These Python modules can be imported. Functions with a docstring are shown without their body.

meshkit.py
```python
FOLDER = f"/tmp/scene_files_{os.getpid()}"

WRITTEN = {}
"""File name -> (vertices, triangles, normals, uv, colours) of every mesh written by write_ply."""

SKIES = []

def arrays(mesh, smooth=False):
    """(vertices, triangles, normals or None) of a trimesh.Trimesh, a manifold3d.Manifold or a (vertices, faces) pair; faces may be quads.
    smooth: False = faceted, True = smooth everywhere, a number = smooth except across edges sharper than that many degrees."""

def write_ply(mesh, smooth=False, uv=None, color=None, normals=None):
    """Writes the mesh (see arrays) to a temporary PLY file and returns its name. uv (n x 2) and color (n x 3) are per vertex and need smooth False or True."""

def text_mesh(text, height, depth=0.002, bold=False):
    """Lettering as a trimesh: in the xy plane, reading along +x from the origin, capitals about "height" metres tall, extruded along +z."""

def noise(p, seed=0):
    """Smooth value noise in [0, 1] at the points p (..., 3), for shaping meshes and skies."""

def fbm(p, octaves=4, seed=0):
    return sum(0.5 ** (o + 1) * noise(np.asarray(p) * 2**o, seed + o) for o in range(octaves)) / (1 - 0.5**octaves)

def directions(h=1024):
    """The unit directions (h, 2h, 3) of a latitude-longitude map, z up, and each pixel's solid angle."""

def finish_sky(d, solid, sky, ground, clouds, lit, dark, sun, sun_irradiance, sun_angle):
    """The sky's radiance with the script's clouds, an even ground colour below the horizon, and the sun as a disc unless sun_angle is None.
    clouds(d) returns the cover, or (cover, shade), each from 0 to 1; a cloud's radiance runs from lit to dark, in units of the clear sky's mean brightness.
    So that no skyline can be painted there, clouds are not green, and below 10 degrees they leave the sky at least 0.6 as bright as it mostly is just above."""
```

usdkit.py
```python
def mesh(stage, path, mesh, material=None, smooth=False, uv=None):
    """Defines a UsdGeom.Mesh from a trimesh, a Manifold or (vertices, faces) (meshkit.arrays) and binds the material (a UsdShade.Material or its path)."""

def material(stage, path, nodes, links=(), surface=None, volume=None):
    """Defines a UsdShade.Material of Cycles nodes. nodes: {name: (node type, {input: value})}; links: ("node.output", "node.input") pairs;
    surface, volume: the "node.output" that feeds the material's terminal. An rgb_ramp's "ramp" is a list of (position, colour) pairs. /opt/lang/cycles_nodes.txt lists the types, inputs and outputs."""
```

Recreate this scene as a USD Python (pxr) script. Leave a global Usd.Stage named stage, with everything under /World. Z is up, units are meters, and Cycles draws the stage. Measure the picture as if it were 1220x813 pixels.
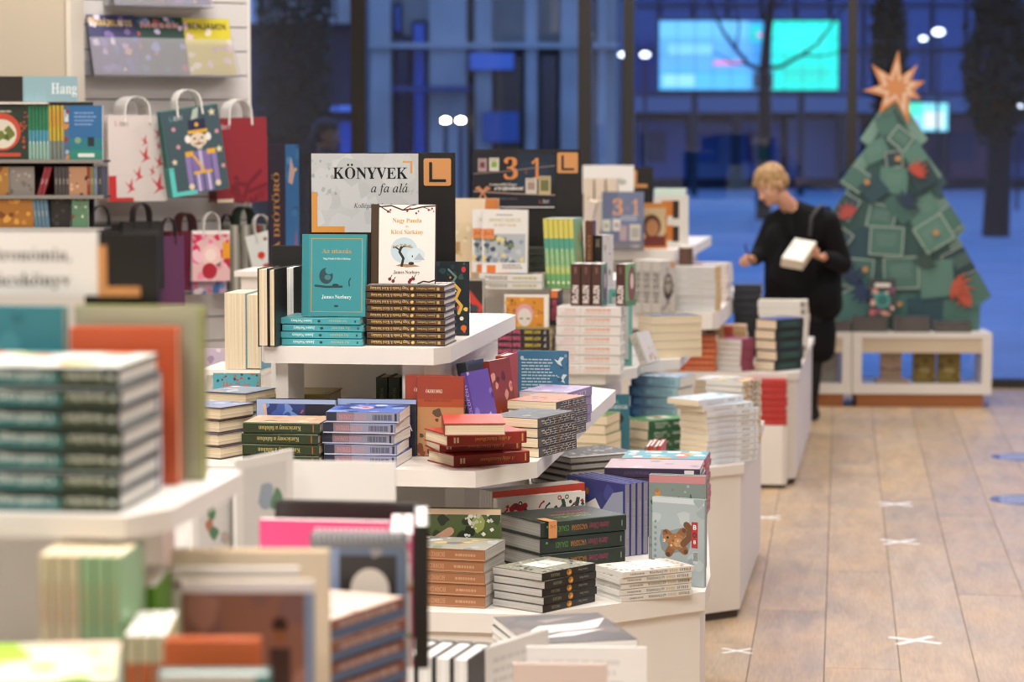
import math, random, glob
import numpy as np, trimesh, manifold3d, shapely, usdkit, meshkit
from shapely import affinity
from shapely.geometry import Polygon, Point, LineString, box as sbox
from pxr import Usd, UsdGeom, UsdLux, Gf, Sdf, Vt

stage = Usd.Stage.CreateInMemory()
UsdGeom.SetStageUpAxis(stage, UsdGeom.Tokens.z)
UsdGeom.SetStageMetersPerUnit(stage, 1.0)
UsdGeom.Xform.Define(stage, '/World')
PI = math.pi

# ------------------------------------------------------------------ camera
FPX = 3100.0                                   # focal length in pixels of the 1220 x 813 frame
CAMH = 1.8
PITCH = math.atan(253.5 / FPX)
_c, _s = math.cos(PITCH), math.sin(PITCH)
cam = UsdGeom.Camera.Define(stage, '/World/camera')
cam.CreateHorizontalApertureAttr(36.0)
cam.CreateVerticalApertureAttr(36.0 * 813 / 1220)
cam.CreateFocalLengthAttr(36.0 * FPX / 1220)
cam.CreateClippingRangeAttr(Gf.Vec2f(0.1, 400))
cam.CreateFStopAttr(4.2)
cam.CreateFocusDistanceAttr(6.5)
cam.CreateExposureAttr(0.0)
UsdGeom.Xformable(cam).AddTransformOp().Set(
    Gf.Matrix4d().SetRotate(Gf.Rotation(Gf.Vec3d(1, 0, 0), 90 - math.degrees(PITCH))) * Gf.Matrix4d().SetTranslate(Gf.Vec3d(0, 0, CAMH)))

# ------------------------------------------------------------------ sky and lamps
dome = UsdLux.DomeLight.Define(stage, '/World/dusk_sky')
dome.CreateColorAttr(Gf.Vec3f(0.13, 0.28, 0.82))
dome.CreateIntensityAttr(0.62)
LAMP_K = 3.0
def lamp(name, loc, sx, sy, power, col=(1.0, 0.955, 0.90)):
    l = UsdLux.RectLight.Define(stage, '/World/' + name)
    l.CreateWidthAttr(sx); l.CreateHeightAttr(sy)
    l.CreateIntensityAttr(power * LAMP_K); l.CreateColorAttr(Gf.Vec3f(*col))
    l.AddTranslateOp().Set(Gf.Vec3d(*loc))
for i, (x, y, p) in enumerate([(-1.3, 2.3, 8), (1.0, 2.5, 6), (-.2, 3.4, 6), (-1.2, 5.6, 6), (1.6, 6.6, 5), (-1.0, 9.2, 6), (2.2, 10.0, 5),
                               (-.2, 12.6, 6), (2.6, 13.6, 5.5), (.6, 16.2, 5), (3.2, 16.6, 5), (-3.4, 7.5, 5)]):
    lamp('ceiling_panel_light_%d' % (i + 1), (x, y, 3.92), 1.1, 1.1, p)

# ------------------------------------------------------------------ pixel -> place
def ray(px, py):
    x, y = (px - 610) / FPX, (406.5 - py) / FPX
    return np.array([x, _c + y * _s, -_s + y * _c])
def on_z(px, py, z):
    d = ray(px, py); return np.array([0, 0, CAMH]) + d * ((z - CAMH) / d[2])
def at_y(px, py, y):
    d = ray(px, py); return np.array([0, 0, CAMH]) + d * (y / d[1])
ROOM = math.radians(7.2)
ISL = math.radians(8.5)
def frame(a): return np.array([math.cos(a), -math.sin(a), 0.]), np.array([math.sin(a), math.cos(a), 0.])
R1, R2 = frame(ROOM)
I1, I2 = frame(ISL)
UP = np.array([0, 0, 1.])

# ------------------------------------------------------------------ scene helpers
_used = {}
def numbered(parent, name):
    k = (parent, name); n = _used.get(k, 0); _used[k] = n + 1
    return name if n == 0 else '%s_%03d' % (name, n)
def mat4(rot=None, loc=(0, 0, 0)):
    m = np.eye(4)
    if rot is not None: m[:3, :3] = rot
    m[:3, 3] = loc
    return m
def rz(a): c, s = math.cos(a), math.sin(a); return np.array([[c, -s, 0], [s, c, 0], [0, 0, 1.]])
def rx(a): c, s = math.cos(a), math.sin(a); return np.array([[1., 0, 0], [0, c, -s], [0, s, c]])
def ry(a): c, s = math.cos(a), math.sin(a); return np.array([[c, 0, s], [0, 1., 0], [-s, 0, c]])
def tag(prim, label=None, cat=None, group=None, kind=None):
    for k, v in (('label', label), ('category', cat), ('group', group), ('kind', kind)):
        if v: prim.SetCustomDataByKey(k, v)
LABELS = {}
def thing(name, label, cat, M=None, group=None, kind=None):
    p = '/World/' + numbered('/World', name)
    x = UsdGeom.Xform.Define(stage, p)
    if M is not None: x.AddTransformOp().Set(Gf.Matrix4d(*np.asarray(M).T.ravel().tolist()))
    tag(x.GetPrim(), label, cat, group, kind)
    LABELS.setdefault(label, []).append(p)
    return p
def struct(name, label=None):
    p = '/World/' + numbered('/World', name)
    x = UsdGeom.Xform.Define(stage, p); tag(x.GetPrim(), label, None, None, 'structure')
    return p
def part(parent, name, mesh, m, smooth=False, label=None, col=None, kind=None):
    """one mesh under a thing (or part); col: linear colours per vertex for printed surfaces"""
    if isinstance(mesh, (list,)): mesh = cat(mesh)
    p = parent + '/' + numbered(parent, name)
    g = usdkit.mesh(stage, p, mesh, m, smooth=smooth)
    if col is not None:
        pv = UsdGeom.PrimvarsAPI(g).CreatePrimvar('Col', Sdf.ValueTypeNames.Color3fArray, 'vertex')
        pv.Set(Vt.Vec3fArray.FromNumpy(np.asarray(col, np.float32)))
    tag(g.GetPrim(), label, None, None, kind)
    return p
def copy_of(src, label, M, group=None):
    sp = stage.GetPrimAtPath(src); was = sp.GetCustomData()
    base = src.rpartition('/')[2]
    if base[-4:-3] == '_' and base[-3:].isdigit(): base = base[:-4]
    p = '/World/' + numbered('/World', base)
    x = UsdGeom.Xform.Define(stage, p)
    x.GetPrim().GetReferences().AddInternalReference(src)
    x.ClearXformOpOrder()
    x.AddTransformOp().Set(Gf.Matrix4d(*np.asarray(M).T.ravel().tolist()))
    x.GetPrim().SetInstanceable(True)
    tag(x.GetPrim(), label, was.get('category'), group or was.get('group'))
    LABELS.setdefault(label, []).append(p)
    return p

# ------------------------------------------------------------------ mesh helpers
def cat(ms):
    ms = [m for m in ms if m is not None]
    return trimesh.util.concatenate(ms) if len(ms) > 1 else ms[0]
def bx(x0, x1, y0, y1, z0, z1):
    m = trimesh.creation.box((abs(x1 - x0), abs(y1 - y0), abs(z1 - z0)))
    m.apply_translation(((x0 + x1) / 2, (y0 + y1) / 2, (z0 + z1) / 2)); return m
def tri2d(poly):
    poly = poly if poly.is_valid else poly.buffer(0)
    out = []
    for g in getattr(poly, 'geoms', [poly]):
        if g.geom_type == 'Polygon' and g.area > 1e-10:
            out.append(trimesh.creation.triangulate_polygon(g, engine='earcut'))
    return out
def ext(poly, h, z=0.0):
    ms = []
    for g in getattr(poly, 'geoms', [poly]):
        if g.geom_type == 'Polygon' and g.area > 1e-10:
            ms.append(trimesh.creation.extrude_polygon(g, h, engine='earcut'))
    m = cat(ms); m.apply_translation((0, 0, z)); return m
def moved(m, M):
    m = m.copy(); m.apply_transform(M if np.shape(M) == (4, 4) else mat4(None, M)); return m
def tube(pts, r, n=8, r1=None):
    pts = np.asarray(pts, float); N = len(pts); rr = np.linspace(r, r if r1 is None else r1, N)
    V, F = [], []
    up = np.array([0.12, 0.35, 1.0])
    for i in range(N):
        t = pts[min(i + 1, N - 1)] - pts[max(i - 1, 0)]; t /= np.linalg.norm(t) + 1e-12
        a = np.cross(t, up)
        if np.linalg.norm(a) < 1e-3: a = np.cross(t, [1, 0, 0])
        a /= np.linalg.norm(a); b = np.cross(t, a)
        for k in range(n):
            q = 2 * PI * k / n; V.append(pts[i] + rr[i] * (math.cos(q) * a + math.sin(q) * b))
    for i in range(N - 1):
        for k in range(n):
            a0, a1 = i * n + k, i * n + (k + 1) % n
            F += [(a0, a0 + n, a1), (a1, a0 + n, a1 + n)]
    for k in range(1, n - 1):
        F.append((0, k, k + 1)); e = (N - 1) * n; F.append((e, e + k + 1, e + k))
    m = trimesh.Trimesh(np.array(V), np.array(F), process=False); m.fix_normals(); return m
def rbox(w, d, h, r=0.004):
    """rounded box, base at z = 0, centred in x and y"""
    s = [trimesh.creation.icosphere(1, r).apply_translation((sx * (w / 2 - r), sy * (d / 2 - r), z)) for sx in (-1, 1) for sy in (-1, 1) for z in (r, h - r)]
    return trimesh.util.concatenate(s).convex_hull

# ------------------------------------------------------------------ materials
_mats = {}
def lin(h):
    if isinstance(h, (tuple, list, np.ndarray)): return tuple(h)
    h = h.lstrip('#'); v = np.array([int(h[i:i + 2], 16) for i in (0, 2, 4)]) / 255
    return tuple(np.where(v <= 0.04045, v / 12.92, ((v + 0.055) / 1.055) ** 2.4))
def plain(h, rough=0.45, spec=0.5, metal=0.0, coat=0.0):
    k = 'paint_%s_%02d_%02d_%d_%d' % (str(h).lstrip('#'), rough * 100, spec * 100, metal * 10, coat * 10)
    if k not in _mats:
        _mats[k] = usdkit.material(stage, '/World/Looks/' + k, {'p': ('principled_bsdf', {'base_color': lin(h), 'roughness': rough, 'specular_ior_level': spec, 'metallic': metal, 'coat_weight': coat})}, surface='p.BSDF')
    return _mats[k]
def node(name, nodes, links, surface='p.BSDF'):
    if name not in _mats: _mats[name] = usdkit.material(stage, '/World/Looks/' + name, nodes, links, surface=surface)
    return _mats[name]
def emit(h, s):
    k = 'glow_%s_%d' % (h.lstrip('#'), s * 100)
    return node(k, {'e': ('emission', {'color': lin(h), 'strength': s})}, [], 'e.emission')
PRINT = node('print', {'a': ('attribute', {'attribute': 'Col'}), 'p': ('principled_bsdf', {'roughness': 0.38})}, [('a.color', 'p.base_color')])
PRINT_MATT = node('print_matt', {'a': ('attribute', {'attribute': 'Col'}), 'p': ('principled_bsdf', {'roughness': 0.7, 'specular_ior_level': 0.25})}, [('a.color', 'p.base_color')])
SCREEN = node('screen', {'a': ('attribute', {'attribute': 'Col'}), 'e': ('emission', {'strength': 1.7})}, [('a.color', 'e.color')], 'e.emission')
def paper(name, c0, c1, scale=700):
    return node(name, {'t': ('texture_coordinate', {}), 'm': ('mapping', {'mapping_type': 'point', 'scale': (3, 3, scale)}), 'n': ('noise_texture', {'scale': 1.0, 'detail': 2.0}),
                       'r': ('rgb_ramp', {'ramp': [(0.3, lin(c0)), (0.7, lin(c1))]}), 'p': ('principled_bsdf', {'roughness': 0.8, 'specular_ior_level': 0.2})},
                [('t.object', 'm.vector'), ('m.vector', 'n.vector'), ('n.fac', 'r.fac'), ('r.color', 'p.base_color')])
CREAM = paper('paper_cream', '#cdb898', '#efe2c8')
WHITEP = paper('paper_white', '#c9c6c0', '#f1efeb')
GREYP = paper('paper_grey', '#9d9a94', '#cfccc6')
YELP = paper('paper_yellow', '#c9a468', '#e6cc96')
SHELF = node('shelf_paint', {'n': ('noise_texture', {'scale': 3.0, 'detail': 3.0}), 'r': ('rgb_ramp', {'ramp': [(0.3, lin('#e6e0d9')), (0.7, lin('#eee9e3'))]}),
                             'p': ('principled_bsdf', {'roughness': 0.42})}, [('n.fac', 'r.fac'), ('r.color', 'p.base_color')])
WALLW = plain('#dcd7d2', 0.6)

# ------------------------------------------------------------------ lettering
_FD = (glob.glob('/opt/blender-*/*/datafiles/fonts') + [''])[0]
_fonts, _gl = {}, {}
def _ch(c, style):
    o = ord(c)
    if style == 'serif':
        if 'A' <= c <= 'Z': return chr(0x1D400 + o - 65)
        if 'a' <= c <= 'z': return chr(0x1D41A + o - 97)
        if '0' <= c <= '9': return chr(0x1D7CE + o - 48)
    if style == 'italic':
        if c == 'h': return '\u210e'
        if 'A' <= c <= 'Z': return chr(0x1D434 + o - 65)
        if 'a' <= c <= 'z': return chr(0x1D44E + o - 97)
    return c
_ACC = {'á': ('a', 1), 'é': ('e', 1), 'í': ('i', 1), 'ó': ('o', 1), 'ö': ('o', 2), 'ő': ('o', 3), 'ú': ('u', 1), 'ü': ('u', 2), 'ű': ('u', 3),
        'Á': ('A', 1), 'É': ('E', 1), 'Í': ('I', 1), 'Ó': ('O', 1), 'Ö': ('O', 2), 'Ő': ('O', 3), 'Ú': ('U', 1), 'Ü': ('U', 2), 'Ű': ('U', 3)}
def glyph(c, style):
    """(outline in units of the capital height, advance)"""
    k = (c, style)
    if k in _gl: return _gl[k]
    from PIL import Image, ImageDraw, ImageFont
    if style not in _fonts:
        try: _fonts[style] = ImageFont.truetype(_FD + ('/NotoSansMath-Regular.woff2' if style in ('serif', 'italic') else '/Inter.woff2'), 64)
        except Exception: _fonts[style] = ImageFont.truetype(glob.glob('/opt/blender-*/*/datafiles/fonts/Inter.woff2')[0], 64)
    f = _fonts[style]; base, acc = _ACC.get(c, (c, 0))
    if style not in ('serif', 'italic'): base, acc = c, 0
    t = _ch(base, style); bold = 2 if style == 'bold' else 0
    adv = f.getlength(t) + bold
    if not c.strip(): _gl[k] = (None, 0.32); return _gl[k]
    x0, y0, x1, y1 = f.getbbox(t, anchor='ls', stroke_width=bold)
    im = Image.new('L', (int(x1 - x0) + 8, int(y1 - y0) + 8))
    ImageDraw.Draw(im).text((4 - x0, 4 - y0), t, 255, f, anchor='ls', stroke_width=bold)
    on = np.pad(np.asarray(im) > 127, ((0, 0), (1, 1))).astype(np.int8)
    rows, st = np.nonzero(np.diff(on, axis=1) == 1); en = np.nonzero(np.diff(on, axis=1) == -1)[1]
    g = shapely.union_all(shapely.box(st - 4 + x0, -rows - 1 + 4 - y0, en - 4 + x0, -rows + 4 - y0)).buffer(0.6).buffer(-0.6).simplify(0.8)
    cap = 46.0
    if acc:
        top = g.bounds[3] + 5; cx = (g.bounds[0] + g.bounds[2]) / 2 + (5 if style == 'italic' else 0)
        if acc == 2: g = g.union(Point(cx - 8, top + 4).buffer(4.5, 3)).union(Point(cx + 8, top + 4).buffer(4.5, 3))
        else:
            for dx in ((0,) if acc == 1 else (-7, 7)):
                g = g.union(Polygon([(cx - 3 + dx, top), (cx + 1 + dx, top), (cx + 9 + dx, top + 11), (cx + 3 + dx, top + 11)]))
    _gl[k] = (affinity.scale(g, 1 / cap, 1 / cap, origin=(0, 0)), adv / cap)
    return _gl[k]
def text_poly(s, h, style='sans', x=0, y=0, anchor='c', width=None):
    gs, at = [], 0.0
    for c in s:
        g, a = glyph(c, style)
        if g is not None: gs.append(affinity.translate(g, at, 0))
        at += a
    if not gs: return None
    p = shapely.union_all(gs); sx = h
    if width: sx = width / at
    off = {'c': -at / 2, 'l': 0, 'r': -at}[anchor]
    return affinity.affine_transform(p, [sx, 0, 0, h, x + off * sx, y - h / 2])

# ------------------------------------------------------------------ flat print (layers of coloured shapes)
class Art:
    def __init__(s, w, h, bg=None):
        s.w, s.h, s.L = w, h, []
        if bg: s.add(sbox(-w / 2, -h / 2, w / 2, h / 2), bg)
    def add(s, poly, col):
        if poly is not None and not poly.is_empty: s.L.append((poly, lin(col)))
        return s
    def q(s, x, y): return (-s.w / 2 + x * s.w, -s.h / 2 + y * s.h)          # 0..1 across, 0..1 up
    def rect(s, x0, y0, x1, y1, col):
        (a, b), (c, d) = s.q(x0, y0), s.q(x1, y1); return s.add(sbox(a, b, c, d), col)
    def circ(s, x, y, r, col, sy=1.0):
        return s.add(affinity.scale(Point(*s.q(x, y)).buffer(r * s.w, 5), 1, sy), col)
    def poly(s, pts, col): return s.add(Polygon([s.q(*p) for p in pts]).buffer(0), col)
    def line(s, pts, wd, col): return s.add(LineString([s.q(*p) for p in pts]).buffer(wd * s.w, 2), col)
    def text(s, t, x, y, h, col, style='sans', anchor='c', width=None):
        X, Y = s.q(x, y); return s.add(text_poly(t, h * s.h, style, X, Y, anchor, width * s.w if width else None), col)
    def frame(s, m, wd, col):
        a = sbox(-s.w / 2 + m, -s.h / 2 + m, s.w / 2 - m, s.h / 2 - m); return s.add(a.difference(a.buffer(-wd, join_style='mitre')), col)
    def greek(s, x0, y0, x1, y1, n, col, rnd, fill=0.45, al='l'):
        """rows of tiny unreadable lettering"""
        for i in range(n):
            yy = y1 - (i + 0.5) * (y1 - y0) / n; hh = (y1 - y0) / n * fill / 2; x = x0; end = x1 - (rnd.random() * 0.25 * (x1 - x0))
            if al == 'c': x = x0 + (x1 - end) / 2; end = x1 - (x1 - end) / 2
            rs = []
            while x < end:
                wd = (0.06 + 0.12 * rnd.random()) * (x1 - x0); a, b = s.q(x, yy - hh), s.q(min(x + wd, end), yy + hh)
                rs.append(sbox(a[0], a[1], b[0], b[1])); x += wd + 0.025 * (x1 - x0)
            s.add(shapely.MultiPolygon(rs), col)
        return s
    def blobs(s, n, cols, rnd, r=(0.05, 0.16), area=(0, 0, 1, 1), pts=9, jag=0.5):
        clip = sbox(-s.w / 2, -s.h / 2, s.w / 2, s.h / 2)
        for _ in range(n):
            cx, cy = area[0] + rnd.random() * (area[2] - area[0]), area[1] + rnd.random() * (area[3] - area[1])
            X, Y = s.q(cx, cy); R = rnd.uniform(*r) * s.w; q0 = rnd.random() * 6
            P = Polygon([(X + R * math.cos(q0 + 2 * PI * i / pts) * (1 - jag * rnd.random()), Y + R * math.sin(q0 + 2 * PI * i / pts) * (1 - jag * rnd.random())) for i in range(pts)])
            s.add(P.buffer(0).intersection(clip), rnd.choice(cols))
        return s
    def mesh(s, fu, eps=None):
        V, F, C, n = [], [], [], 0
        eps = eps or min(.00006, .0004 / len(s.L))
        for k, (p, c) in enumerate(s.L):
            for v, f in tri2d(p):
                a, b, d = v[f[:, 0]], v[f[:, 1]], v[f[:, 2]]
                sg = (b[:, 0] - a[:, 0]) * (d[:, 1] - a[:, 1]) - (b[:, 1] - a[:, 1]) * (d[:, 0] - a[:, 0])
                f = np.where((sg < 0)[:, None], f[:, [0, 2, 1]], f)
                V.append(fu(v, eps * (k + 1))); F.append(f + n); C.append(np.tile(c, (len(v), 1))); n += len(v)
        V, F, C = np.vstack(V), np.vstack(F), np.vstack(C); u, i = np.unique(F, return_inverse=True)
        return (V[u], i.reshape(F.shape)), C[u]
def put_art(parent, name, art, O, U, Vv, m=None, label=None, eps=None):
    """prints ART on the plane through O spanned by U (reading direction) and Vv (up)"""
    O, U, Vv = (np.asarray(q, float) for q in (O, U, Vv)); N = np.cross(U, Vv)
    if not art.L: return None
    mesh, col = art.mesh(lambda v, e: O + v[:, :1] * U + v[:, 1:2] * Vv + N * (e + 0.0001), eps)
    return part(parent, name, mesh, m or PRINT, col=col, label=label)
# ================================================================== THE SETTING
# ---- floor of wide vinyl planks; 0.25 m apart, seams run towards the window front
def wood(i, c0, c1, c2):
    return node('plank_wood_%d' % i, {
        'g': ('geometry', {}), 'v': ('vector_rotate', {'rotate_type': 'z_axis', 'angle': ROOM}), 'm': ('mapping', {'mapping_type': 'point', 'scale': (9.0, 1.5, 1.0), 'location': (i * 3.7, i * 1.9, 0)}),
        'n': ('noise_texture', {'scale': 1.6, 'detail': 6.0, 'roughness': 0.65, 'distortion': 0.6}),
        'm2': ('mapping', {'mapping_type': 'point', 'scale': (2.2, 1.0, 1.0), 'location': (i * 1.3, 0, 0)}), 'n2': ('noise_texture', {'scale': 2.0, 'detail': 3.0}),
        'm3': ('mapping', {'mapping_type': 'point', 'scale': (60.0, 4.0, 1.0)}), 'n3': ('noise_texture', {'scale': 2.0, 'detail': 4.0}),
        'r': ('rgb_ramp', {'ramp': [(0.28, lin(c0)), (0.5, lin(c1)), (0.74, lin(c2))]}),
        'r2': ('rgb_ramp', {'ramp': [(0.36, lin('#a0958e')), (0.64, lin('#cdaa82'))]}), 'x': ('mix_color', {'blend_type': 'mix', 'fac': 0.36}),
        'r3': ('rgb_ramp', {'ramp': [(0.35, (0.80, 0.80, 0.80)), (0.6, (1.0, 1.0, 1.0))]}), 'y': ('mix_color', {'blend_type': 'multiply', 'fac': 0.8}),
        'b': ('bump', {'strength': 0.12, 'distance': 0.002}), 'p': ('principled_bsdf', {'roughness': 0.40, 'specular_ior_level': 0.45})},
        [('g.position', 'v.vector'), ('v.vector', 'm.vector'), ('m.vector', 'n.vector'), ('v.vector', 'm2.vector'), ('m2.vector', 'n2.vector'), ('v.vector', 'm3.vector'), ('m3.vector', 'n3.vector'),
         ('n.fac', 'r.fac'), ('n2.fac', 'r2.fac'), ('n3.fac', 'r3.fac'), ('r.color', 'x.a'), ('r2.color', 'x.b'), ('x.result', 'y.a'), ('r3.color', 'y.b'), ('y.result', 'p.base_color'), ('n3.fac', 'b.height'), ('b.normal', 'p.normal')])
WOODS = [wood(0, '#a38c72', '#c2a786', '#d3b997'), wood(1, '#a8927a', '#c5ac8e', '#d6c0a3'), wood(2, '#9b8672', '#b9a086', '#ccb498'), wood(3, '#ad9274', '#c9ab85', '#dabf97')]
PW = 0.2515
pA = on_z(888.7, 813, 0); X0 = float(pA @ R1)
fl = struct('floor')
FM = mat4(np.column_stack([R1, R2, UP]))
part(fl, 'subfloor', moved(bx(-7, 8, -2, 18.42, -0.06, -0.009), FM), plain('#3a3029', 0.8))
rnd = random.Random(5)
far = []
for c in range(-26, 30):
    x0 = X0 + c * PW; y = -1.8 + rnd.random() * 1.5 - 1.0; y = min(y, -1.9)
    inner = -2 <= c <= 13
    while y < 18.35:
        L = rnd.uniform(1.35, 2.1); y1 = min(y + L, 18.36)
        z1 = rnd.uniform(-0.0006, 0.0)
        b = moved(bx(x0 + 0.0013, x0 + PW - 0.0013, y + 0.001, y1 - 0.001, -0.010, z1), FM)
        if inner and y1 > 7.8: part(fl, 'plank', b, WOODS[rnd.randrange(4)])
        else: far.append(b)
        y = y1
part(fl, 'distant_planks', cat(far), WOODS[1], kind='stuff')
for k, (px, py, w, a) in enumerate([(878, 776, .10, 3), (1090, 763.5, .155, 12), (1072, 646, .152, 6), (1067, 601, .152, 2), (913, 617, .13, 2)]):
    p = on_z(px, py, 0.0); g = None
    for d in (1, -1):
        ln = LineString([(-w / 2, -d * w * .42), (w / 2, d * w * .42)]).buffer(w * .085, cap_style='flat'); g = ln if g is None else g.union(ln)
    lab = ['white taped cross on the floor beside the nearest display block', 'largest white taped cross in the middle of the aisle', 'white taped cross in the aisle just in front of the furthest one',
           'white taped cross in the aisle furthest from the near edge', 'white taped cross half hidden behind the corner of a display block'][k]
    t = thing('floor_cross', lab, 'floor marking', mat4(rz(-ROOM + math.radians(a)), (p[0], p[1], 0)))
    part(t, 'tape', ext(g, 0.0006, 0.0002), plain('#f4f3f1', 0.5))
for px, py, lab in [(1222, 545, 'long blue oval floor sticker near the window front'), (1226, 596, 'blue and white striped floor sticker nearest the aisle')]:
    p = on_z(px, py, 0); t = thing('floor_sticker', lab, 'sticker', mat4(rz(-ROOM), (p[0], p[1], 0)))
    part(t, 'disc', ext(affinity.scale(Point(0, 0).buffer(.19, 16), 1, .95), .0006, .0002), plain('#4a5688', 0.5))
    a = Art(.38, .36)
    for i in range(7): a.add(sbox(-.14, -.12 + i * .04, .14, -.105 + i * .04), '#c9cfe2')
    put_art(t, 'sticker_print', a, (0, 0, .0008), (1, 0, 0), (0, 1, 0))

# ---- ceiling, walls
ce = struct('ceiling'); part(ce, 'slab', moved(bx(-7, 8, -2, 18.6, 4.0, 4.2), FM), plain('#d6d2cc', 0.8))
w = struct('wall_left'); part(w, 'panel', moved(bx(-7.1, -6.9, -2, 18.6, -0.05, 4.02), FM), WALLW)
w = struct('wall_right'); part(w, 'panel', moved(bx(7.9, 8.1, -2, 18.6, -0.05, 4.02), FM), WALLW)
w = struct('wall_back'); part(w, 'panel', moved(bx(-7, 8, -2.2, -2.0, -0.05, 4.02), FM), WALLW)

# ---- window front: dark mullions, panes, sill rail
DARK = plain('#2a2522', 0.45)
FY = 18.33
def fx(px, y=FY):
    """frame x of a picture column where it meets the window front"""
    d = ray(px, 300); t = y / float(d @ R2); return float((d * t) @ R1)
GLASS = node('window_glass', {'f': ('fresnel', {'IOR': 1.5}), 't': ('transparent_bsdf', {'color': (0.86, 0.90, 0.93)}), 'g': ('glossy_bsdf', {'color': (0.9, 0.9, 0.9), 'roughness': 0.02}), 'm': ('mix_closure', {})},
             [('f.fac', 'm.fac'), ('t.BSDF', 'm.closure1'), ('g.BSDF', 'm.closure2')], 'm.closure')
MU = [(-420, -405), (120, 134), (420.5, 438.5), (689, 705), (743, 755), (1007.5, 1019), (1276, 1290), (1540, 1553)]
for i in range(len(MU) - 1):
    w = struct('window_%d' % (i + 1))
    a0, a1, b0 = fx(MU[i][0]), fx(MU[i][1]), fx(MU[i + 1][0])
    part(w, 'window_frame', moved(bx(a0, a1, FY - .06, FY + .06, 0, 4.0), FM), DARK)
    if i == len(MU) - 2: part(w, 'window_frame', moved(bx(b0, b0 + .09, FY - .06, FY + .06, 0, 4.0), FM), DARK)
    part(w, 'pane', moved(bx(a1, b0, FY - .006, FY + .006, .06, 4.0), FM), GLASS)
    part(w, 'sill_rail', moved(bx(a1, b0, FY - .05, FY + .05, 0, .06), FM), plain('#34312f', .5))

# ================================================================== OUTSIDE THE WINDOWS
PAVE = node('plaza_stone', {'n': ('noise_texture', {'scale': 0.6, 'detail': 4.0}), 'r': ('rgb_ramp', {'ramp': [(0.3, lin('#8d9298')), (0.7, lin('#a9adb2'))]}), 'p': ('principled_bsdf', {'roughness': 0.55})},
            [('n.fac', 'r.fac'), ('r.color', 'p.base_color')])
g = struct('ground_outside'); part(g, 'pavement', moved(bx(-60, 70, 18.44, 130, -.15, -.02), FM), PAVE)
# placing a far thing: px of its left and right edge, top and foot, at depth d
def zat(py, d): return float(at_y(610, py, d)[2])
def xat(px, d): return float(at_y(px, 200, d)[0])
rnd = random.Random(11)
# ---- office block across the plaza, with a big advertising screen
D = 78.0
NIGHTGLASS = plain('#33517f', 0.12, 0.9)
NIGHTWALL = plain('#5d6066', 0.7); NIGHTDARK = plain('#1d2029', 0.6)
ob = thing('office_building', 'dark office block with blue window panes across the dusk plaza', 'building', mat4(None, (xat(745, D), D, 0)))
x1 = xat(1420, D) - xat(745, D)
part(ob, 'body', bx(0, x1, .5, 14, -.02, 14), NIGHTDARK)
part(ob, 'fascia', bx(-.1, x1 + .1, -.9, .55, zat(134, D), zat(116, D)), plain('#7d8794', .6))
cw = 1.02; z = zat(113, D); k = 0
while z < 9.5:
    x = 0.0
    while x < x1 - .5:
        part(ob, 'window_pane', bx(x + .07, x + cw - .07, .40, .50, z + .07, z + 1.27), NIGHTGLASS)
        x += cw
    part(ob, 'floor_band', bx(0, x1, .30, .52, z - .05, z + .05), plain('#3d4656', .6)); z += 1.34
x = 0.3; cols = ['#41578a', '#2b3a63', '#6a6f86', '#3c3f55', '#39507e', '#7a4550', '#27335a', '#50648c']
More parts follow.
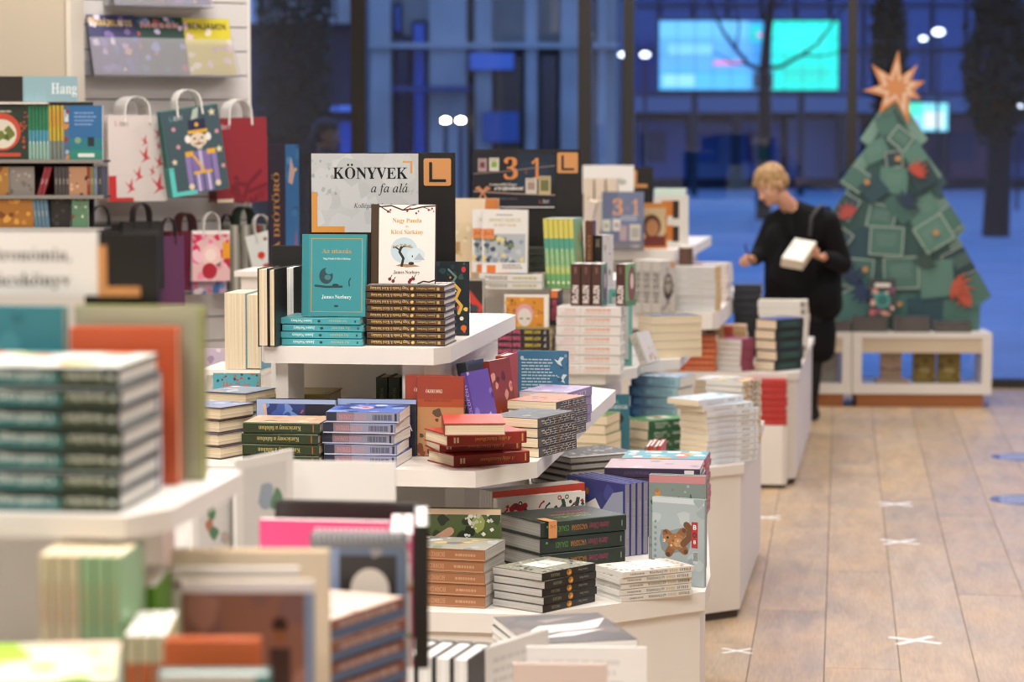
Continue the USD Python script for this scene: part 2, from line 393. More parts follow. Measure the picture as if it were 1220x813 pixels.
while x < x1 - 1.5:
    wd = rnd.uniform(1.0, 2.2)
    part(ob, 'shop_window', bx(x, x + wd, .38, .5, .3, rnd.uniform(1.7, 2.3)), plain(rnd.choice(cols), .3))
    if rnd.random() < .6: part(ob, 'shop_poster', bx(x + .15, x + .15 + wd * .5, .30, .38, .8, 1.7), plain(rnd.choice(cols), .5))
    x += wd + .22
for i in range(9): part(ob, 'pillar', bx(i * 3.1, i * 3.1 + .3, -.8, -.5, -.02, zat(134, D)), NIGHTDARK)
DS = 70.0
sc = thing('advertising_screen', 'large glowing cyan and blue advertising screen on the office front', 'screen', mat4(None, (xat(891, DS), DS, zat(107, DS))))
sw, sh = xat(997, DS) - xat(785, DS), zat(25, DS) - zat(107, DS)
part(sc, 'case', bx(-sw / 2 - .06, sw / 2 + .06, .02, .3, -.06, sh + .06), NIGHTDARK)
for px_ in (-sw * .3, sw * .3): part(sc, 'mast', bx(px_ - .08, px_ + .08, .1, .26, -zat(107, DS) - .02, -.05), NIGHTDARK)
a = Art(sw, sh, (.12, .42, 1.0)); a.rect(.63, 0, 1, 1, (.02, .85, .72)); a.rect(.52, 0, .63, 1, (.05, .30, .75)); a.rect(0, 0, .52, .28, (.10, .50, 1.0)); a.rect(.0, .72, .5, 1, (.16, .55, 1.0))
a.rect(.52, .02, .64, .26, (.03, .06, .14)); a.rect(.30, .36, .46, .42, (.9, .25, .5)); a.rect(.05, .5, .3, .66, (.22, .6, 1.0)); a.rect(.66, .55, .94, .92, (.04, 1.0, .85)); a.rect(.5, .7, .57, .95, (.03, .6, .65)); a.circ(.56, .8, .012, (1, .3, .6))
a.rect(.7, .1, .95, .34, (.03, .75, .62)); a.rect(.02, .05, .2, .22, (.3, .7, 1.0))
for i in range(1, 10): a.rect(i / 10 - .002, 0, i / 10 + .002, 1, (.03, .12, .3))
for i in range(1, 4): a.rect(0, i / 4 - .005, 1, i / 4 + .005, (.03, .12, .3))
put_art(sc, 'display', a, (0, 0, sh / 2), (1, 0, 0), (0, 0, 1), SCREEN, eps=.004)
D2 = 60.0
sc = thing('street_screen', 'small bright white and cyan street screen behind the tree star', 'screen', mat4(None, (xat(1105, D2), D2, -.02)))
sw, z0, z1 = xat(1128, D2) - xat(1081, D2), zat(155, D2), zat(122, D2)
part(sc, 'case', bx(-sw / 2 - .05, sw / 2 + .05, .02, .25, z0 - .05, z1 + .05), NIGHTDARK); part(sc, 'stand', bx(-.12, .12, .05, .22, 0, z0 - .04), NIGHTDARK)
a = Art(sw, z1 - z0, (.25, .8, 1.0)); a.rect(0, .55, .35, 1, (.1, .9, .6)); a.rect(.4, .1, .9, .7, (.8, .95, 1.0)); a.rect(.1, .1, .3, .4, (.3, .5, 1.))
put_art(sc, 'display', a, (0, 0, (z0 + z1) / 2), (1, 0, 0), (0, 0, 1), SCREEN, eps=.004)
# ---- stone building on the left side of the plaza
D3 = 46.0
STONE = node('dusk_stone', {'n': ('noise_texture', {'scale': .8, 'detail': 4.0}), 'r': ('rgb_ramp', {'ramp': [(.3, lin('#b3a28c')), (.7, lin('#d0c0aa'))]}), 'p': ('principled_bsdf', {'roughness': .8})}, [('n.fac', 'r.fac'), ('r.color', 'p.base_color')])
sb = thing('stone_building', 'grey stone building with tall pilasters across the plaza', 'building', mat4(None, (xat(445, D3), D3, -.02)))
X = lambda px: xat(px, D3) - xat(445, D3)
part(sb, 'wall', bx(X(300), X(735), .6, 9, 0, 13), STONE)
for p0, p1 in [(442, 466), (512, 556), (566, 586), (626, 640), (668, 690), (712, 722), (300, 330)]: part(sb, 'pilaster', bx(X(p0), X(p1), 0, .62, 0, 12), STONE)
for p0, p1, y0, y1, c in [(468, 488, 40, 320, '#23304f'), (490, 508, 22, 330, '#4a76c9'), (588, 624, 60, 300, '#262b36'), (642, 666, 60, 320, '#2c3346'), (558, 565, 90, 250, '#31476f'), (468, 478, 0, 40, '#4a74c0')]:
    w_ = part(sb, 'window_frame', bx(X(p0), X(p1), .45, .62, zat(y1, D3) + .02, zat(y0, D3)), NIGHTDARK)
    part(w_, 'window_pane', bx(X(p0) + .04, X(p1) - .04, .40, .45, max(.05, zat(y1, D3) + .08), zat(y0, D3) - .06), plain(c, .15, .9))
part(sb, 'cornice', bx(X(300), X(735), -.15, .62, zat(56, D3), zat(50, D3)), STONE)
part(sb, 'shop_sign', bx(X(560), X(612), -.2, 0, zat(82, D3), zat(62, D3)), plain('#7f93c4', .4))
part(sb, 'shop_sign', bx(X(575), X(618), -.2, 0, zat(168, D3), zat(132, D3)), plain('#4d6490', .4))
part(sb, 'awning', bx(X(470), X(560), -.7, 0, zat(108, D3), zat(102, D3)), plain('#39476b', .5))
# ---- leafy green wall and pale blue kiosk on the far left
D4 = 30.0
LEAF = node('dark_leaf', {'o': ('geometry', {}), 'r': ('rgb_ramp', {'ramp': [(0, lin('#16241c')), (1, lin('#2d4430'))]}), 'p': ('principled_bsdf', {'roughness': .6}), 't': ('translucent_bsdf', {'color': lin('#2d4a2c')}), 'm': ('mix_closure', {'fac': .25})},
            [('o.random_per_island', 'r.fac'), ('r.color', 'p.base_color'), ('p.BSDF', 'm.closure1'), ('t.BSDF', 'm.closure2')], 'm.closure')
def leaves(n, cx, cy, cz, sx, sy, sz, size, seed, shell=False):
    r = np.random.default_rng(seed); c = r.uniform(-1, 1, (n, 3))
    if shell: c = r.normal(size=(n, 3)); c /= np.linalg.norm(c, axis=1)[:, None]; c *= r.uniform(.55, 1, (n, 1))
    c = c * [sx, sy, sz] + [cx, cy, cz]
    a = r.normal(size=(n, 3)); a /= np.linalg.norm(a, axis=1)[:, None]; b = np.cross(a, r.normal(size=(n, 3))); b /= np.linalg.norm(b, axis=1)[:, None]
    s = size * r.uniform(.6, 1.3, (n, 1))
    V = np.stack([c - a * s, c + b * s * .45 + np.cross(a, b) * s * .12, c + a * s, c - b * s * .45 + np.cross(a, b) * s * .12], 1).reshape(-1, 3)
    i = np.arange(n)[:, None] * 4
    return V, np.vstack([i + [0, 1, 2], i + [0, 2, 3]])
hd = thing('climbing_plant', 'dark leafy climbing plant on a frame outside the left window', 'plant', mat4(None, (xat(352, D4), D4, -.02)))
part(hd, 'foliage', leaves(5200, 0, 0, 1.75, .42, .25, 1.72, .055, 3), LEAF, kind='stuff'); part(hd, 'trellis', cat([bx(-.45 + i * .3, -.43 + i * .3, .28, .30, 0, 3.5) for i in range(4)] + [bx(-.45, .47, .28, .3, .5 + i * .7, .52 + i * .7) for i in range(5)]), NIGHTDARK)
kb = thing('kiosk', 'dark blue plaza kiosk with a pale lit ledge behind the climbing plant', 'kiosk', mat4(None, (xat(362, 34), 34, -.02)))
kx = lambda px: xat(px, 34) - xat(362, 34)
part(kb, 'cabin', bx(kx(250), kx(420), .3, 2.6, 0, zat(30, 34)), plain('#1b2233', .5)); part(kb, 'ledge', bx(kx(390), kx(424), -.1, .3, zat(131, 34), zat(124, 34)), plain('#9fb4e6', .4))
part(kb, 'door', bx(kx(404), kx(420), .2, .3, .02, zat(143, 34)), plain('#4866b0', .4)); part(kb, 'roof', bx(kx(246), kx(424), 0, 2.7, zat(30, 34), zat(26, 34)), plain('#12161f', .5))
# ---- plaza trees
BARK = plain('#17181c', .9)
def branchy(pts, r0, r1): return tube(pts, r0, 7, r1)
D5 = 52.0
tx = xat(910, D5); zz = lambda py: zat(py, D5); xx = lambda px: xat(px, D5) - tx
tr = thing('bare_tree', 'bare forked black tree standing in front of the large screen', 'tree', mat4(None, (tx, D5, -.02)))
part(tr, 'trunk', branchy([(0, 0, 0), (.02, 0, zz(140)), (0, 0, zz(84)), (xx(913), 0, zz(40)), (xx(922), .1, zz(-30)), (xx(930), .2, zz(-120))], .16, .05), BARK, smooth=True)
for pts, r in [([(910, 84), (892, 76), (876, 56), (862, 36), (850, 10), (838, -30)], .055), ([(876, 56), (880, 30), (874, 0), (880, -40)], .03), ([(912, 80), (930, 78), (955, 64), (975, 50), (990, 30), (1010, 0)], .05), ([(955, 64), (975, 66), (1000, 60)], .025),
               ([(914, 40), (906, 10), (896, -30)], .05), ([(918, 10), (940, -10), (960, -40)], .04), ([(892, 76), (870, 74), (848, 60)], .025)]:
    part(tr, 'branch', branchy([(xx(a), .1 * i * (-1) ** len(pts), zz(b)) for i, (a, b) in enumerate(pts)], r, r * .4), BARK, smooth=True)
def leafy(px, d, top, label, wr, r, seed):
    t = thing('leafy_tree', label, 'tree', mat4(None, (xat(px, d), d, -.02))); h = zat(top, d)
    part(t, 'trunk', branchy([(0, 0, 0), (.05, 0, h * .4), (-.03, .05, h * .8), (0, 0, h)], r, r * .5), BARK, smooth=True)
    part(t, 'foliage', leaves(900, 0, 0, h * .62, wr, wr * .8, h * .33, .16, seed, True), LEAF, kind='stuff')
leafy(1188, 44, -60, 'dark leafy street tree behind the right end of the window front', 0.62, .24, 7)
leafy(1058, 50, -60, 'slim dark street tree above the cardboard tree star', .34, .08, 8)
# ---- street lamps
for i, (px, py, d, r, lab) in enumerate([(0,0,0,0,''), (1116, 37, 58, .13, 'large white round street lamp left of the street tree'), (1098, 45, 62, .09, 'smaller white street lamp beside the large round lamp'),
                                 (741, 64, 55, .08, 'round street lamp at the thin double mullion'), (768, 64, 55, .10, 'round street lamp right of the thin double mullion'), (531, 142, 40, .06, 'left lamp of the pair glowing by the stone building'), (549, 142, 40.4, .06, 'right lamp of the pair glowing by the stone building'), (1212, 126, 58, .12, 'white street lamp at the right edge of the window front')]):
    if i == 0: continue
    z = zat(py, d); t = thing('street_lamp', lab, 'lamp', mat4(None, (xat(px, d), d, -.02)), 'street lamps across the plaza')
    part(t, 'post', tube([(0, 0, 0), (0, 0, z - r * .4)], .035, 8), NIGHTDARK)
    b = trimesh.creation.icosphere(2, r); b.apply_scale((1, 1, .62)); b.apply_translation((0, 0, z)); part(t, 'globe', b, emit('#ffe6c8', 70.0) if d < 41 else emit('#e8f0ff', 6.0), smooth=True)
# ================================================================== THE DISPLAY TABLES (stepped, chamfered, white)
IM = mat4(np.column_stack([I1, I2, UP]))
def ipt(x, y, z=0.0): return x * I1 + y * I2 + z * UP
def cham(x0, x1, y0, y1, fr=(0, 0), fl=(0, 0), br=(0, 0), bl=(0, 0)):
    return Polygon([p for p in [(x0 + fl[0], y0), (x1 - fr[0], y0), (x1, y0 + fr[1]), (x1, y1 - br[1]), (x1 - br[0], y1), (x0 + bl[0], y1), (x0, y1 - bl[1]), (x0, y0 + fl[1])]])
def slab(poly, z0, z1): return moved(ext(poly, z1 - z0, z0), IM)
def tiered(name, label, tiers):
    """tiers from the bottom: (polygon, top height, board thickness, inset of the body below, height the body starts at)"""
    t = thing(name, label, 'display table')
    names = ['lower', 'middle', 'upper']
    for i, (poly, z, th, inset, zb) in enumerate(tiers):
        bd = sbox(*inset) if isinstance(inset, tuple) else poly.buffer(-inset, join_style='mitre'); inset = 0 if isinstance(inset, tuple) else inset
        part(t, names[i] + '_shelf', slab(poly, z - th, z), SHELF)
        body = bd
        if i == 0:
            part(t, 'base_body', slab(body, 0.03, z - th), SHELF); part(t, 'plinth', slab(poly.buffer(-inset - .012, join_style='mitre'), 0, 0.03), plain('#4a4038', .7))
        else:
            b = body.bounds; x0, y0, x1, y1 = b; zt = z - th
            part(t, names[i] + '_back_panel', slab(sbox(x0 + (-.12 if i == 2 and z > 1.22 else .02), y0 + (.46 if i == 2 else .22), x1 - .02, y1), zb, zt), SHELF)
            part(t, 'side_panel', slab(sbox(x0, y0 + .02, x0 + .032, y0 + .20), zb, zt), SHELF)
            part(t, 'side_panel', slab(Polygon([(x1 - .085, y0 + .02), (x1 - .03, y0 + .02), (x1, y0 + .08), (x1, y0 + .66), (x1 - .025, y0 + .66), (x1 - .025, y0 + .10), (x1 - .085, y0 + .04)]), zb, zt), SHELF)
    return t
A1, A2, A3 = .69, .99, 1.253
tiered('display_table', 'nearest three-tier white display table under the grey marble sign', [
    (Polygon([(-2.13, 5.825), (-.822, 5.825), (-.455, 6.18), (-.458, 6.40), (-.625, 8.45), (-2.15, 8.45), (-2.28, 8.3), (-2.28, 6.02)]), A1, .045, .012, 0),
    (cham(-1.86, -.87, 6.04, 8.1, (.12, .2), (.12, .2), (.1, .1)), A2, .04, (-1.72, 6.82, -1.12, 8.0), A1),
    (cham(-1.60, -1.118, 6.36, 7.6, (.03, .08), (.02, .05), (.03, .05)), A3, .042, .035, A2)])
B1, B2, B3 = .57, .90, 1.20
tiered('display_table', 'second three-tier white display table under the dark 3+1 sign', [
    (cham(-1.98, -.56, 9.22, 11.0, (.30, .29), (.15, .15), (.06, .06)), B1, .035, .012, 0),
    (Polygon([(-1.75, 9.47), (-1.07, 9.47), (-.98, 9.75), (-.98, 10.0), (-.85, 10.12), (-.85, 10.9), (-1.85, 10.9), (-1.85, 9.57)]), B2, .04, (-1.7, 9.72, -1.13, 10.8), B1),
    (cham(-1.75, -1.12, 9.73, 10.8, (.09, .10), (.05, .05), (.05, .05)), B3, .04, .06, B2)])
C1, C2, C3 = .57, .88, 1.18
tiered('display_table', 'furthest three-tier white display table beside the standing person', [
    (cham(-2.1, -.50, 13.11, 15.45, (.06, .06), (.1, .1)), C1, .035, .012, 0),
    (cham(-1.9, -.90, 13.0, 15.2, (.03, .05), (.1, .1)), C2, .085, (-1.75, 13.4, -1.15, 15.0), C1),
    (cham(-1.75, -1.08, 13.25, 15.0, (.06, .3), (.1, .1)), C3, .05, .06, C2)])
PL = .318
t = thing('plinth_block', 'low white block carrying the red books in front of the furthest display table', 'plinth')
part(t, 'body', slab(cham(-.78, -.553, 12.985, 13.095, (.02, .02)), .02, PL), SHELF); part(t, 'foot', slab(sbox(-.77, 13.0, -.57, 13.085), 0, .02), plain('#4a4038', .7))
L1, L2 = 1.37, 1.05
t = thing('display_shelf', 'out of focus white display shelf at the left under the black and white sign', 'display shelf')
part(t, 'upper_shelf', slab(cham(-1.9, -.815, 2.77, 3.16, (.035, .07)), L1 - .026, L1), SHELF)
part(t, 'back_panel', slab(sbox(-1.88, 3.10, -.9, 3.15), L2, L1 - .026), SHELF)
part(t, 'lower_shelf', slab(cham(-1.9, -.715, 2.2, 3.9, (.03, .05), (0, 0), (.06, .08)), L2 - .03, L2), SHELF)
part(t, 'base_body', slab(sbox(-1.86, 2.3, -.76, 3.84), 0.0, L2 - .03), SHELF)
E1 = .72
t = thing('low_table', 'low white side table in the front under the dark magazines', 'display table')
part(t, 'table_top', slab(cham(-1.2, -.42, 4.05, 5.1, (.03, .03), (0, 0), (.22, .6)), E1 - .035, E1), SHELF); part(t, 'base_body', slab(cham(-1.16, -.46, 4.1, 5.05, (.03, .03), (0, 0), (.22, .6)), 0, E1 - .035), SHELF)
S1 = 1.12
t = thing('book_riser', 'small white riser carrying two thick books with open pages at the left', 'riser')
rp = on_z(278, 441, S1); rO = mat4(rz(-ISL), (rp[0], rp[1], 0))
part(t, 'riser_top', moved(bx(-.10, .076, 0, .26, S1 - .016, S1), rO), SHELF)
for x0, x1 in ((-.095, -.08), (.055, .07)): part(t, 'leg_panel', moved(bx(x0, x1, .06, .25, A2 + .0005, S1 - .016), rO), SHELF)

# ================================================================== BOOKS
BOOKS = {}
def define(key, w, h, t, cover, front=None, spine=None, back=None, hard=True, pages=None, name=None, cat='book', rough=.4):
    """a kind of book, lying face up: spine at -w/2, head at +h/2, thickness t"""
    BOOKS[key] = dict(w=w, h=h, t=t, cover=cover, front=front, spine=spine, back=back, hard=hard, pages=pages or (WHITEP if hard else CREAM), name=name or ('hardback_book' if hard else 'paperback_book'), cat=cat, rough=rough, path=None)
def build_book(b, label, M, group):
    w, h, t = b['w'], b['h'], b['t']; root = thing(b['name'], label, b['cat'], M, group)
    bt = min(.0028, t * .16) if b['hard'] else min(.0008, t * .08); ov = .003 if b['hard'] else .0002
    x0, x1 = -w / 2, w / 2
    n = 4; r = .0032 if b['hard'] else .0006
    r = min(r, t * .2)
    prof = [(x1, t), (x0 + r, t)] + [(x0 + r - r * math.sin(q), t - r + r * math.cos(q)) for q in np.linspace(0, PI / 2, n)[1:]] + [(x0 + r - r * math.cos(q), r - r * math.sin(q)) for q in np.linspace(0, PI / 2, n)] + [(x1, 0), (x1, bt), (x0 + bt, bt), (x0 + bt, t - bt), (x1, t - bt)]
    m = ext(Polygon(prof).buffer(0), h, -h / 2)                       # profile in x, z extruded along y
    m.apply_transform(np.array([[1, 0, 0, 0], [0, 0, -1., 0], [0, 1, 0, 0], [0, 0, 0, 1]]))
    cv = part(root, 'cover', m, plain(b['cover'], b['rough']))
    part(root, 'page_block', bx(x0 + bt, x1 - ov, -h / 2 + ov, h / 2 - ov, bt, t - bt), b['pages'])
    rnd = random.Random(hash_(b['cover'] + str(w) + str(h)))
    if b['front']:
        a = Art(w - .002, h - .0015); b['front'](a, rnd); put_art(cv, 'cover_print', a, (.0008, 0, t), (1, 0, 0), (0, 1, 0))
    if b['spine']:
        a = Art(h - .002, t - .001 - r * .7); b['spine'](a, rnd); put_art(cv, 'spine_print', a, (x0 - .0001, 0, t / 2), (0, 1, 0), (0, 0, -1))
    if b['back']:
        a = Art(w - .002, h - .0015); b['back'](a, rnd); put_art(cv, 'back_print', a, (.0008, 0, 0), (-1, 0, 0), (0, 1, 0))
    return root
def hash_(s): return sum((i + 1) * ord(c) for i, c in enumerate(s))
def put(key, M, label, group=None):
    b = BOOKS[key]
    if b['path'] is None: b['path'] = build_book(b, label, M, group); return b['path']
    return copy_of(b['path'], label, M, group)
def nth(i, n):
    if n == 1: return ''
    if n == 2: return ['upper', 'lower'][i]
    return 'top one' if i == 0 else 'bottom one' if i == n - 1 else ['', 'second', 'third', 'fourth', 'fifth', 'sixth', 'seventh', 'eighth', 'ninth', 'tenth', 'eleventh', 'twelfth'][i] + ' down'
def azim(p, q): return math.atan2(q[1] - p[1], q[0] - p[0])
RJ = random.Random(77)
def stack(keys, n, F, z, ang=81.5, mode='L', desc='', where='', top=False, jit=(1.6, .003), group=None, d=None, off=None, flip=None):
    """n books lying flat; F: pixel of the corner nearest the camera, on the table (or top=True: on the topmost cover); ang: pixel of the corner to its right, or the direction to it in degrees.
    mode: where the spine is: L / R = along the left / right visible side, l / r = opposite to it"""
    if isinstance(keys, str): keys = [keys]
    ks = [keys[min(i, len(keys) - 1)] if len(keys) < n and i >= len(keys) else keys[i % len(keys)] for i in range(n)]   # from the bottom
    H = sum(BOOKS[k]['t'] + .0009 for k in ks); zp = z + H if top else z
    f = at_y(F[0], 400, d) if d else on_z(F[0], F[1], zp)
    a = azim(on_z(F[0], F[1], zp), on_z(ang[0], ang[1], zp)) if isinstance(ang, tuple) else math.radians(ang)
    eR = np.array([math.cos(a), math.sin(a)]); eL = np.array([-eR[1], eR[0]]); zz = z + .0007
    for i, k in enumerate(ks):
        b = BOOKS[k]; lr, ll = (b['h'], b['w']) if mode in 'Rr' else (b['w'], b['h'])
        xa = a + {'L': 0, 'l': PI, 'R': PI / 2, 'r': -PI / 2}[mode]
        if flip and i in flip: xa += PI
        c = f[:2] + eR * lr / 2 + eL * ll / 2 + np.array([RJ.uniform(-1, 1), RJ.uniform(-1, 1)]) * jit[1]
        if off and i in off: c = c + eR * off[i][0] + eL * off[i][1]; xa += math.radians(off[i][2])
        M = mat4(rz(xa + math.radians(RJ.uniform(-1, 1) * jit[0])), (c[0], c[1], zz)); zz += b['t'] + .0009
        ds = desc[k] if isinstance(desc, dict) else desc; o = nth(n - 1 - i, n)
        put(k, M, (ds + (', ' + o + ' in ' if o else ' ') + where).strip(), group or ('books in the ' + where.replace('the ', '', 1) if n > 1 else None))
    return zz
UPR = np.array([[1., 0, 0], [0, 0, -1], [0, 1, 0]])
def upright(key, P, label, ang=-8.5, lean=0, back=False, roll=0, group=None, z=None):
    """a book standing with its cover to the viewer; P: foot of the visible cover's middle: a place, or (pixel x, depth, height)"""
    b = BOOKS[key]; t = b['t']
    if len(P) == 3 and abs(P[0]) > 4.2: P = np.array([*at_y(P[0], 300, P[1])[:2], P[2]])
    P = np.array(P, float) + UP * .0007
    S = mat4(UPR, (0, t, b['h'] / 2)) if not back else mat4(UPR @ ry(PI), (0, 0, b['h'] / 2))
    l = math.radians(lean); Lm = mat4(rx(-l), (0, 0, t * math.sin(l)))
    r = math.radians(roll); Rm = mat4(ry(r), (0, 0, b['w'] / 2 * abs(math.sin(r))))
    return put(key, mat4(rz(math.radians(ang)), P) @ Rm @ Lm @ S, label, group)
def row(keys, n, P, desc, where, ang=-8.5, mode='spine', gap=.0012, tilt=0, group=None, labels=None):
    """n books standing side by side, spines (or fore edges) to the viewer; P: foot of the row's left front corner"""
    if isinstance(keys, str): keys = [keys]
    if len(P) == 3 and abs(P[0]) > 4.2: P = np.array([*at_y(P[0], 300, P[1])[:2], P[2]])
    a = math.radians(ang); e = np.array([math.cos(a), math.sin(a), 0]); nn = np.array([-e[1], e[0], 0]); s = 0
    P = np.array(P, float) + UP * .0007
    for i in range(n):
        k = keys[i % len(keys)]; b = BOOKS[k]
        if mode == 'spine': M = mat4(rz(a + PI / 2) @ UPR, P + e * (s) + nn * b['w'] / 2 + UP * b['h'] / 2)
        else: M = mat4(rz(a - PI / 2) @ UPR, P + e * (s + b['t']) + nn * b['w'] / 2 + UP * b['h'] / 2)
        if tilt:
            c = P + e * (s + b['t'] / 2); R = np.eye(4); R[:3, :3] = trimesh.transformations.rotation_matrix(math.radians(tilt), nn)[:3, :3]
            M = mat4(None, c + UP * b['t'] / 2 * abs(math.sin(math.radians(tilt)))) @ R @ mat4(None, -c) @ M
        s += b['t'] / math.cos(math.radians(tilt)) + gap
        o = '' if n == 1 else ['left', 'right'][i] + ' one of ' if n == 2 else ('leftmost of ' if i == 0 else 'rightmost of ' if i == n - 1 else ['', 'second', 'third', 'fourth', 'fifth', 'sixth', 'seventh'][i] + ' from left of ')
        ds = desc[k] if isinstance(desc, dict) else desc
        put(k, M, labels[i] if labels else ds + (', ' + o + where if o else ' ' + where), group or ('books in ' + where if n > 1 else None))
# ---- kinds of printed design
def spine_text(bg, items, edge=None):
    """items: (text, centre along the spine 0..1, height share, colour, style[, width share])"""
    def f(a, r):
        if bg: a.rect(0, 0, 1, 1, bg)
        for it in items: a.text(it[0], it[1], .5, it[2], it[3], it[4], width=it[5] if len(it) > 5 else None)
        if edge: a.rect(*edge)
    return f
def cover_art(bg, cols, n=14, r=(.05, .16), title=None, tcol='#f2ece0', style='serif', area=(0, 0, 1, 1), extra=None, jag=.5):
    def f(a, rnd):
        if bg: a.rect(0, 0, 1, 1, bg)
        a.blobs(n, cols, rnd, r, area, jag=jag)
        for i, tt in enumerate(title or []): a.text(tt[0], .5, tt[1], tt[2], tcol if len(tt) < 5 else tt[4], style, width=tt[3])
        if extra: extra(a, rnd)
    return f
def blurb(bg, col, n=16, extra=None):
    def f(a, rnd):
        if bg: a.rect(0, 0, 1, 1, bg)
        a.greek(.1, .2, .88, .92, n, col, rnd)
        if extra: extra(a, rnd)
    return f
def barcode(a, x, y, w, h, rnd, bg='#f4f2ee'):
    a.rect(x, y, x + w, y + h, bg); s = x + .06 * w
    while s < x + w * .92:
        q = rnd.uniform(.02, .06) * w; a.rect(s, y + h * .22, s + q, y + h * .94, '#22201f'); s += q + rnd.uniform(.02, .05) * w
# ---- first display table, top shelf
GOLD = '#c2a05e'
def blossom(a, rnd):
    a.line([(.0, .97), (.22, .985), (.42, .93), (.62, .945), (.8, .975), (1, .985)], .012, '#3a2a26'); a.line([(.42, .93), (.55, .985), (.66, 1)], .008, '#3a2a26'); a.line([(.0, .985), (.12, .93), (.2, .90)], .009, '#3a2a26'); a.line([(.78, .97), (.92, .93)], .006, '#3a2a26')
    for x, y, r in [(.16, .91, .024), (.2, .93, .018), (.5, .92, .022), (.55, .95, .014), (.66, .89, .018), (.7, .915, .014), (.8, .965, .014), (.88, .93, .018), (.94, .95, .018), (.97, .915, .012)]: a.circ(x, y, r, '#a02a35'); a.circ(x + .008, y, r * .4, '#5e1a22')
    for x, y in [(.2, .055), (.57, .045), (.26, .03), (.62, .06), (.55, .02)]: a.circ(x, y, .03, '#8d2430'); a.line([(x, y), (x + .04, y + .05)], .006, '#3a2a26')
    a.line([(.7, .0), (.8, .03), (.9, .02), (1, .045)], .012, '#3a2a26')
def ink_tree(a, rnd):
    a.circ(.45, .42, .24, '#bcd3de', .95); a.circ(.66, .36, .16, '#c9dbe3', .8); a.poly([(.62, .3), (.72, .39), (.82, .3)], '#a9b9c4'); a.poly([(.3, .225), (.5, .205), (.74, .22), (.6, .245), (.4, .25)], '#a9855e')
    a.line([(.41, .225), (.44, .32), (.37, .4), (.40, .46)], .022, '#2e2825'); a.line([(.38, .42), (.3, .46), (.26, .455)], .012, '#2e2825'); a.line([(.40, .46), (.5, .475), (.58, .46)], .010, '#2e2825'); a.line([(.42, .45), (.46, .5)], .007, '#2e2825')
    for x, y in [(.27, .47), (.33, .475), (.4, .49), (.47, .49), (.55, .48), (.58, .46), (.5, .465)]: a.circ(x, y, .028, '#b79c7c', .6)
    a.circ(.58, .255, .05, '#2b2726', .55); a.circ(.66, .25, .022, '#f0ece6', .9); a.circ(.6, .345, .010, '#2b2726', 2)
def f_white(a, rnd):
    a.rect(0, 0, 1, 1, '#ece7e2'); a.rect(0, 0, .115, 1, '#43301f'); b = Art(a.w * .885, a.h); blossom(b, rnd); ink_tree(b, rnd)
    b.text('Nagy Panda', .5, .80, .055, GOLD, 'serif', width=.52); b.text('és', .5, .725, .03, '#b9a06c', 'serif'); b.text('Kicsi Sárkány', .5, .655, .055, GOLD, 'serif', width=.58); b.text('James Norbury', .5, .145, .042, '#56493a', 'serif', width=.47)
    for p, c in b.L: a.add(affinity.translate(p, a.w * .0575, 0), c)
SP = lambda bg, a1, a2, c1, c2: spine_text(bg, [(a1, .72, .62, c1, 'serif', .46), (a2, .25, .6, c2, 'serif', .26)])
def s_brown(a, r):
    a.rect(0, 0, 1, 1, '#4b3523'); a.text('Nagy Panda & Kicsi Sárkány', .70, .5, .6, '#d3b67a', 'serif', width=.50); a.text('James Norbury', .23, .5, .52, '#b99b62', 'serif', width=.25)
    a.circ(.41, .5, .022, '#d9b35a', .9); a.circ(.40, .35, .012, '#e6cf98', .8); a.rect(.055, .2, .09, .8, '#c2a05e')
def head_flower(a, r): pass
define('brown', .165, .201, .0161, '#4b3523', f_white, s_brown, None, True, WHITEP)
def f_teal(a, rnd):
    a.rect(0, 0, 1, 1, '#3b929b'); a.rect(0, 0, .1, 1, '#348790'); a.frame(.0, .0, '#3b929b'); b = Art(a.w * .84, a.h * .93); b.frame(.002, .0022, '#a99a63')
    b.text('Az utazás', .5, .82, .062, '#b79a5e', 'serif', width=.56); b.text('Nagy Panda & Kicsi Sárkány', .5, .72, .026, '#d8e6e4', 'serif', width=.52); b.text('James Norbury', .5, .215, .05, '#dfe9e4', 'serif', width=.56)
    b.circ(.3, .49, .13, '#2c4a50', 1.15); b.circ(.36, .56, .075, '#3b929b', .9); b.circ(.33, .47, .06, '#3f7f86', .8); b.line([(.1, .36), (.3, .345), (.6, .35)], .02, '#26454b'); b.circ(.48, .37, .06, '#1f3a40', .4); b.line([(.74, .36), (.73, .42), (.76, .46)], .012, '#284b51'); b.rect(.46, .08, .53, .105, '#244248')
    for p, c in b.L: a.add(affinity.translate(p, a.w * .045, 0), c)
def s_teal(a, r):
    a.rect(0, 0, 1, 1, '#49a3ae'); a.text('James Norbury', .73, .5, .55, '#e4eeea', 'serif', width=.27); a.text('Az utazás', .27, .5, .5, '#b5b58a', 'serif', width=.24); a.circ(.51, .5, .02, '#214046', .8); a.rect(.045, .3, .065, .7, '#22474d')
define('teal', .165, .207, .0169, '#46a0aa', f_teal, s_teal, None, True, WHITEP)
ZT = stack('brown', 9, (530, 413), A3, 81.5, 'L', 'brown hardback with gold spine lettering', 'the tall brown stack', jit=(.5, .0015), group='brown gold-lettered hardbacks')
upright('brown', (479.5, 6.56, ZT), 'white hardback with blossom branches and an ink tree standing on the brown stack', lean=4)
ZT = stack('teal', 4, (431, 413), A3, 81.5, 'L', 'teal hardback with small spine lettering', 'the low teal stack', jit=(1.2, .003), group='teal hardbacks lying flat')
upright('teal', (396.5, 6.56, ZT), 'teal hardback with a thin gold frame standing on the teal stack', lean=4)
define('thick_black', .13, .235, .05, '#1c1a1a', blurb('#1c1a1a', '#3a3836', 6), None, None, True, WHITEP)
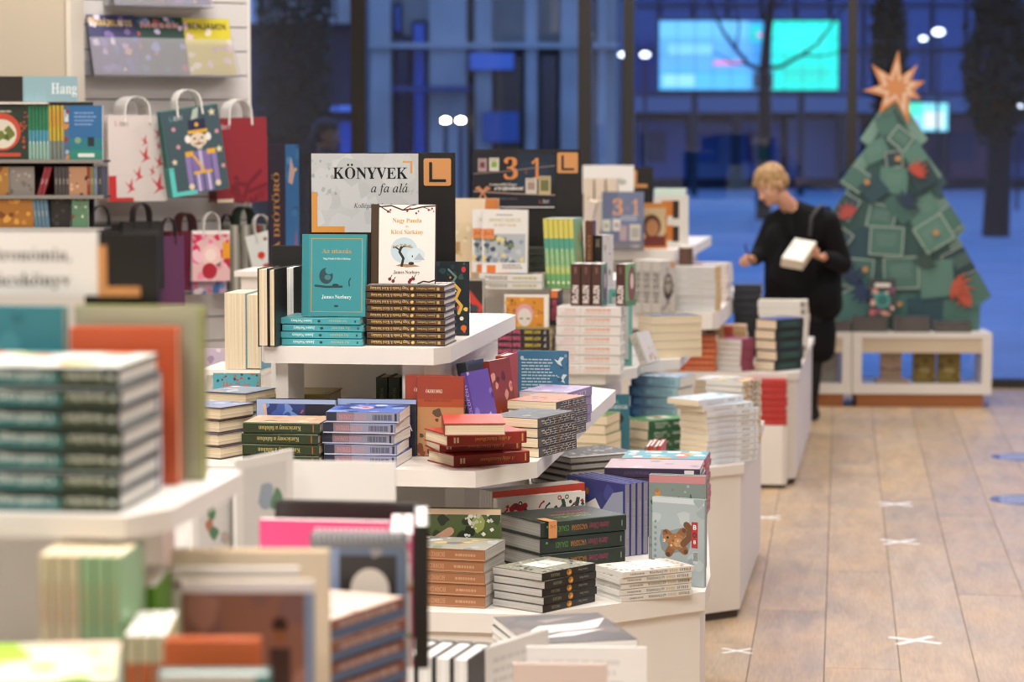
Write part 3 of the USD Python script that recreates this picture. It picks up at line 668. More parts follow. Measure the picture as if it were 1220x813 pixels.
define('cream_a', .13, .197, .027, '#241f1d', None, None, None, True, CREAM); define('cream_b', .13, .195, .017, '#27221f', None, None, None, True, CREAM)
define('dim_green', .13, .188, .03, '#2c302b', cover_art('#2e342e', ['#596250', '#444b3e', '#6d7462'], 12), None, None, True, WHITEP)
row(['cream_a', 'cream_b'], 2, (306.5, 6.50, A3), {'cream_a': 'thick black-bound book showing its fore edge', 'cream_b': 'thin black-bound book showing its edge', 'dim_green': 'dark green-grey book turned sideways'}, 'the pair by the teal stack', mode='fore', group='books at the left end of the top shelf')
row('dim_green', 1, (337, 6.72, A3), 'dark green-grey book', 'standing behind the left end of the teal stack', mode='fore')
upright('thick_black', (354, 6.90, A3), 'thick tall black book with white top edge behind the teal book', ang=8, back=True)
def flora(a, rnd):
    a.rect(0, 0, 1, 1, '#1f2a30'); a.blobs(26, ['#2f4a4c', '#3d5a50', '#2a3f48'], rnd, (.03, .09)); a.blobs(12, ['#d9a13c', '#c8503c', '#e8c46a', '#d9d2c0', '#8fb3a5', '#e28f3f'], rnd, (.03, .07), (.45, .02, .98, .98)); a.circ(.9, .9, .045, '#c93c4a', 1.3); a.circ(.9, .1, .06, '#dd6a2c'); a.circ(.86, .23, .04, '#eadfca'); a.line([(.68, .72), (.82, .62), (.74, .5), (.86, .4), (.8, .3)], .03, '#e0b050'); a.line([(.6, .9), (.75, .8), (.66, .7)], .02, '#6d8d86')
define('flora', .135, .195, .022, '#20292e', flora, None, None, True)
upright('flora', (528, 6.86, A3), 'dark hardback with bright folk flowers at the right end of the top shelf', ang=-4)

# ---- first display table, middle shelf
def s_dkgreen(a, r): a.rect(0, 0, 1, 1, '#2c3a24'); a.text('Karácsony a faluban', .52, .55, .5, '#b3a56a', 'serif', width=.56); a.rect(.07, .1, .085, .9, '#a35a30'); a.rect(0, .0, 1, .06, '#4c5a3c')
define('dkgreen', .16, .188, .0255, '#2d3b25', cover_art('#c9a98c', ['#d9c19a', '#e4cf9c', '#b98f77', '#8d6f5e'], 12), s_dkgreen, None, True, CREAM)
stack('dkgreen', 4, (380, 557), A2, 81.5, 'L', 'dark green hardback with gold spine lettering', 'the dark green stack', group='dark green hardbacks in a stack', jit=(.8, .002))
def f_blue(a, rnd): a.rect(0, 0, 1, 1, '#5673c4'); a.blobs(20, ['#8fa6dd', '#34498f', '#c9d3ee', '#2a3a78'], rnd, (.08, .2)); a.circ(.55, .55, .2, '#d6a9c0', .6); a.circ(.6, .55, .08, '#b9566e', .6)
def s_blue(a, r): a.rect(0, 0, 1, 1, '#8e8fa8'); a.rect(.86, 0, 1, 1, '#2b3044'); a.rect(.62, 0, .86, 1, '#8a7683'); a.text('ROXFORT EXPRESSZ', .64, .5, .5, '#c08d98', 'serif', width=.38); a.greek(.1, .2, .42, .8, 1, '#5d6178', r, .9); a.rect(.03, .1, .06, .9, '#2b2f40'); a.rect(0, .88, 1, 1, '#c7cbe0')
define('bluepic', .175, .178, .0255, '#5a6590', f_blue, s_blue, None, False, WHITEP)
stack('bluepic', 5, (472, 557), A2, 81.5, 'L', 'mauve-spined paperback with blue picture cover', 'the mauve stack', group='mauve-spined paperbacks in a stack', jit=(2.5, .004))
def f_land(a, rnd):
    a.rect(0, 0, 1, 1, '#2d3f78'); a.blobs(16, ['#6f8fd0', '#3f5ca8', '#8aa3d8'], rnd, (.05, .12), (0, .2, .5, 1)); a.poly([(0, .95), (.1, .95), (.16, .1), (0, .1)], '#a4b4d8'); a.line([(.1, .9), (.16, .2)], .02, '#cfae9e'); a.rect(.62, 0, 1, 1, '#1d2132'); a.text('ÉS', .66, .56, .3, '#c2544c', 'sans'); a.text('A', .45, .35, .28, '#c2544c', 'sans'); a.text('VA', .88, .5, .12, '#e8e6ee', 'sans'); a.rect(0, .92, 1, 1, '#9fb2dc')
define('land', .20, .14, .03, '#20243a', f_land, None, None, True)
upright('land', (350, 6.395, A2), 'landscape blue and black hardback with red letters behind the dark green stack', lean=3)
upright('land', (447, 6.40, A2), 'landscape blue and black hardback behind the mauve stack', lean=3)
define('olive', .17, .165, .038, '#857746', cover_art('#8c7d4a', ['#75683a', '#998a56'], 6), None, None, True, CREAM)
stack('olive', 3, (392, 500), A2, 81.5, 'L', 'thick olive gold hardback lying flat', 'the olive stack in the recess', d=6.77, group='olive hardbacks in the recess')
define('forest', .12, .165, .0315, '#2a331f', None, spine_text('#2a331f', [('ERDŐK', .7, .3, '#6d7048', 'serif', .3)]), None, True, CREAM)
row('forest', 3, (447, 6.72, A2), 'dark green cloth-bound book', 'the dark green trio in the recess', group='dark green trio in the recess')
def f_red(a, rnd):
    a.rect(0, 0, 1, 1, '#9c3f2c'); a.rect(0, .0, 1, .62, '#b98a5c'); a.blobs(26, ['#d9b98a', '#8a4a30', '#c77a44', '#ead7b0', '#6d3524', '#5d4a3a'], rnd, (.05, .13), (0, .02, 1, .6)); a.rect(0, .62, 1, .72, '#a9512f'); a.text('ÓKORI DOKI', .36, .82, .045, '#ecd9bf', 'serif', width=.36); a.text('HÍRES ÉS SZÍNES', .45, .70, .03, '#7d2a1c', 'serif', width=.6)
define('redbook', .118, .198, .02, '#8f3626', f_red, None, None, True, CREAM)
upright('redbook', (524, 6.395, A2), 'red-brown hardback with a crowd scene standing in front of its twin')
upright('redbook', (510, 6.428, A2), 'red-brown hardback half hidden behind its twin on the middle shelf')
define('purple', .13, .19, .016, '#5a3f97', cover_art('#6a4da8', ['#8f74c8', '#4a357f', '#c9b5e0'], 10), spine_text('#6a4da8', [('HOLDFÉNY', .6, .5, '#cdbde6', 'sans', .5)]), None, False, WHITEP)
define('slate', .13, .20, .028, '#39424a', cover_art('#39424a', ['#59626a', '#2a3138'], 8), spine_text('#39424a', [('TITOK', .6, .45, '#8d979d', 'sans', .4)]), None, True, WHITEP)
define('rust', .13, .20, .018, '#7d2f22', cover_art('#8d3a26', ['#c95a3a', '#e0a08a', '#5d231a'], 14), spine_text('#7d2f22', [('A SZÍV', .6, .5, '#e8b7a2', 'serif', .4)]), None, False, WHITEP)
row(['slate'], 1, (556, 6.74, A2), 'slate grey hardback leaning', 'behind the purple paperback on the middle shelf', tilt=-9, ang=-20)
row(['purple'], 1, (566, 6.60, A2), 'purple paperback leaning', 'against the red-brown book on the middle shelf', tilt=-13, ang=-25)
row(['rust'], 1, (586, 6.79, A2), 'dark red paperback leaning', 'between the purple paperback and the orange-red hardback', tilt=-8, ang=-25)
define('orange_red', .13, .20, .030, '#a93a22', cover_art('#b5402a', ['#c95a3a'], 4), spine_text('#a93a22', [('VÖRÖS', .6, .4, '#c9694f', 'serif', .4)]), None, True, WHITEP)
row(['orange_red'], 1, (590, 6.96, A2), 'tall orange-red hardback standing upright', 'right of the leaning books on the middle shelf', ang=-14)
def s_classic(a, r): a.rect(0, 0, 1, 1, '#8c2b24'); a.text('A világ klasszikusai', .43, .55, .34, '#d3a052', 'italic', width=.46); a.rect(.04, .15, .06, .85, '#c39a58'); a.rect(.86, .25, .885, .75, '#e0c9a4'); a.rect(.9, .25, .925, .75, '#e0c9a4'); a.rect(.0, .0, .012, 1, '#6d201b')
define('classic', .145, .205, .0295, '#8f2c25', cover_art('#c04a3a', ['#b84334'], 2), s_classic, None, True, CREAM)
z = A2 + .0007
for F, an, mode, lab in [((541, 557.5), 28, 'R', 'red hardback with gilt spine lettering, bottom of the crooked red pile'), ((524, 540), 16, 'R', 'red hardback sticking out to the left, third in the crooked red pile'),
                         ((533, 533), 24, 'R', 'red hardback sticking out to the right, second in the crooked red pile'), ((530.5, 520), 3, 'x', 'red hardback with pale page edge, top of the crooked red pile')]:
    b = BOOKS['classic']; f = on_z(F[0], F[1], z); a_ = math.radians(an); eR = np.array([math.cos(a_), math.sin(a_)]); eL = np.array([-eR[1], eR[0]])
    if mode == 'R': cc = f[:2] + eR * b['h'] / 2 + eL * b['w'] / 2; xa = a_ + PI / 2
    else: cc = f[:2] + eR * b['w'] / 2 * .95 + eL * b['h'] / 2; xa = a_
    put('classic', mat4(rz(xa), (cc[0], cc[1], z)), lab, 'red hardbacks in the crooked pile'); z += b['t'] + .0009
def s_zebra(a, r):
    a.rect(0, 0, 1, 1, '#5c5a5a'); a.greek(.02, .08, .98, .92, 5, '#cfccc8', r, .8); a.rect(.45, 0, .52, 1, '#8d7563'); a.greek(.02, .1, .98, .9, 3, '#2b2a2c', r, .6)
def f_zebra(a, rnd): a.rect(0, 0, 1, 1, '#3c4148'); a.blobs(14, ['#545b64', '#2a2e34', '#b9775c', '#8c9098'], rnd, (.08, .18)); a.rect(.55, .1, .95, .85, '#4a515a'); a.rect(0, .9, 1, 1, '#6c7076')
define('zebra', .14, .21, .0235, '#454548', f_zebra, s_zebra, None, False, CREAM)
stack('zebra', 4, (641, 546), A2, 62, 'R', 'paperback with black and white lettered spine', 'the corner stack', group='black and white spined paperbacks in front', jit=(.8, .002))
define('zebra_b', .14, .20, .0235, '#4a4a50', cover_art('#c9775c', ['#e0a590', '#3c4148', '#8d4a3c'], 9), s_zebra, None, False, CREAM)
stack('zebra_b', 4, (664, 524), A2, 66, 'R', 'paperback with dark reddish cover', 'the stack behind the corner stack', group='reddish covered paperbacks behind', jit=(.8, .002))
define('lilac', .14, .20, .024, '#8f7ea6', cover_art('#a898bf', ['#c7bcd8', '#7d6c98'], 9), spine_text('#9a8ab2', [('LILA', .5, .5, '#e6e0ee', 'sans', .5)]), None, False, WHITEP)
stack('lilac', 4, (677, 512), A2, 70, 'R', 'lilac paperback', 'the lilac stack', group='lilac paperbacks', jit=(1.5, .003))
def b_navy(a, rnd):
    a.rect(0, 0, 1, 1, '#3b6f8f'); a.greek(.1, .18, .82, .9, 15, '#b9cbd3', rnd, .4); a.circ(.11, .9, .035, '#b7c9cc', 1.2)
    for x, y in ((.84, .86), (.9, .6), (.86, .24)): a.poly([(x - .1, y + .03), (x - .02, y), (x + .02, y + .06), (x + .1, y + .05), (x + .03, y - .02), (x + .06, y - .08), (x - .02, y - .05)], '#cfd8d8')
    a.blobs(8, ['#2f5b78', '#7f9fae'], rnd, (.03, .07), (.85, 0, 1, 1)); a.rect(.0, .1, .07, .13, '#c9c0a0')
define('navyback', .145, .187, .025, '#356a8b', None, None, b_navy, True, WHITEP)
upright('navyback', (646, 7.26, A2), 'blue hardback showing its back cover text at the right of the middle shelf', back=True)
define('orange_small', .10, .125, .015, '#e0563a', blurb('#e0563a', '#f3d9cc', 6, lambda a, r: a.circ(.2, .6, .14, '#f3e6dc')), None, None, False)
upright('orange_small', (600, 7.32, A2), 'small orange book behind the cream-edged stack')
define('heidi', .125, .152, .03, '#58a5b4', lambda a, r: (a.rect(0, 0, 1, 1, '#5aa7b6'), a.text('Heidi és', .5, .78, .13, '#c25a45', 'sans', width=.62), a.text('Erin', .62, .6, .13, '#c25a45', 'sans', width=.36), a.text('titkos', .55, .38, .13, '#28506a', 'italic', width=.46), a.text('kert', .6, .2, .13, '#28506a', 'italic', width=.34), a.blobs(14, ['#28506a', '#c25a45', '#9fd0d8'], r, (.02, .05), (0, .85, 1, 1)), a.blobs(10, ['#28506a', '#c25a45'], r, (.02, .05), (.92, .3, 1, 1))), None, None, False, CREAM)
upright('heidi', (280, 6.98, A2), 'turquoise paperback with red title below the riser at the left', ang=-4)
def pale(c, cols): return cover_art(c, cols, 10)
define('left_a', .14, .14, .031, '#5a4a44', pale('#8795b5', ['#b5bdd0', '#d9d5d8', '#5c6c96']), None, None, True, CREAM); define('left_b', .13, .16, .027, '#4a5e66', pale('#7f8fa5', ['#cfd5dc', '#55647c', '#c9a890']), None, None, True, CREAM)
stack('left_a', 4, (263, 548), A2, 60, 'r', 'thick brown-boarded hardback with pale pages', 'the front stack at left', group='brown-boarded hardbacks', jit=(1.5, .004))
stack('left_b', 5, (287, 541), A2, 62, 'r', 'blue-grey hardback with cream pages', 'the rear stack at left', d=6.57, group='blue-grey hardbacks in the rear stack', jit=(5, .006))
define('open_a', .16, .216, .060, '#e4d8c4', None, None, None, False, CREAM); define('open_b', .16, .214, .046, '#4c93a8', None, None, None, True, CREAM)
row(['open_a', 'open_b'], 2, (267, 7.33, S1), {'open_a': 'very thick cream book showing its pages', 'open_b': 'thick blue-bound book showing its pages'}, 'the pair on the small riser', mode='fore', group='thick books on the small riser')
define('lilac_card', .12, .15, .01, '#b9a5b8', cover_art('#bfb0c4', ['#d9cfdb', '#9d86a8', '#e8dfe6'], 8), None, None, False)
upright('lilac_card', (254, 7.78, A2), 'lilac and white book left of the riser')

# ---- first display table, bottom shelf
def s_cook(a, r): a.rect(0, 0, 1, 1, '#9c6a48'); a.text('BORKONYHA ÍZEI', .62, .5, .42, '#c59a78', 'sans', width=.40); a.greek(.1, .35, .38, .65, 1, '#bf9270', r, .8); a.rect(0, .86, 1, 1, '#b98662'); a.rect(.0, .0, 1, .08, '#7d5236')
define('cook', .17, .23, .0265, '#96643f', cover_art('#a9a89c', ['#d8d8d2', '#8d9a78', '#e0c27a', '#b7bcc0', '#f0ede4', '#c9a45c', '#7d8288'], 34), s_cook, None, False, GREYP, 'cookbook', 'cookbook', .3)
stack('cook', 5, (577, 726), A1, 74, 'L', 'tan-spined cookbook in clear wrap', 'the tan cookbook stack', group='tan-spined cookbooks', jit=(.8, .003))
def b_flower(a, rnd):
    a.rect(0, 0, 1, 1, '#56663a'); a.blobs(22, ['#7d9150', '#a7b060', '#39452c', '#2b3326'], rnd, (.06, .14)); a.blobs(46, ['#e6e8dc', '#cfd4c0', '#f3f3ea'], rnd, (.015, .04), (.55, .1, 1, .95), jag=.6); a.poly([(0, .0), (.5, 0), (.42, .45), (.3, .62), (.12, .55), (0, .6)], '#8d9a9c'); a.line([(0, .62), (.2, .6), (.38, .72)], .05, '#cf9f86'); a.rect(0, .93, 1, 1, '#e6c9ac')
define('garden', .20, .195, .02, '#6c7450', b_flower, None, None, True, CREAM)
upright('garden', (547, 6.22, A1), 'garden photo book with white blossoms behind the tan cookbooks', ang=-5)
def f_jamie(a, rnd):
    a.rect(0, 0, 1, 1, '#2d3a33'); b = Art(a.h, a.w)
    b.text('CSALÁDI', .5, .74, .10, '#7fc057', 'sans', width=.42); b.text('VACSORÁK', .46, .56, .10, '#d98a48', 'sans', width=.46); b.text('JAMIE', .34, .36, .12, '#b3497c', 'sans', width=.4)
    for p, c in b.L: a.add(affinity.rotate(p, 90, origin=(0, 0)), c)
    a.circ(.2, .62, .02, '#8fc057')
def s_jamie(a, r): a.rect(0, 0, 1, 1, '#2d3832'); a.text('CSALÁDI', .75, .5, .36, '#5f9f3f', 'sans', width=.15); a.text('VACSORÁK', .555, .5, .36, '#c07a34', 'sans', width=.19); a.text('Jamie Oliver', .32, .5, .40, '#a34064', 'sans', width=.24); a.circ(.93, .3, .012, '#6fae46', 1); a.rect(.04, .3, .055, .7, '#7d8a80')
define('jamie', .19, .25, .0388, '#2b3730', f_jamie, s_jamie, None, True, GREYP, 'cookbook', 'cookbook', .4)
ZJ = stack('jamie', 4, (645, 623), A1, (743, 613.5), 'R', 'thick dark green cookbook with bright lettering', 'the dark green cookbook stack', top=True, group='thick dark green cookbooks', jit=(.6, .003))
f = on_z(645, 623, ZJ); a_ = azim(f, on_z(743, 613.5, ZJ))
st = thing('paper_band', 'orange paper sticker folded over the top dark green cookbook', 'sticker', mat4(rz(a_), (f[0] + .012 * math.cos(a_), f[1] + .012 * math.sin(a_), ZJ - .0415)))
part(st, 'sticker_front', bx(.006, .030, -.0052, -.0042, .0015, .043), plain('#d9935c', .5)); part(st, 'sticker_top', bx(.006, .030, -.0052, .05, .0425, .0432), plain('#e0a571', .5))
ar = Art(.02, .01); ar.text('3+1', .5, .5, .7, '#5d3a22', 'sans', width=.8); put_art(st, 'sticker_print', ar, (.018, -.0052, .03), (1, 0, 0), (0, 0, 1))
def f_mezze(a, rnd): a.rect(0, 0, 1, 1, '#9a9a8c'); a.blobs(150, ['#3a4049', '#cfcfc2', '#6b7b86', '#b6a984', '#2c3138', '#e3e1d6', '#8a8f6c'], rnd, (.02, .05)); a.rect(.32, .22, .78, .68, '#efece4'); a.text('MEZZE', .55, .45, .05, '#3a3a38', 'serif')
def s_mezze(a, r):
    a.rect(0, 0, 1, 1, '#211f20'); a.text('MEZZE', .76, .5, .42, '#878a66', 'serif', width=.17); a.text('Salma Hage', .24, .5, .3, '#8d8a88', 'serif', width=.18); a.circ(.50, .5, .048, '#c0822f', .8); a.circ(.485, .6, .022, '#e0b05a', .7); a.circ(.52, .35, .014, '#7d4a1c', .8)
define('mezze', .15, .195, .0176, '#232122', f_mezze, s_mezze, None, False, GREYP, 'cookbook', 'cookbook')
stack('mezze', 5, (648, 684), A1, (735, 666), 'R', 'black-spined cookbook with gold ornament', 'the black front stack', top=True, group='black-spined cookbooks', jit=(1.0, .003))
def f_unnep(a, rnd): a.rect(0, 0, 1, 1, '#d9d0c6'); a.blobs(60, ['#5c3f38', '#b4624a', '#2f2b2c', '#e6c8a8', '#8d5a50'], rnd, (.03, .06)); a.rect(.14, .16, .86, .84, '#f2efea'); a.text('AZ ÜNNEPEK', .5, .6, .06, '#4a4440', 'serif', width=.5)
def s_unnep(a, r): a.rect(0, 0, 1, 1, '#dedad2'); a.text('AZ ÜNNEPEK', .50, .5, .5, '#37312d', 'serif', width=.26); a.text('ÍZEI', .29, .5, .5, '#b39a4e', 'serif', width=.12); a.text('ÉTELEI', .12, .5, .5, '#37312d', 'serif', width=.16); a.greek(.7, .3, .93, .7, 1, '#a59f96', r, .8)
define('unnep', .13, .20, .0136, '#dcd8d0', f_unnep, s_unnep, None, False, WHITEP, 'cookbook', 'cookbook')
stack('unnep', 5, (740, 682), A1, (834, 673), 'R', 'white-spined holiday cookbook', 'the thin white front stack', top=True, group='white-spined holiday cookbooks', jit=(.9, .004))
def f_redtop(a, rnd): a.rect(0, 0, 1, 1, '#d5d3d1'); a.rect(0, .86, 1, 1, '#d9513c'); a.rect(.76, .5, .9, .86, '#d9513c'); a.blobs(8, ['#c5c2c6', '#e8e6e4', '#b9bcc6'], rnd, (.04, .1), (.1, .2, .7, .8))
define('redtop', .30, .18, .0105, '#d8d2ce', f_redtop, None, None, True, WHITEP, 'picture_book', 'book')
define('redtop2', .30, .18, .0105, '#dd5540', None, None, None, True, WHITEP, 'picture_book', 'book')
p0 = at_y(586, 590, 6.62); 
for i in range(5):
    q = np.array([p0[0], p0[1], A1]) + np.array([math.cos(math.radians(36)), math.sin(math.radians(36)), 0]) * .15 + np.array([-math.sin(math.radians(36)), math.cos(math.radians(36)), 0]) * .0115 * i
    upright('redtop', q, 'wide white picture book with red upper edge, ' + ['front', 'second', 'middle', 'fourth', 'rear'][i] + ' one of the upright five', ang=36, group='wide white and red picture books')
t_ = []
def f_folk(a, rnd):
    a.rect(0, 0, 1, 1, '#e9e5de')
    a.line([(.16, .84), (.2, .88), (.26, .83), (.31, .87)], .03, '#b3272f')
    for k in range(34):
        x, y = .05 + .9 * rnd.random(), .55 + .4 * rnd.random(); c = rnd.choice(['#b3272f', '#26443e', '#26443e', '#3d6a5c', '#c9404a']); kind = rnd.randrange(3)
        if kind == 0: a.add(Point(*a.q(x, y)).buffer(.006).difference(Point(*a.q(x, y)).buffer(.0032)), c)
        elif kind == 1: a.line([(x - .02, y - .05), (x, y), (x + .03, y + .03)], .008, c); a.circ(x + .03, y + .03, .012, c)
        else: a.poly([(x, y), (x + .03, y + .03), (x + .05, y - .02), (x + .02, y - .03)], c)
    a.poly([(.72, .92), (.75, .74), (.84, .70), (.92, .78), (.94, .92), (.90, .93), (.88, .80), (.83, .78), (.78, .80), (.76, .92)], '#2b4a44'); a.circ(.83, .87, .018, '#2b4a44')
    a.blobs(30, ['#b3272f', '#26443e', '#3d6a5c'], rnd, (.015, .04), (.05, .05, .95, .5))
define('folk', .27, .178, .02, '#ebe8e2', f_folk, None, None, True, WHITEP, 'picture_book', 'book')
p0 = at_y(592, 599, 6.50); q = np.array([p0[0], p0[1], A1]) + np.array([math.cos(math.radians(33)), math.sin(math.radians(33)), 0]) * .135
upright('folk', q, 'white picture book with red and green folk motifs behind the dark green cookbooks', ang=33)
def f_navy(a, rnd):
    a.rect(0, 0, 1, 1, '#37407c'); a.blobs(10, ['#2b3266', '#454f92'], rnd, (.08, .2)); a.blobs(14, ['#c98a3f', '#a35f2c', '#e0b868'], rnd, (.03, .07), (.02, .3, .35, .9)); a.poly([(.3, .62), (.5, .74), (.62, .55), (.5, .42)], '#e8e4dc'); a.poly([(.62, .6), (.8, .85), (.98, .9), (.98, .5), (.75, .45)], '#9aa0b4'); a.blobs(10, ['#c98a3f', '#d9c9a0'], rnd, (.02, .05), (.1, .05, .9, .4))
define('navy', .24, .19, .0195, '#474c8c', None, spine_text('#8d8a98', [('CSILLAGOK MESÉJE', .5, .4, '#a9a7b2', 'serif', .5)], (.0, 0, 1, .16, '#3a3f78')), f_navy, True, WHITEP, 'picture_book', 'book')
p0 = on_z(744, 664, A1)
row('navy', 4, (p0[0], p0[1], A1), 'dark blue picture book with silvery spine', 'the upright blue four', ang=37, group='dark blue picture books in a row')
def b_squirrel(a, rnd):
    a.rect(0, 0, 1, 1, '#a3b0b3'); a.rect(0, .94, 1, 1, '#c4cdd0'); a.blobs(8, ['#b3bec0', '#96a4a8'], rnd, (.08, .16))
    X, Y = .44, .5
    a.poly([(X - .3, Y + .02), (X - .26, Y + .13), (X - .1, Y + .12), (X + .1, Y + .16), (X + .27, Y + .12), (X + .3, Y - .02), (X + .25, Y - .13), (X + .05, Y - .12), (X - .14, Y - .17), (X - .26, Y - .1)], '#7f8b8f')
    for dx, dy in [(-.17, .09), (.16, .12), (.19, -.10), (-.12, -.14)]: a.line([(X + dx * .4, Y + dy * .4), (X + dx, Y + dy)], .075, '#8a5d3a'); a.circ(X + dx * 1.1, Y + dy * 1.1, .04, '#5d4030')
    a.circ(X + .02, Y, .17, '#9a6a42', .85); a.circ(X + .06, Y - .01, .10, '#b58a5c', .8); a.blobs(16, ['#c9a274', '#7d5434', '#a97a4e', '#d9bd94'], rnd, (.012, .03), (X - .1, Y - .07, X + .16, Y + .07))
    a.line([(X + .16, Y - .02), (X + .27, Y + .05), (X + .29, Y + .16), (X + .22, Y + .2)], .06, '#6d4a30')
    a.circ(X - .15, Y + .03, .085, '#a3734a', .85); a.circ(X - .2, Y + .085, .03, '#8a5d3a'); a.circ(X - .11, Y + .09, .03, '#8a5d3a'); a.circ(X - .14, Y + .04, .022, '#231a16'); a.circ(X - .21, Y + .005, .03, '#d9c3a6'); a.circ(X - .225, Y + .005, .010, '#3a2a24')
    a.rect(.76, .44, .88, .74, '#a8333a'); a.text('B', .82, .68, .05, '#f0e6e4', 'bold'); a.text('O', .82, .59, .05, '#2b2222', 'bold'); a.text('8', .82, .51, .04, '#f0e6e4', 'bold'); barcode(a, .79, .26, .09, .14, rnd, '#c4cdd0'); a.greek(.04, .15, .09, .75, 9, '#7d8a8e', rnd)
define('squirrel', .14, .214, .012, '#9dabae', None, None, b_squirrel, True, WHITEP, 'picture_book', 'book')
upright('squirrel', (810, 6.265, A1), 'grey picture book with a brown squirrel on its back cover at the table corner', ang=-28, back=True)
def f_tiger(a, rnd): a.rect(0, 0, 1, 1, '#7f8d88'); a.rect(0, .92, 1, 1, '#c9878a'); a.blobs(18, ['#c98a3f', '#b5702c', '#55617a', '#8d7a4a', '#3f5a4a'], rnd, (.03, .08), (.05, .55, .6, .85)); a.blobs(20, ['#a3aea8', '#6d7c78'], rnd, (.02, .05)); a.line([(.7, .6), (.74, .8), (.78, .7)], .01, '#4a5a50')
define('tiger', .145, .235, .03, '#84918c', f_tiger, None, None, True, WHITEP, 'picture_book', 'book')
upright('tiger', (808, 6.52, A1), 'grey-green picture book with small animals behind the squirrel book', ang=-14)
define('fan_a', .2, .20, .006, '#d9d4d0', None, None, None, False, WHITEP, 'picture_book', 'book'); define('fan_b', .2, .19, .006, '#a88a80', None, None, None, False, WHITEP, 'picture_book', 'book')
define('aubergine', .2, .26, .026, '#3b2f45', cover_art('#b9a0a8', ['#cfb8c0', '#8d7a88'], 8), spine_text('#3b3048', [('NAGY MESEKÖNYV', .6, .4, '#5d5070', 'serif', .4)], (.06, .1, .16, .8, '#d9d5d6')), None, True, WHITEP, 'picture_book', 'book')
stack('aubergine', 7, (835, 590), A1, 81.5, 'L', 'aubergine picture book with white price label', 'the aubergine pile', d=7.0, group='aubergine picture books', jit=(1, .003))
def f_bright(a, rnd): a.rect(0, 0, 1, 1, '#4f9fae'); a.blobs(30, ['#e6e2d4', '#d9a13c', '#2f7f96', '#c94f3a', '#8fc0c4', '#f0efe8'], rnd, (.05, .12))
define('bright', .24, .19, .018, '#b23a2e', f_bright, spine_text('#b23a2e', [('MESÉK', .5, .5, '#e8c9a0', 'sans', .3)]), None, True, WHITEP, 'picture_book', 'book')
stack('bright', 9, (842, 570), A1, 81.5, 'R', 'turquoise picture book with red spine', 'the turquoise pile at the right', d=7.35, group='turquoise picture books', jit=(1.5, .003))
def f_dark(a, rnd): a.rect(0, 0, 1, 1, '#2b3042'); a.blobs(90, ['#7d8698', '#d9dae0', '#454c60', '#1b1e2a', '#a5abb8'], rnd, (.02, .06)); a.rect(.9, 0, 1, 1, '#e6e2dc')
define('darkset', .22, .27, .0195, '#1d1d22', f_dark, spine_text('#1d1d22', [('ÉJFÉL', .5, .5, '#8d7a50', 'serif', .3)]), None, True, GREYP)
stack('darkset', 5, (679, 546), A1, (769, 538.5), 'r', 'black-boarded hardback with dark marbled cover', 'the marbled stack', top=True, group='black-boarded marbled hardbacks', jit=(1.2, .004))
define('thin_red', .2, .115, .012, '#c0392f', None, spine_text('#b5392e', [('ABC', .5, .5, '#e8d0b0', 'sans', .2)]), None, True, WHITEP); define('thin_brown', .2, .112, .012, '#7d5c48', None, spine_text('#8d6a50', [('ABC', .5, .5, '#e8d0b0', 'sans', .2)]), None, True, WHITEP)
row(['thin_brown', 'thin_red', 'thin_brown', 'thin_red'], 4, (769, 8.12, A1), {'thin_red': 'thin red hardback', 'thin_brown': 'thin brown hardback'}, 'the thin row right of the marbled stack', ang=-8, group='thin red and brown hardbacks')
# ================================================================== second display table
# upper shelf (B3)
def f_impr(a, rnd):
    a.rect(0, 0, 1, 1, '#dcdad6'); a.rect(.04, .05, .96, .62, '#a9b0b4'); a.blobs(40, ['#5b6a80', '#8794a6', '#c9a54a', '#6d7a56', '#b9bfc4', '#3f4a60', '#d8c88a'], rnd, (.04, .1), (.04, .12, .96, .56)); a.rect(.04, .05, .96, .16, '#dcdad6')
    a.text('MONET KERTJE', .5, .84, .055, '#b9b06a', 'serif', width=.72); a.text('ÉS MÁS TÁJAK', .5, .76, .04, '#c99a68', 'serif', width=.5); a.greek(.3, .9, .7, .94, 1, '#8d8a84', rnd); a.rect(.0, .54, .26, .70, '#d9824a'); a.text('3+1', .14, .63, .06, '#5d3018', 'sans'); a.rect(.1, .0, .3, .12, '#d9702c'); a.greek(.45, .06, .95, .14, 2, '#3f3d3a', rnd)
def s_impr(a, r): a.rect(0, 0, 1, 1, '#dedbd5'); a.greek(.08, .25, .5, .75, 1, '#bdb58d', r, .8); a.greek(.55, .2, .92, .8, 2, '#a09b92', r, .8)
define('impr', .172, .237, .0275, '#dad7d1', f_impr, s_impr, None, False, WHITEP)
ZI = stack('impr', 2, (645, 345.5), B3, 81.5, 'L', 'white paperback with faint spine lettering', 'the pair under the painting covers', group='white art paperbacks lying flat', jit=(.6, .002))
upright('impr', (601, 9.735, ZI), 'white book with a painted landscape cover, the front one of two', lean=3)
upright('impr', (589, 9.785, ZI), 'white book with a painted landscape cover, half hidden behind its twin', lean=3)
define('yellowflat', .14, .17, .0135, '#d1b93a', None, spine_text('#d3bd3e', []), None, False, YELP); define('darkflat', .14, .17, .0135, '#3b3f33', None, spine_text('#3a3f35', [('NAPTÁR', .5, .4, '#77785a', 'sans', .3)]), None, False, GREYP)
for q_ in range(1):
    stack(['yellowflat', 'darkflat'], 10, (652, 345), B3, 81.5, 'L', {'yellowflat': 'yellow paperback', 'darkflat': 'dark olive paperback'}, 'the striped yellow stack', d=9.92, group='paperbacks of the striped yellow stack', jit=(1, .002))
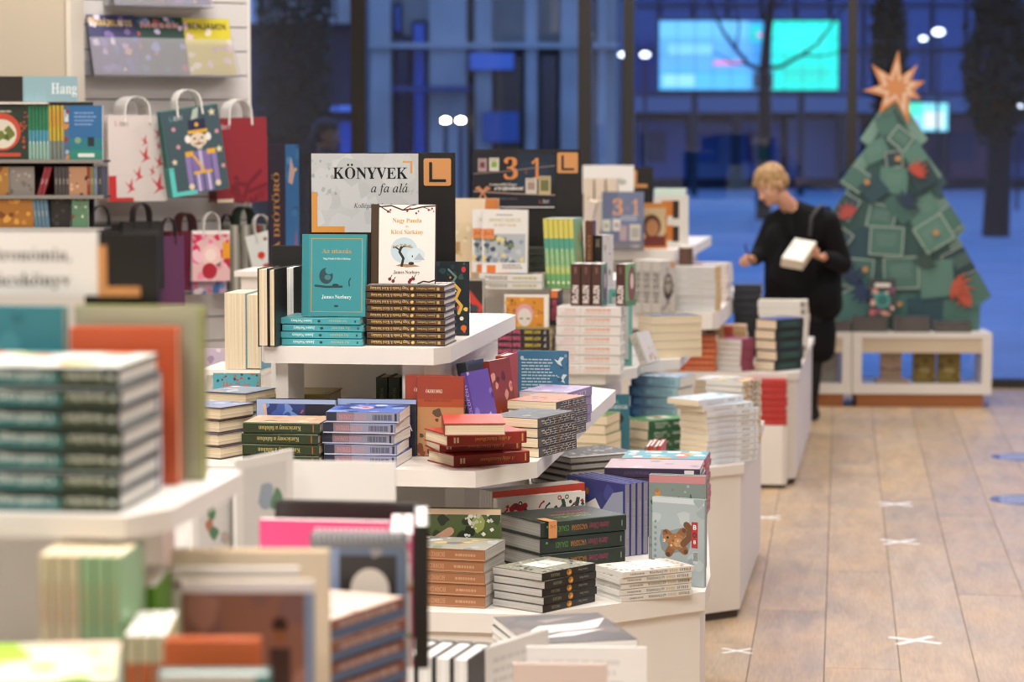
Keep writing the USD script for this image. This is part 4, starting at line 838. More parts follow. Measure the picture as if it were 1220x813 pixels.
define('greenrow', .16, .262, .0182, '#7fae74', cover_art('#8db78a', ['#cfa58c', '#b9765c', '#d9c9b0', '#6d9a6a', '#5b8f86'], 16, area=(.3, 0, 1, .8)), lambda a, r: (a.rect(0, 0, 1, 1, '#6fa86e'), a.rect(.72, 0, 1, 1, '#cfc25a'), a.rect(.55, 0, .72, 1, '#4f9a86'), a.rect(.2, 0, .32, 1, '#a5b85a'), a.text('ZÖLD KONYHA', .4, .5, .5, '#e6ead0', 'sans', width=.35), a.circ(.08, .5, .02, '#e9e6c0')), None, False, WHITEP)
row('greenrow', 6, (651, 9.76, B3), 'green and yellow spined paperback', 'the green row', ang=-14, tilt=-3, group='green and yellow paperbacks in a row')
define('orange_tall', .17, .33, .03, '#c9bba6', lambda a, r: (a.rect(0, 0, 1, 1, '#e2cdb0'), a.poly([(.55, 0), (.7, 1), (1, 1), (1, 0)], '#c97a3c')), None, None, True, CREAM)
upright('orange_tall', (568, 10.03, B3), 'tall cream and orange hardback behind the painting covers', ang=-6)
define('creamhb', .09, .24, .03, '#d9c19a', lambda a, r: (a.rect(0, 0, 1, 1, '#d8c3a0'), a.rect(.05, .5, .5, .7, '#b08a5a'), a.blobs(8, ['#c9ad80', '#e6d7b8'], r)), None, None, True, CREAM)
upright('creamhb', (548, 9.93, B3), 'pale ochre hardback left of the painting covers', ang=-4)
define('brown_band', .10, .25, .03, '#5d3320', None, spine_text('#5d3320', [('REGÉNY', .6, .5, '#b5803f', 'serif', .4)]), None, True)
row('brown_band', 1, (697, 9.86, B3), 'tall brown hardback spine', 'right of the green row')
define('blackspine', .11, .195, .036, '#232020', cover_art('#d9d4cc', ['#b9a48c', '#8d8078', '#e8e4dc'], 8), spine_text('#262422', [('JÉGVER', .28, .55, '#e9e6e0', 'bold', .42), ('IRÓ', .85, .4, '#b0a58d', 'sans', .16)]), None, False, WHITEP)
row('blackspine', 1, (707, 9.87, B3), 'black and white spined paperback', 'beside the tall brown spine', ang=-25)
# middle shelf (B2)
def s_pink(a, r): a.rect(0, 0, 1, 1, '#dfdad6'); a.text('A TITKOK KERTJE', .80, .68, .30, '#cf8f86', 'sans', width=.28); a.text('REGÉNY', .8, .3, .30, '#cf8f86', 'sans', width=.18); a.rect(.628, 0, .634, 1, '#a9a19c'); a.text('EGY CSALÁD TÖRTÉNETE', .37, .68, .30, '#d59d86', 'sans', width=.42); a.greek(.16, .15, .58, .45, 1, '#d9a791', r, .9)
define('pinkwhite', .165, .236, .0346, '#e3dfdb', None, s_pink, None, True, WHITEP)
ZP = stack('pinkwhite', 7, (739, 447), B2, 81.5, 'L', 'white hardback with pink spine lettering', 'the tall white stack', group='white hardbacks with pink lettering', jit=(.8, .0025))
def f_girl(a, rnd): a.rect(0, 0, 1, 1, '#7fae62'); a.circ(.6, .5, .34, '#8d5230', 1.9); a.circ(.62, .58, .16, '#e8d2bf', 1.7); a.rect(0, .0, 1, .12, '#5d8a4a')
define('john', .11, .155, .0355, '#4b2a26', f_girl, spine_text('#4b2a26', [('ROJIN', .28, .6, '#eee6e0', 'bold', .44), ('ROMÁN', .85, .28, '#a0806d', 'sans', .16)], (.0, 0, .01, 1, '#d9d0c8')), None, False, WHITEP)
row('john', 3, (680, 9.53, ZP), 'maroon-spined paperback with white letters', 'the trio on the white stack', ang=-14, gap=.004, group='maroon-spined paperbacks on the white stack')
row('john', 1, (734, 9.50, ZP - .045 + .0455), 'maroon-spined paperback standing alone', 'at the right end of the white stack', ang=-24)
def f_frame(a, rnd): a.rect(0, 0, 1, 1, '#6fb0a8'); a.frame(.012, .012, '#4f948d'); a.rect(.14, .08, .86, .9, '#c3c4c4'); a.frame(.03, .002, '#8d9290'); a.greek(.25, .5, .75, .8, 5, '#9aa0a0', rnd, .4, 'c')
define('tealcard', .09, .29, .02, '#7fb7b0', f_frame, None, None, True)
upright('tealcard', (739, 9.86, B2), 'teal framed grey hardback standing behind the white stack')
def s_pop(a, r): a.rect(0, 0, 1, 1, '#221d20'); a.text('Sok Szerelem', .69, .5, .66, '#d0587e', 'bold', width=.46); a.text('ADY IMRE', .27, .5, .5, '#c9b23a', 'bold', width=.26); a.text('7', .07, .5, .5, '#d9d4d0', 'bold')
define('popblack', .15, .235, .0232, '#251f22', cover_art('#8d8440', ['#6d6a30', '#3a3526', '#b59a4a'], 10), s_pop, None, False, CREAM)
ZK = stack('popblack', 7, (655, 447), B2, 81.5, 'L', 'black paperback with pink and yellow spine', 'the pink-lettered stack', group='black paperbacks with pink lettering', jit=(.8, .002))
define('redpb', .14, .15, .0195, '#b32228', cover_art('#c04a48', ['#8d2a2c'], 4), spine_text('#b5242a', [('VÉR', .5, .4, '#c9494a', 'sans', .3)]), None, False, CREAM)
ZR = stack('redpb', 8, (577, 447), B2, 81.5, 'L', 'plain red paperback', 'the red stack left of the pink-lettered stack', group='plain red paperbacks', jit=(.5, .002))
def f_face(a, rnd): a.rect(0, 0, .9, 1, '#d08a2c'); a.rect(.9, 0, 1, 1, '#e6e2dc'); a.rect(0, .94, 1, 1, '#e6e2dc'); a.rect(0, 0, .03, 1, '#e6e2dc'); a.blobs(26, ['#b56a1c', '#6d4a24', '#e0a84a', '#8d5a6a'], rnd, (.03, .08), (.03, .05, .88, .92)); a.circ(.46, .42, .2, '#d59aa0', 1.1); a.circ(.46, .3, .16, '#d9cfca', 1.3); a.rect(.34, .24, .42, .28, '#4a4a48'); a.rect(.5, .24, .58, .28, '#4a4a48'); a.text('31', .2, .74, .12, '#6d4a24', 'sans')
define('face', .165, .118, .03, '#d9d3c8', f_face, None, None, True, WHITEP)
upright('face', (627, 9.56, ZK), 'orange landscape book with a pale pink face on the pink-lettered stack')
define('pinkspine', .11, .13, .034, '#2b2226', None, spine_text('#2b2226', [('SZERELEM', .45, .55, '#c9486a', 'bold', .6)], (.8, .1, 1, .9, '#d9703c')), None, False)
row('pinkspine', 1, (655, 9.62, ZK), 'black paperback with pink and orange spine', 'standing on the pink-lettered stack')
def f_man(a, rnd): a.rect(0, 0, 1, 1, '#26221f'); a.frame(0, .004, '#cfc9c0'); a.rect(.3, .3, .62, .7, '#d9d5d2'); a.poly([(.6, .8), (.98, .45), (.9, .3), (.62, .55)], '#c9382c'); a.poly([(.3, .7), (.5, .88), (.62, .7)], '#c9382c'); a.circ(.74, .42, .12, '#3a3f4a', .8); a.rect(.3, .28, .6, .38, '#b5302a'); a.text('ÓRIÁN', .42, .12, .13, '#e8e2da', 'bold', width=.9)
define('man', .14, .185, .02, '#2a2623', f_man, None, None, True)
upright('man', (554, 9.52, ZR), 'black hardback with red white figure on the plain red stack')
define('creambig', .145, .21, .0318, '#d9d0c0', cover_art('#3a3a38', ['#5a5854', '#282624'], 6), None, None, False, CREAM)
stack('creambig', 5, (777, 427), B2, (809, 426), 'r', 'thick cream-edged paperback', 'the cream block behind the leaning book', group='thick cream-edged paperbacks', jit=(.6, .002))
define('zacc', .12, .125, .034, '#d9d6d0', lambda a, r: (a.rect(0, 0, 1, 1, '#dedad2'), a.blobs(6, ['#d9b98a', '#c9a06a'], r, (.05, .12), (.2, 0, .9, .5))), spine_text('#c3bfb6', [('ZACSKÓ', .5, .5, '#77736a', 'sans', .75)]), None, False, WHITEP)
row('zacc', 1, (763, 9.82, B2), 'grey and white paperback leaning left', 'against the tall white stack', ang=-25, tilt=-22)
# lower shelf (B1)
define('noah', .14, .275, .02, '#d5d3ca', lambda a, r: (a.rect(0, 0, 1, 1, '#d3d4cc'), a.frame(.005, .0025, '#8d9a90'), a.text('NOÉ', .5, .80, .06, '#9aa59c', 'serif', width=.4), a.text('EN', .5, .67, .06, '#77857d', 'serif', width=.3), a.text('ENFANTS', .5, .58, .06, '#77857d', 'serif', width=.66)), None, None, True, CREAM)
upright('noah', (683, 9.55, B1), 'pale grey book with thin frame standing under the middle shelf')
define('atten', .135, .255, .03, '#2f6a7a', lambda a, r: (a.rect(0, 0, 1, 1, '#2f6c7d'), a.rect(0, 0, .08, 1, '#d9dcd9'), a.text('DAVID', .55, .90, .04, '#9cc0c6', 'sans', width=.3), a.text('ATTENBOROUGH', .53, .83, .06, '#d9e6e6', 'serif', width=.82), a.circ(.7, .66, .14, '#26303a')), None, None, True, WHITEP)
upright('atten', (729, 9.48, B1), 'teal nature book with white lettering behind the dark green stack', ang=6)
define('olivepb', .15, .165, .033, '#5f7d4a', cover_art('#6d8a52', ['#4f6a3a', '#c9c08a', '#8fa56a', '#38502c'], 20), None, None, False, CREAM)
stack('olivepb', 6, (722, 560), B1, 70, 'r', 'cream-edged paperback with green leafy cover', 'the stack under the pale grey book', d=9.25, group='green leafy paperbacks', jit=(1.6, .004))
def s_pat(a, r): a.rect(0, 0, 1, 1, '#28583a'); a.text('Patrick McHenry', .24, .5, .38, '#e6ece2', 'sans', width=.40); a.text('AZ ÉSZAKI', .75, .70, .27, '#d9e0d4', 'sans', width=.2); a.text('FÉNY HÁZA', .72, .32, .27, '#d9e0d4', 'sans', width=.3); a.text('EZ', .54, .68, .26, '#d9e0d4', 'sans', width=.05); a.rect(.02, .3, .028, .7, '#d9e0d4')
define('patg', .15, .23, .0345, '#2a5a3b', lambda a, r: (a.rect(0, 0, 1, 1, '#5d9a64'), a.blobs(10, ['#3f7a4a', '#7fb37a'], r), a.poly([(.25, .3), (.7, .2), (.8, .6), (.35, .75)], '#ebe6dc'), a.circ(.5, .5, .12, '#33302c'), a.circ(.6, .42, .1, '#d97a52'), a.blobs(5, ['#b9472e', '#e8c9a0'], r, (.03, .06), (.3, .3, .7, .65))), s_pat, None, False, CREAM)
stack('patg', 4, (774, 502.6), B1, (837.5, 496), 'R', 'thick green paperback with white spine lettering', 'the bright green stack', top=True, group='thick green paperbacks', jit=(1.6, .006))
def s_alis(a, r): a.rect(0, 0, 1, 1, '#e3e5ea'); a.text('ALLISON HEWITT', .64, .5, .5, '#9fb6dd', 'sans', width=.42); a.text('JEAN', .25, .5, .42, '#5a5450', 'sans', width=.16); a.greek(.45, .75, .85, .95, 1, '#c9b8b4', r, .9); a.rect(.06, .2, .085, .8, '#b9c4d6')
define('alis', .15, .255, .0212, '#e6e7ea', cover_art('#cfe0ee', ['#8fb6dd', '#5a8fc9', '#ece9e4', '#b9cfe6'], 16), s_alis, None, False, CREAM)
stack('alis', 11, (842, 555.5), B1, (903.5, 549), 'R', 'white paperback with pale blue spine lettering', 'the tall white-blue stack', group='white and blue paperbacks', jit=(1.4, .004), off={10: (-.05, .02, 8), 9: (-.02, .0, 3)})
def s_bluew(a, r):
    for i in range(10): a.rect(i / 10, 0, (i + 1) / 10, 1, tuple(np.array(lin('#9fc0c6')) * (1 - i / 9) + np.array(lin('#1d4a86')) * (i / 9)))
    a.text('TENGER', .85, .5, .5, '#5d8fc0', 'bold', width=.18); a.greek(.1, .25, .7, .75, 1, '#7fa8bd', r, .9)
define('bluew', .15, .205, .0392, '#3f74a8', cover_art('#a9c6e2', ['#4f86c0', '#e6e9ee', '#2f5a9a', '#c9a59a', '#7fb0d8'], 18), s_bluew, None, False, WHITEP)
stack('bluew', 7, (808, 450), B1, (840, 443.6), 'L', 'thick paperback with blue fading spine', 'the tall blue stack', top=True, group='thick blue paperbacks', jit=(1.8, .006))
def s_comic(a, r): a.rect(0, 0, 1, 1, '#d9d4c8'); a.blobs(22, ['#2f6a6a', '#b5472e', '#e0a83c', '#3a2a26', '#c9b08a', '#e8e2d4'], r, (.02, .06))
define('comic', .16, .16, .0205, '#cfc9bd', cover_art('#d9cf9a', ['#c94f3a', '#e8c23a', '#7fb0b8', '#e6e2d8', '#8d6aa0', '#d98a6a'], 30, jag=.3), s_comic, None, False, WHITEP, 'picture_book', 'book')
stack('comic', 12, (886, 534), B1, (903, 530), 'R', 'colourful patterned picture book', 'the colourful stack', d=9.98, group='colourful patterned picture books', jit=(1.2, .003))
define('white_red', .15, .21, .03, '#d8cfc8', cover_art('#e6e2dc', ['#c9b8b0', '#d9d4cc'], 6), spine_text('#e0dad2', [('FEHÉR', .5, .5, '#b5a59c', 'sans', .4)]), None, False, CREAM); define('tealthin', .15, .23, .014, '#6fb8b8', cover_art('#7fc4c0', ['#5aa8a6'], 3), None, None, False)
stack(['white_red', 'white_red', 'white_red', 'white_red', 'white_red', 'white_red'], 6, (868, 470), B1, 70, 'r', 'cream-edged white paperback', 'the stack right of the tall blue stack', d=10.75, group='cream-edged white paperbacks', jit=(2, .006))
# ================================================================== third display table
def s_orange(a, r): a.rect(0, 0, 1, 1, '#b8502a'); a.greek(.05, .25, .9, .75, 1, '#d98a5a', r, .9)
define('orangepb', .14, .185, .0292, '#b5502c', cover_art('#d98a5a', ['#e6d4bc'], 5), s_orange, None, False, CREAM)
stack('orangepb', 6, (853, 443), C1, 81.5, 'L', 'orange-red paperback', 'the orange-red stack', group='orange-red paperbacks', jit=(1, .003))
define('kraft', .17, .23, .04, '#b08a62', cover_art('#c9a884', ['#a9835a', '#e0c9a8'], 6), lambda a, r: (a.rect(0, 0, 1, 1, '#b5916a'), a.rect(.3, 0, .5, 1, '#a83a2c'), a.rect(.7, 0, .9, 1, '#5d4a3a')), None, False, CREAM)
stack('kraft', 5, (888, 440), C1, 81.5, 'L', 'brown paper-coloured book with red band', 'the brown stack behind the purple one', d=13.5, group='brown paper-coloured books', jit=(2, .005))
define('plum', .14, .13, .0265, '#8a3554', cover_art('#a5486a', ['#8a3554'], 2), spine_text('#8a3554', [('ALMA', .5, .4, '#a85a75', 'sans', .3)]), None, False, WHITEP)
stack('plum', 6, (883, 443.5), C1, (916, 438.6), 'R', 'purple-red paperback', 'the purple stack', group='purple-red paperbacks', jit=(.9, .003))
define('epic', .135, .225, .052, '#2b2a26', cover_art('#3a4a8d', ['#4f5fa8', '#2b3470'], 6), lambda a, r: (a.rect(0, 0, 1, 1, '#2b2a26'), a.rect(.1, .15, .9, .85, '#23443f'), a.text('BIRODALOM', .5, .5, .4, '#4a6a60', 'serif', width=.5)), None, True, CREAM)
stack('epic', 5, (924, 443), C1, (961, 439), 'R', 'very thick dark hardback with green spine panel', 'the dark thick stack', group='very thick dark hardbacks', jit=(1.6, .006))
define('whitestk', .16, .26, .038, '#d4d0c8', cover_art('#d9d2b0', ['#c9c090', '#e6e0d0', '#c9a0a0'], 8), lambda a, r: (a.rect(0, 0, 1, 1, '#d9d5ce'), a.rect(.04, .1, .12, .9, '#77706a'), a.rect(.0, 0, .03, 1, '#bab4aa')), None, False, CREAM)
define('whitestk_b', .16, .26, .038, '#d4d0c8', cover_art('#d9d2b0', ['#c9c090', '#e6e0d0', '#c9a0a0'], 8), lambda a, r: (a.rect(0, 0, 1, 1, '#d9d5ce'), a.rect(.0, 0, .03, 1, '#bab4aa')), None, False, CREAM)
stack(['whitestk_b', 'whitestk', 'whitestk_b', 'whitestk_b', 'whitestk_b', 'whitestk_b', 'whitestk', 'whitestk'], 8, (962, 445), C1, 81.5, 'L', {'whitestk': 'thick white book with dark label', 'whitestk_b': 'thick white book with plain spine'}, 'the white stack at the end', d=13.85, group='thick white books with dark labels', jit=(1.5, .006))
define('blackstk', .15, .15, .042, '#20242c', cover_art('#4a505c', ['#2b3038'], 3), spine_text('#20242c', [('NAPLÓ', .5, .3, '#39404a', 'sans', .3)]), None, True, GREYP)
stack('blackstk', 9, (907, 445), C1, 81.5, 'L', 'black hardback', 'the black stack near the window', d=14.05, group='black hardbacks', jit=(.8, .003))
define('redplinth', .10, .20, .032, '#b8302c', cover_art('#c9403a', ['#d98a86', '#3f6aa8', '#b8302c'], 6), spine_text('#b8322e', [('SZÍV', .5, .4, '#c9504a', 'sans', .3)]), None, True, WHITEP)
stack('redplinth', 7, (938, 505), PL, 81.5, 'L', 'red hardback', 'the red stack on the low white block', d=12.93, group='red hardbacks on the low block', jit=(1, .003))
def f_hesse(a, rnd): a.rect(0, 0, 1, 1, '#c9c6c2'); a.blobs(14, ['#a5a29e', '#dedbd6', '#8d8a86'], rnd, (.08, .2)); a.circ(.5, .5, .34, '#3a3836', 1.6); a.circ(.5, .54, .24, '#a9a49e', 1.5); a.rect(.3, .56, .7, .6, '#55504c'); a.circ(.5, .42, .05, '#77726c'); a.rect(.66, .86, .95, .97, '#d99a6a')
define('hesse', .125, .262, .055, '#b9b5b0', f_hesse, spine_text('#c3bfba', [('HESSE', .5, .62, '#55514d', 'bold', .62)]), None, False, WHITEP)
row('hesse', 3, (754, 13.02, C2), 'grey paperback with dark spine letters and portrait cover', 'the grey trio', ang=-38, gap=.003, group='grey portrait-cover paperbacks')
define('greystk', .155, .21, .037, '#c3c2bf', cover_art('#d9d6cc', ['#c9c9a0', '#b5b5b0'], 6), spine_text('#c9c8c6', [('SZÜRKE', .5, .3, '#b0aeaa', 'sans', .4)]), None, False, YELP)
stack('greystk', 6, (852, 372), C2, 74, 'L', 'pale grey paperback', 'the pale grey stack on the middle shelf', group='pale grey paperbacks', jit=(.8, .003))
tin = thing('coffee_tin', 'small dark brown tin with a white lid on the furthest table', 'tin', mat4(None, tuple(at_y(817, 300, 13.2)[:2]) + (C2 + 6 * .0379 + .0016,)))
part(tin, 'can', trimesh.creation.revolve([(0, 0), (.034, 0), (.036, .004), (.036, .082), (.034, .086), (0, .086)], sections=24), plain('#5d4238', .4), smooth=30); part(tin, 'lid', trimesh.creation.revolve([(0, .086), (.037, .086), (.038, .09), (.038, .098), (.036, .1), (0, .1)], sections=24), plain('#e6e0d8', .4), smooth=30)
define('redwhite', .15, .19, .025, '#b53a44', cover_art('#d9d4d0', ['#c94a50', '#e6e2de', '#7f9a8d'], 8), spine_text('#d8d2cc', [('PIROS', .5, .5, '#b53a44', 'sans', .5)], (.7, 0, 1, 1, '#a83440')), None, False, WHITEP)
stack('redwhite', 8, (866, 372), C2, 74, 'L', 'white and dark red paperback', 'the stack behind the small brown tin', d=13.75, group='white and dark red paperbacks', jit=(1.5, .005))
# upper shelf (C3)
define('creamspine', .12, .36, .052, '#d9c9b6', None, spine_text('#dccdb9', [('ESTI MESE', .6, .4, '#b5a28c', 'serif', .3)]), None, True, CREAM)
row('creamspine', 3, (695, 13.55, C3), 'tall cream-spined hardback', 'the cream trio before the white sign', gap=.008, group='tall cream-spined hardbacks')
define('leaner', .12, .25, .05, '#d5c6ba', cover_art('#9a6a90', ['#c98a5a', '#7f5a8d'], 6), spine_text('#d9cdc2', []), None, False, CREAM)
row('leaner', 2, (686, 13.32, C3), 'pale paperback leaning right', 'the leaning pair beside the violet sign', tilt=14, gap=.004, group='pale leaning paperbacks', ang=-12)
def f_boy(a, rnd): a.rect(0, 0, 1, 1, '#c9823a'); a.rect(.08, .05, .95, .9, '#c9b08a'); a.circ(.5, .5, .3, '#5d3a28', 1.2); a.circ(.52, .46, .2, '#b5805a', 1.3); a.rect(.08, .05, .95, .28, '#6d2f2a'); a.blobs(6, ['#8d5a3a', '#d9a860'], rnd, (.05, .1))
define('boy', .17, .235, .03, '#c98a4a', f_boy, None, None, True)
upright('boy', (776, 13.4, C3), 'orange book with a painted boy right of the violet sign', ang=14)
define('whitefig', .19, .27, .035, '#d9dcd8', lambda a, r: (a.rect(0, 0, 1, 1, '#dcdad4'), a.rect(.15, .6, .5, .9, '#c9793a'), a.rect(.5, .55, .7, .9, '#3a2e28'), a.rect(.15, .12, .5, .42, '#c9793a'), a.rect(.5, .1, .7, .4, '#3a2e28')), None, None, True)
upright('whitefig', (801, 13.62, C3), 'white book with orange and black squares at the right end of the upper shelf', ang=24)
define('mintflat', .16, .3, .16, '#c9ddd2', None, None, None, True)
upright('mintflat', (797, 13.78, C3), 'thick mint-edged boxed book behind the painted boy', ang=-8)
# ================================================================== blurred shelf at the left
def s_green7(a, r):
    a.rect(0, 0, 1, 1, '#26302a'); a.rect(.0, .3, .26, 1, '#3a4530'); a.rect(.26, .25, .56, 1, '#3a7476'); a.rect(.60, 0, .66, 1, '#2f6a6c'); a.rect(.68, .05, .80, .95, '#8d4a2a'); a.text('Családi nagy', .42, .5, .50, '#e3eae6', 'serif', width=.26); a.text('konyha', .15, .5, .46, '#d6dacb', 'serif', width=.17); a.circ(.03, .5, .012, '#e3eae6'); a.text('Tudásunk', .74, .5, .42, '#e0e4de', 'serif', width=.18)
define('patch', .185, .26, .0226, '#2e3a32', cover_art('#c9ccc4', ['#d9623a', '#e0dcd2', '#7fa0a0', '#b5a84a', '#d9703f', '#4f7f80', '#e9e6e0'], 18, (.08, .2), area=(0, 0, 1, 1)), s_green7, None, True, WHITEP)
stack('patch', 7, (145, 612), L1, 84, 'L', 'dark green and teal hardback with patchwork cover', 'the large blurred stack', group='dark green and teal hardbacks', jit=(.8, .002))
define('blueback', .19, .14, .012, '#7f8fc0', None, None, None, False, WHITEP)
upright('blueback', (95, 3.1, L1), 'thin periwinkle book right behind the large blurred stack')
define('terracotta', .131, .19, .03, '#c4562f', lambda a, r: a.rect(0, 0, 1, 1, '#c4562f'), None, None, True, CREAM)
upright('terracotta', (145, 3.118, L1), 'terracotta book with cream page edge behind the large blurred stack', ang=-4)
define('sage', .162, .213, .02, '#9aa06a', lambda a, r: a.rect(0, 0, .965, 1, '#a5a78f'), None, None, True, CREAM)
upright('sage', (163, 3.165, L1), 'tall sage grey book with green edge beside the black sign')
define('petrol', .14, .213, .02, '#2f7f8a', lambda a, r: (a.rect(0, 0, 1, 1, '#357f8b'), a.blobs(5, ['#2b6f7b', '#458f9a'], r), a.greek(.2, .05, .9, .12, 1, '#b9a04a', r)), None, None, True, CREAM)
upright('petrol', (8, 3.16, L1), 'petrol blue book with cream edge under the white sign at the left')
# lower level of the blurred shelf
def f_lime(a, rnd): a.rect(0, 0, 1, 1, '#d6d2b8'); a.poly([(.3, 1), (1, 1), (1, .45), (.6, .35), (.4, .6)], '#9cc93c'); a.blobs(16, ['#a9c860', '#e6e2cf', '#8fae4a', '#c9c0a8', '#f0eee4'], rnd, (.06, .14)); a.poly([(.7, 0), (1, 0), (1, .35)], '#ecc9b8')
define('lime', .20, .24, .0345, '#5a6a34', f_lime, spine_text('#6d7d3a', [('KERT', .5, .5, '#a9b870', 'sans', .3)]), None, False, WHITEP)
stack('lime', 6, (135, 800), L2, 97, 'L', 'lime green garden book', 'the lime stack at the bottom left', d=2.50, group='lime green garden books', jit=(1, .002))
def s_beige(c, t):
    return lambda a, r: (a.rect(0, 0, 1, 1, c), a.text('MESÉK', .74, .5, .42, t, 'sans', width=.24), a.greek(.08, .35, .5, .65, 1, '#8d8468', r, .7))
define('beige', .12, .20, .0142, '#cdbf9f', None, s_beige('#cfc2a4', '#b5543c'), None, False, CREAM); define('palegreen', .12, .20, .0142, '#8fb38a', None, s_beige('#93b58c', '#b5844c'), None, False, CREAM)
row(['beige', 'beige', 'beige', 'palegreen', 'palegreen', 'palegreen'], 6, (40, 2.80, L2 + .0865), {'beige': 'beige spine with red lettering', 'palegreen': 'pale green spine with ochre lettering'}, 'the blurred row under the shelf', ang=-4, group='beige and pale green paperbacks') 
rs = thing('book_riser', 'white riser under the blurred beige and green row', 'riser', mat4(rz(math.radians(-4)), tuple(at_y(40, 300, 2.80)[:2]) + (L2,)))
part(rs, 'riser_top', bx(-.08, .095, -.004, .125, .066, .086), SHELF); part(rs, 'leg_panel', bx(-.07, -.055, 0, .12, .0005, .066), SHELF); part(rs, 'leg_panel', bx(.08, .095, 0, .12, .0005, .066), SHELF)
define('kelly', .15, .225, .012, '#5f9a2c', None, spine_text('#5f9a2c', [('KERTEM', .5, .5, '#a9c97a', 'sans', .4)]), None, False, WHITEP); define('tang', .15, .225, .01, '#c95a24', None, spine_text('#c95a24', []), None, False, WHITEP)
row(['kelly', 'tang', 'kelly'], 3, (143, 2.955, L2), {'kelly': 'bright green spine', 'tang': 'narrow orange spine'}, 'the green-orange trio before the cream book', ang=0, group='green and orange spines')
define('ivory', .14, .21, .0135, '#d6cda8', None, lambda a, r: (a.rect(0, 0, 1, 1, '#dcd3ae'), a.rect(.72, 0, .86, 1, '#cf6a3c'), a.greek(.1, .2, .6, .8, 1, '#a99a6c', r)), None, False, WHITEP)
row('ivory', 3, (143.5, 2.74, L2), 'ivory paperback with orange mark', 'the ivory row with white top edges', ang=2, group='ivory paperbacks')
define('tealedge', .115, .185, .03, '#5f9a9a', lambda a, r: (a.rect(0, 0, .88, 1, '#ddd9cf'), a.rect(.06, .0, .62, .62, '#a9a6a2'), a.rect(.22, .0, .46, .52, '#cfc6b4'), a.greek(.15, .78, .7, .84, 1, '#8d8880', r), a.circ(.2, .7, .025, '#b5402c')), None, None, True, WHITEP)
upright('tealedge', (249, 2.66, L2), 'white book with teal edge standing before the orange book', ang=0)
define('coral', .104, .205, .02, '#e0703c', lambda a, r: a.rect(0, 0, 1, 1, '#e0703c'), None, None, True, WHITEP)
upright('coral', (247, 2.74, L2), 'bright orange book behind the white teal-edged book', ang=0)
def f_paint(a, rnd): a.rect(0, 0, 1, 1, '#8a5f50'); a.blobs(24, ['#a5786a', '#6d4236', '#b9988c', '#7d5a58'], rnd, (.08, .2)); a.rect(.64, .0, .8, .5, '#a8623c'); a.circ(.74, .78, .06, '#2b1d18'); a.circ(.74, .72, .05, '#8d5636'); a.rect(.66, .42, .82, .66, '#3a2a28'); a.rect(.66, .26, .84, .42, '#4f9ad0'); a.rect(.68, 0, .74, .26, '#9a6038'); a.rect(.78, 0, .83, .26, '#9a6038'); a.rect(.93, 0, 1, 1, '#7f95b5'); a.rect(0, .95, 1, 1, '#e6e4ea')
define('painting', .155, .225, .02, '#d9d0c8', f_paint, None, None, True, CREAM)
upright('painting', (291, 2.98, L2), 'art book with a painted figure in blue shorts', ang=0)
define('magwhite', .15, .235, .008, '#ded6d0', lambda a, r: (a.rect(0, 0, 1, 1, '#e6ded8'), a.rect(0, .90, .6, .93, '#6d2f58'), a.rect(.6, .90, 1, .93, '#7fc870')), None, None, False, WHITEP)
upright('magwhite', (277, 3.02, L2), 'white magazine with a purple and green strip behind the painted figure', ang=0)
define('creamback', .19, .245, .022, '#e6d3b4', lambda a, r: a.rect(0, 0, 1, 1, '#ecdcc4'), None, None, True, CREAM)
upright('creamback', (294, 3.08, L2), 'large cream book behind the white magazine', ang=0)
def s_patch2(a, r): a.rect(0, 0, 1, 1, '#7d4a3c'); a.rect(0, .55, 1, 1, '#4f6a8d'); a.greek(.1, .1, .9, .5, 1, '#b59a94', r, .8)
define('patch2', .15, .2, .0265, '#7d4a3e', cover_art('#d9c3b4', ['#b58a78', '#e6d8cc', '#8d6a70'], 8), s_patch2, None, True, WHITEP)
stack('patch2', 5, (384, 800), L2, 62, 'R', 'red-brown and blue-grey hardback', 'the slanting stack before the spiral notebook', d=3.20, group='red-brown and blue-grey hardbacks', jit=(.8, .002))
def spiral(key, label, P, fcol, fn):
    w, h = .13, .205; t = thing('spiral_notebook', label, 'notebook', mat4(rz(math.radians(-3)), np.array([*at_y(P[0], 300, P[1])[:2], P[2] + .0007])))
    part(t, 'cover', bx(-w / 2, w / 2, 0, .002, 0, h), plain(fcol, .5)); part(t, 'page_block', bx(-w / 2 + .002, w / 2 - .002, .002, .014, .002, h - .002), WHITEP); part(t, 'back_cover', bx(-w / 2, w / 2, .014, .016, 0, h), plain('#8d8f92', .5))
    a = Art(w, h - .02); fn(a, random.Random(3)); put_art(t, 'cover_print', a, (0, 0, h / 2 - .01), (1, 0, 0), (0, 0, 1))
    for i in range(17):
        x = -w / 2 + .008 + i * (w - .016) / 16
        part(t, 'wire_ring', tube([(x, .008 + .011 * math.cos(q), h - .004 + .011 * math.sin(q)) for q in np.linspace(0, 2 * PI, 9)], .0011, 5), plain('#c9c9cc', .3, metal=1.0))
spiral('sp', 'grey spiral notebook with white wire rings behind the slanting stack', (425, 3.47, L2), '#6d747c', lambda a, r: (a.rect(0, 0, 1, 1, '#5f6f86'), a.rect(.0, 0, .3, 1, '#7f93b5'), a.rect(.3, .3, .9, .95, '#2e2e30'), a.circ(.62, .7, .2, '#d9d2c8', 1.1), a.circ(.8, .45, .2, '#b5623c'), a.blobs(6, ['#3a3a3c', '#8d8d90'], r)))
define('greyb', .07, .19, .012, '#8d9298', None, None, None, True, WHITEP)
row(['greyb'], 2, (446, 3.49, L2), 'thin grey notebook edge', 'the grey notebook edges', ang=2, gap=.002, group='thin grey notebooks')
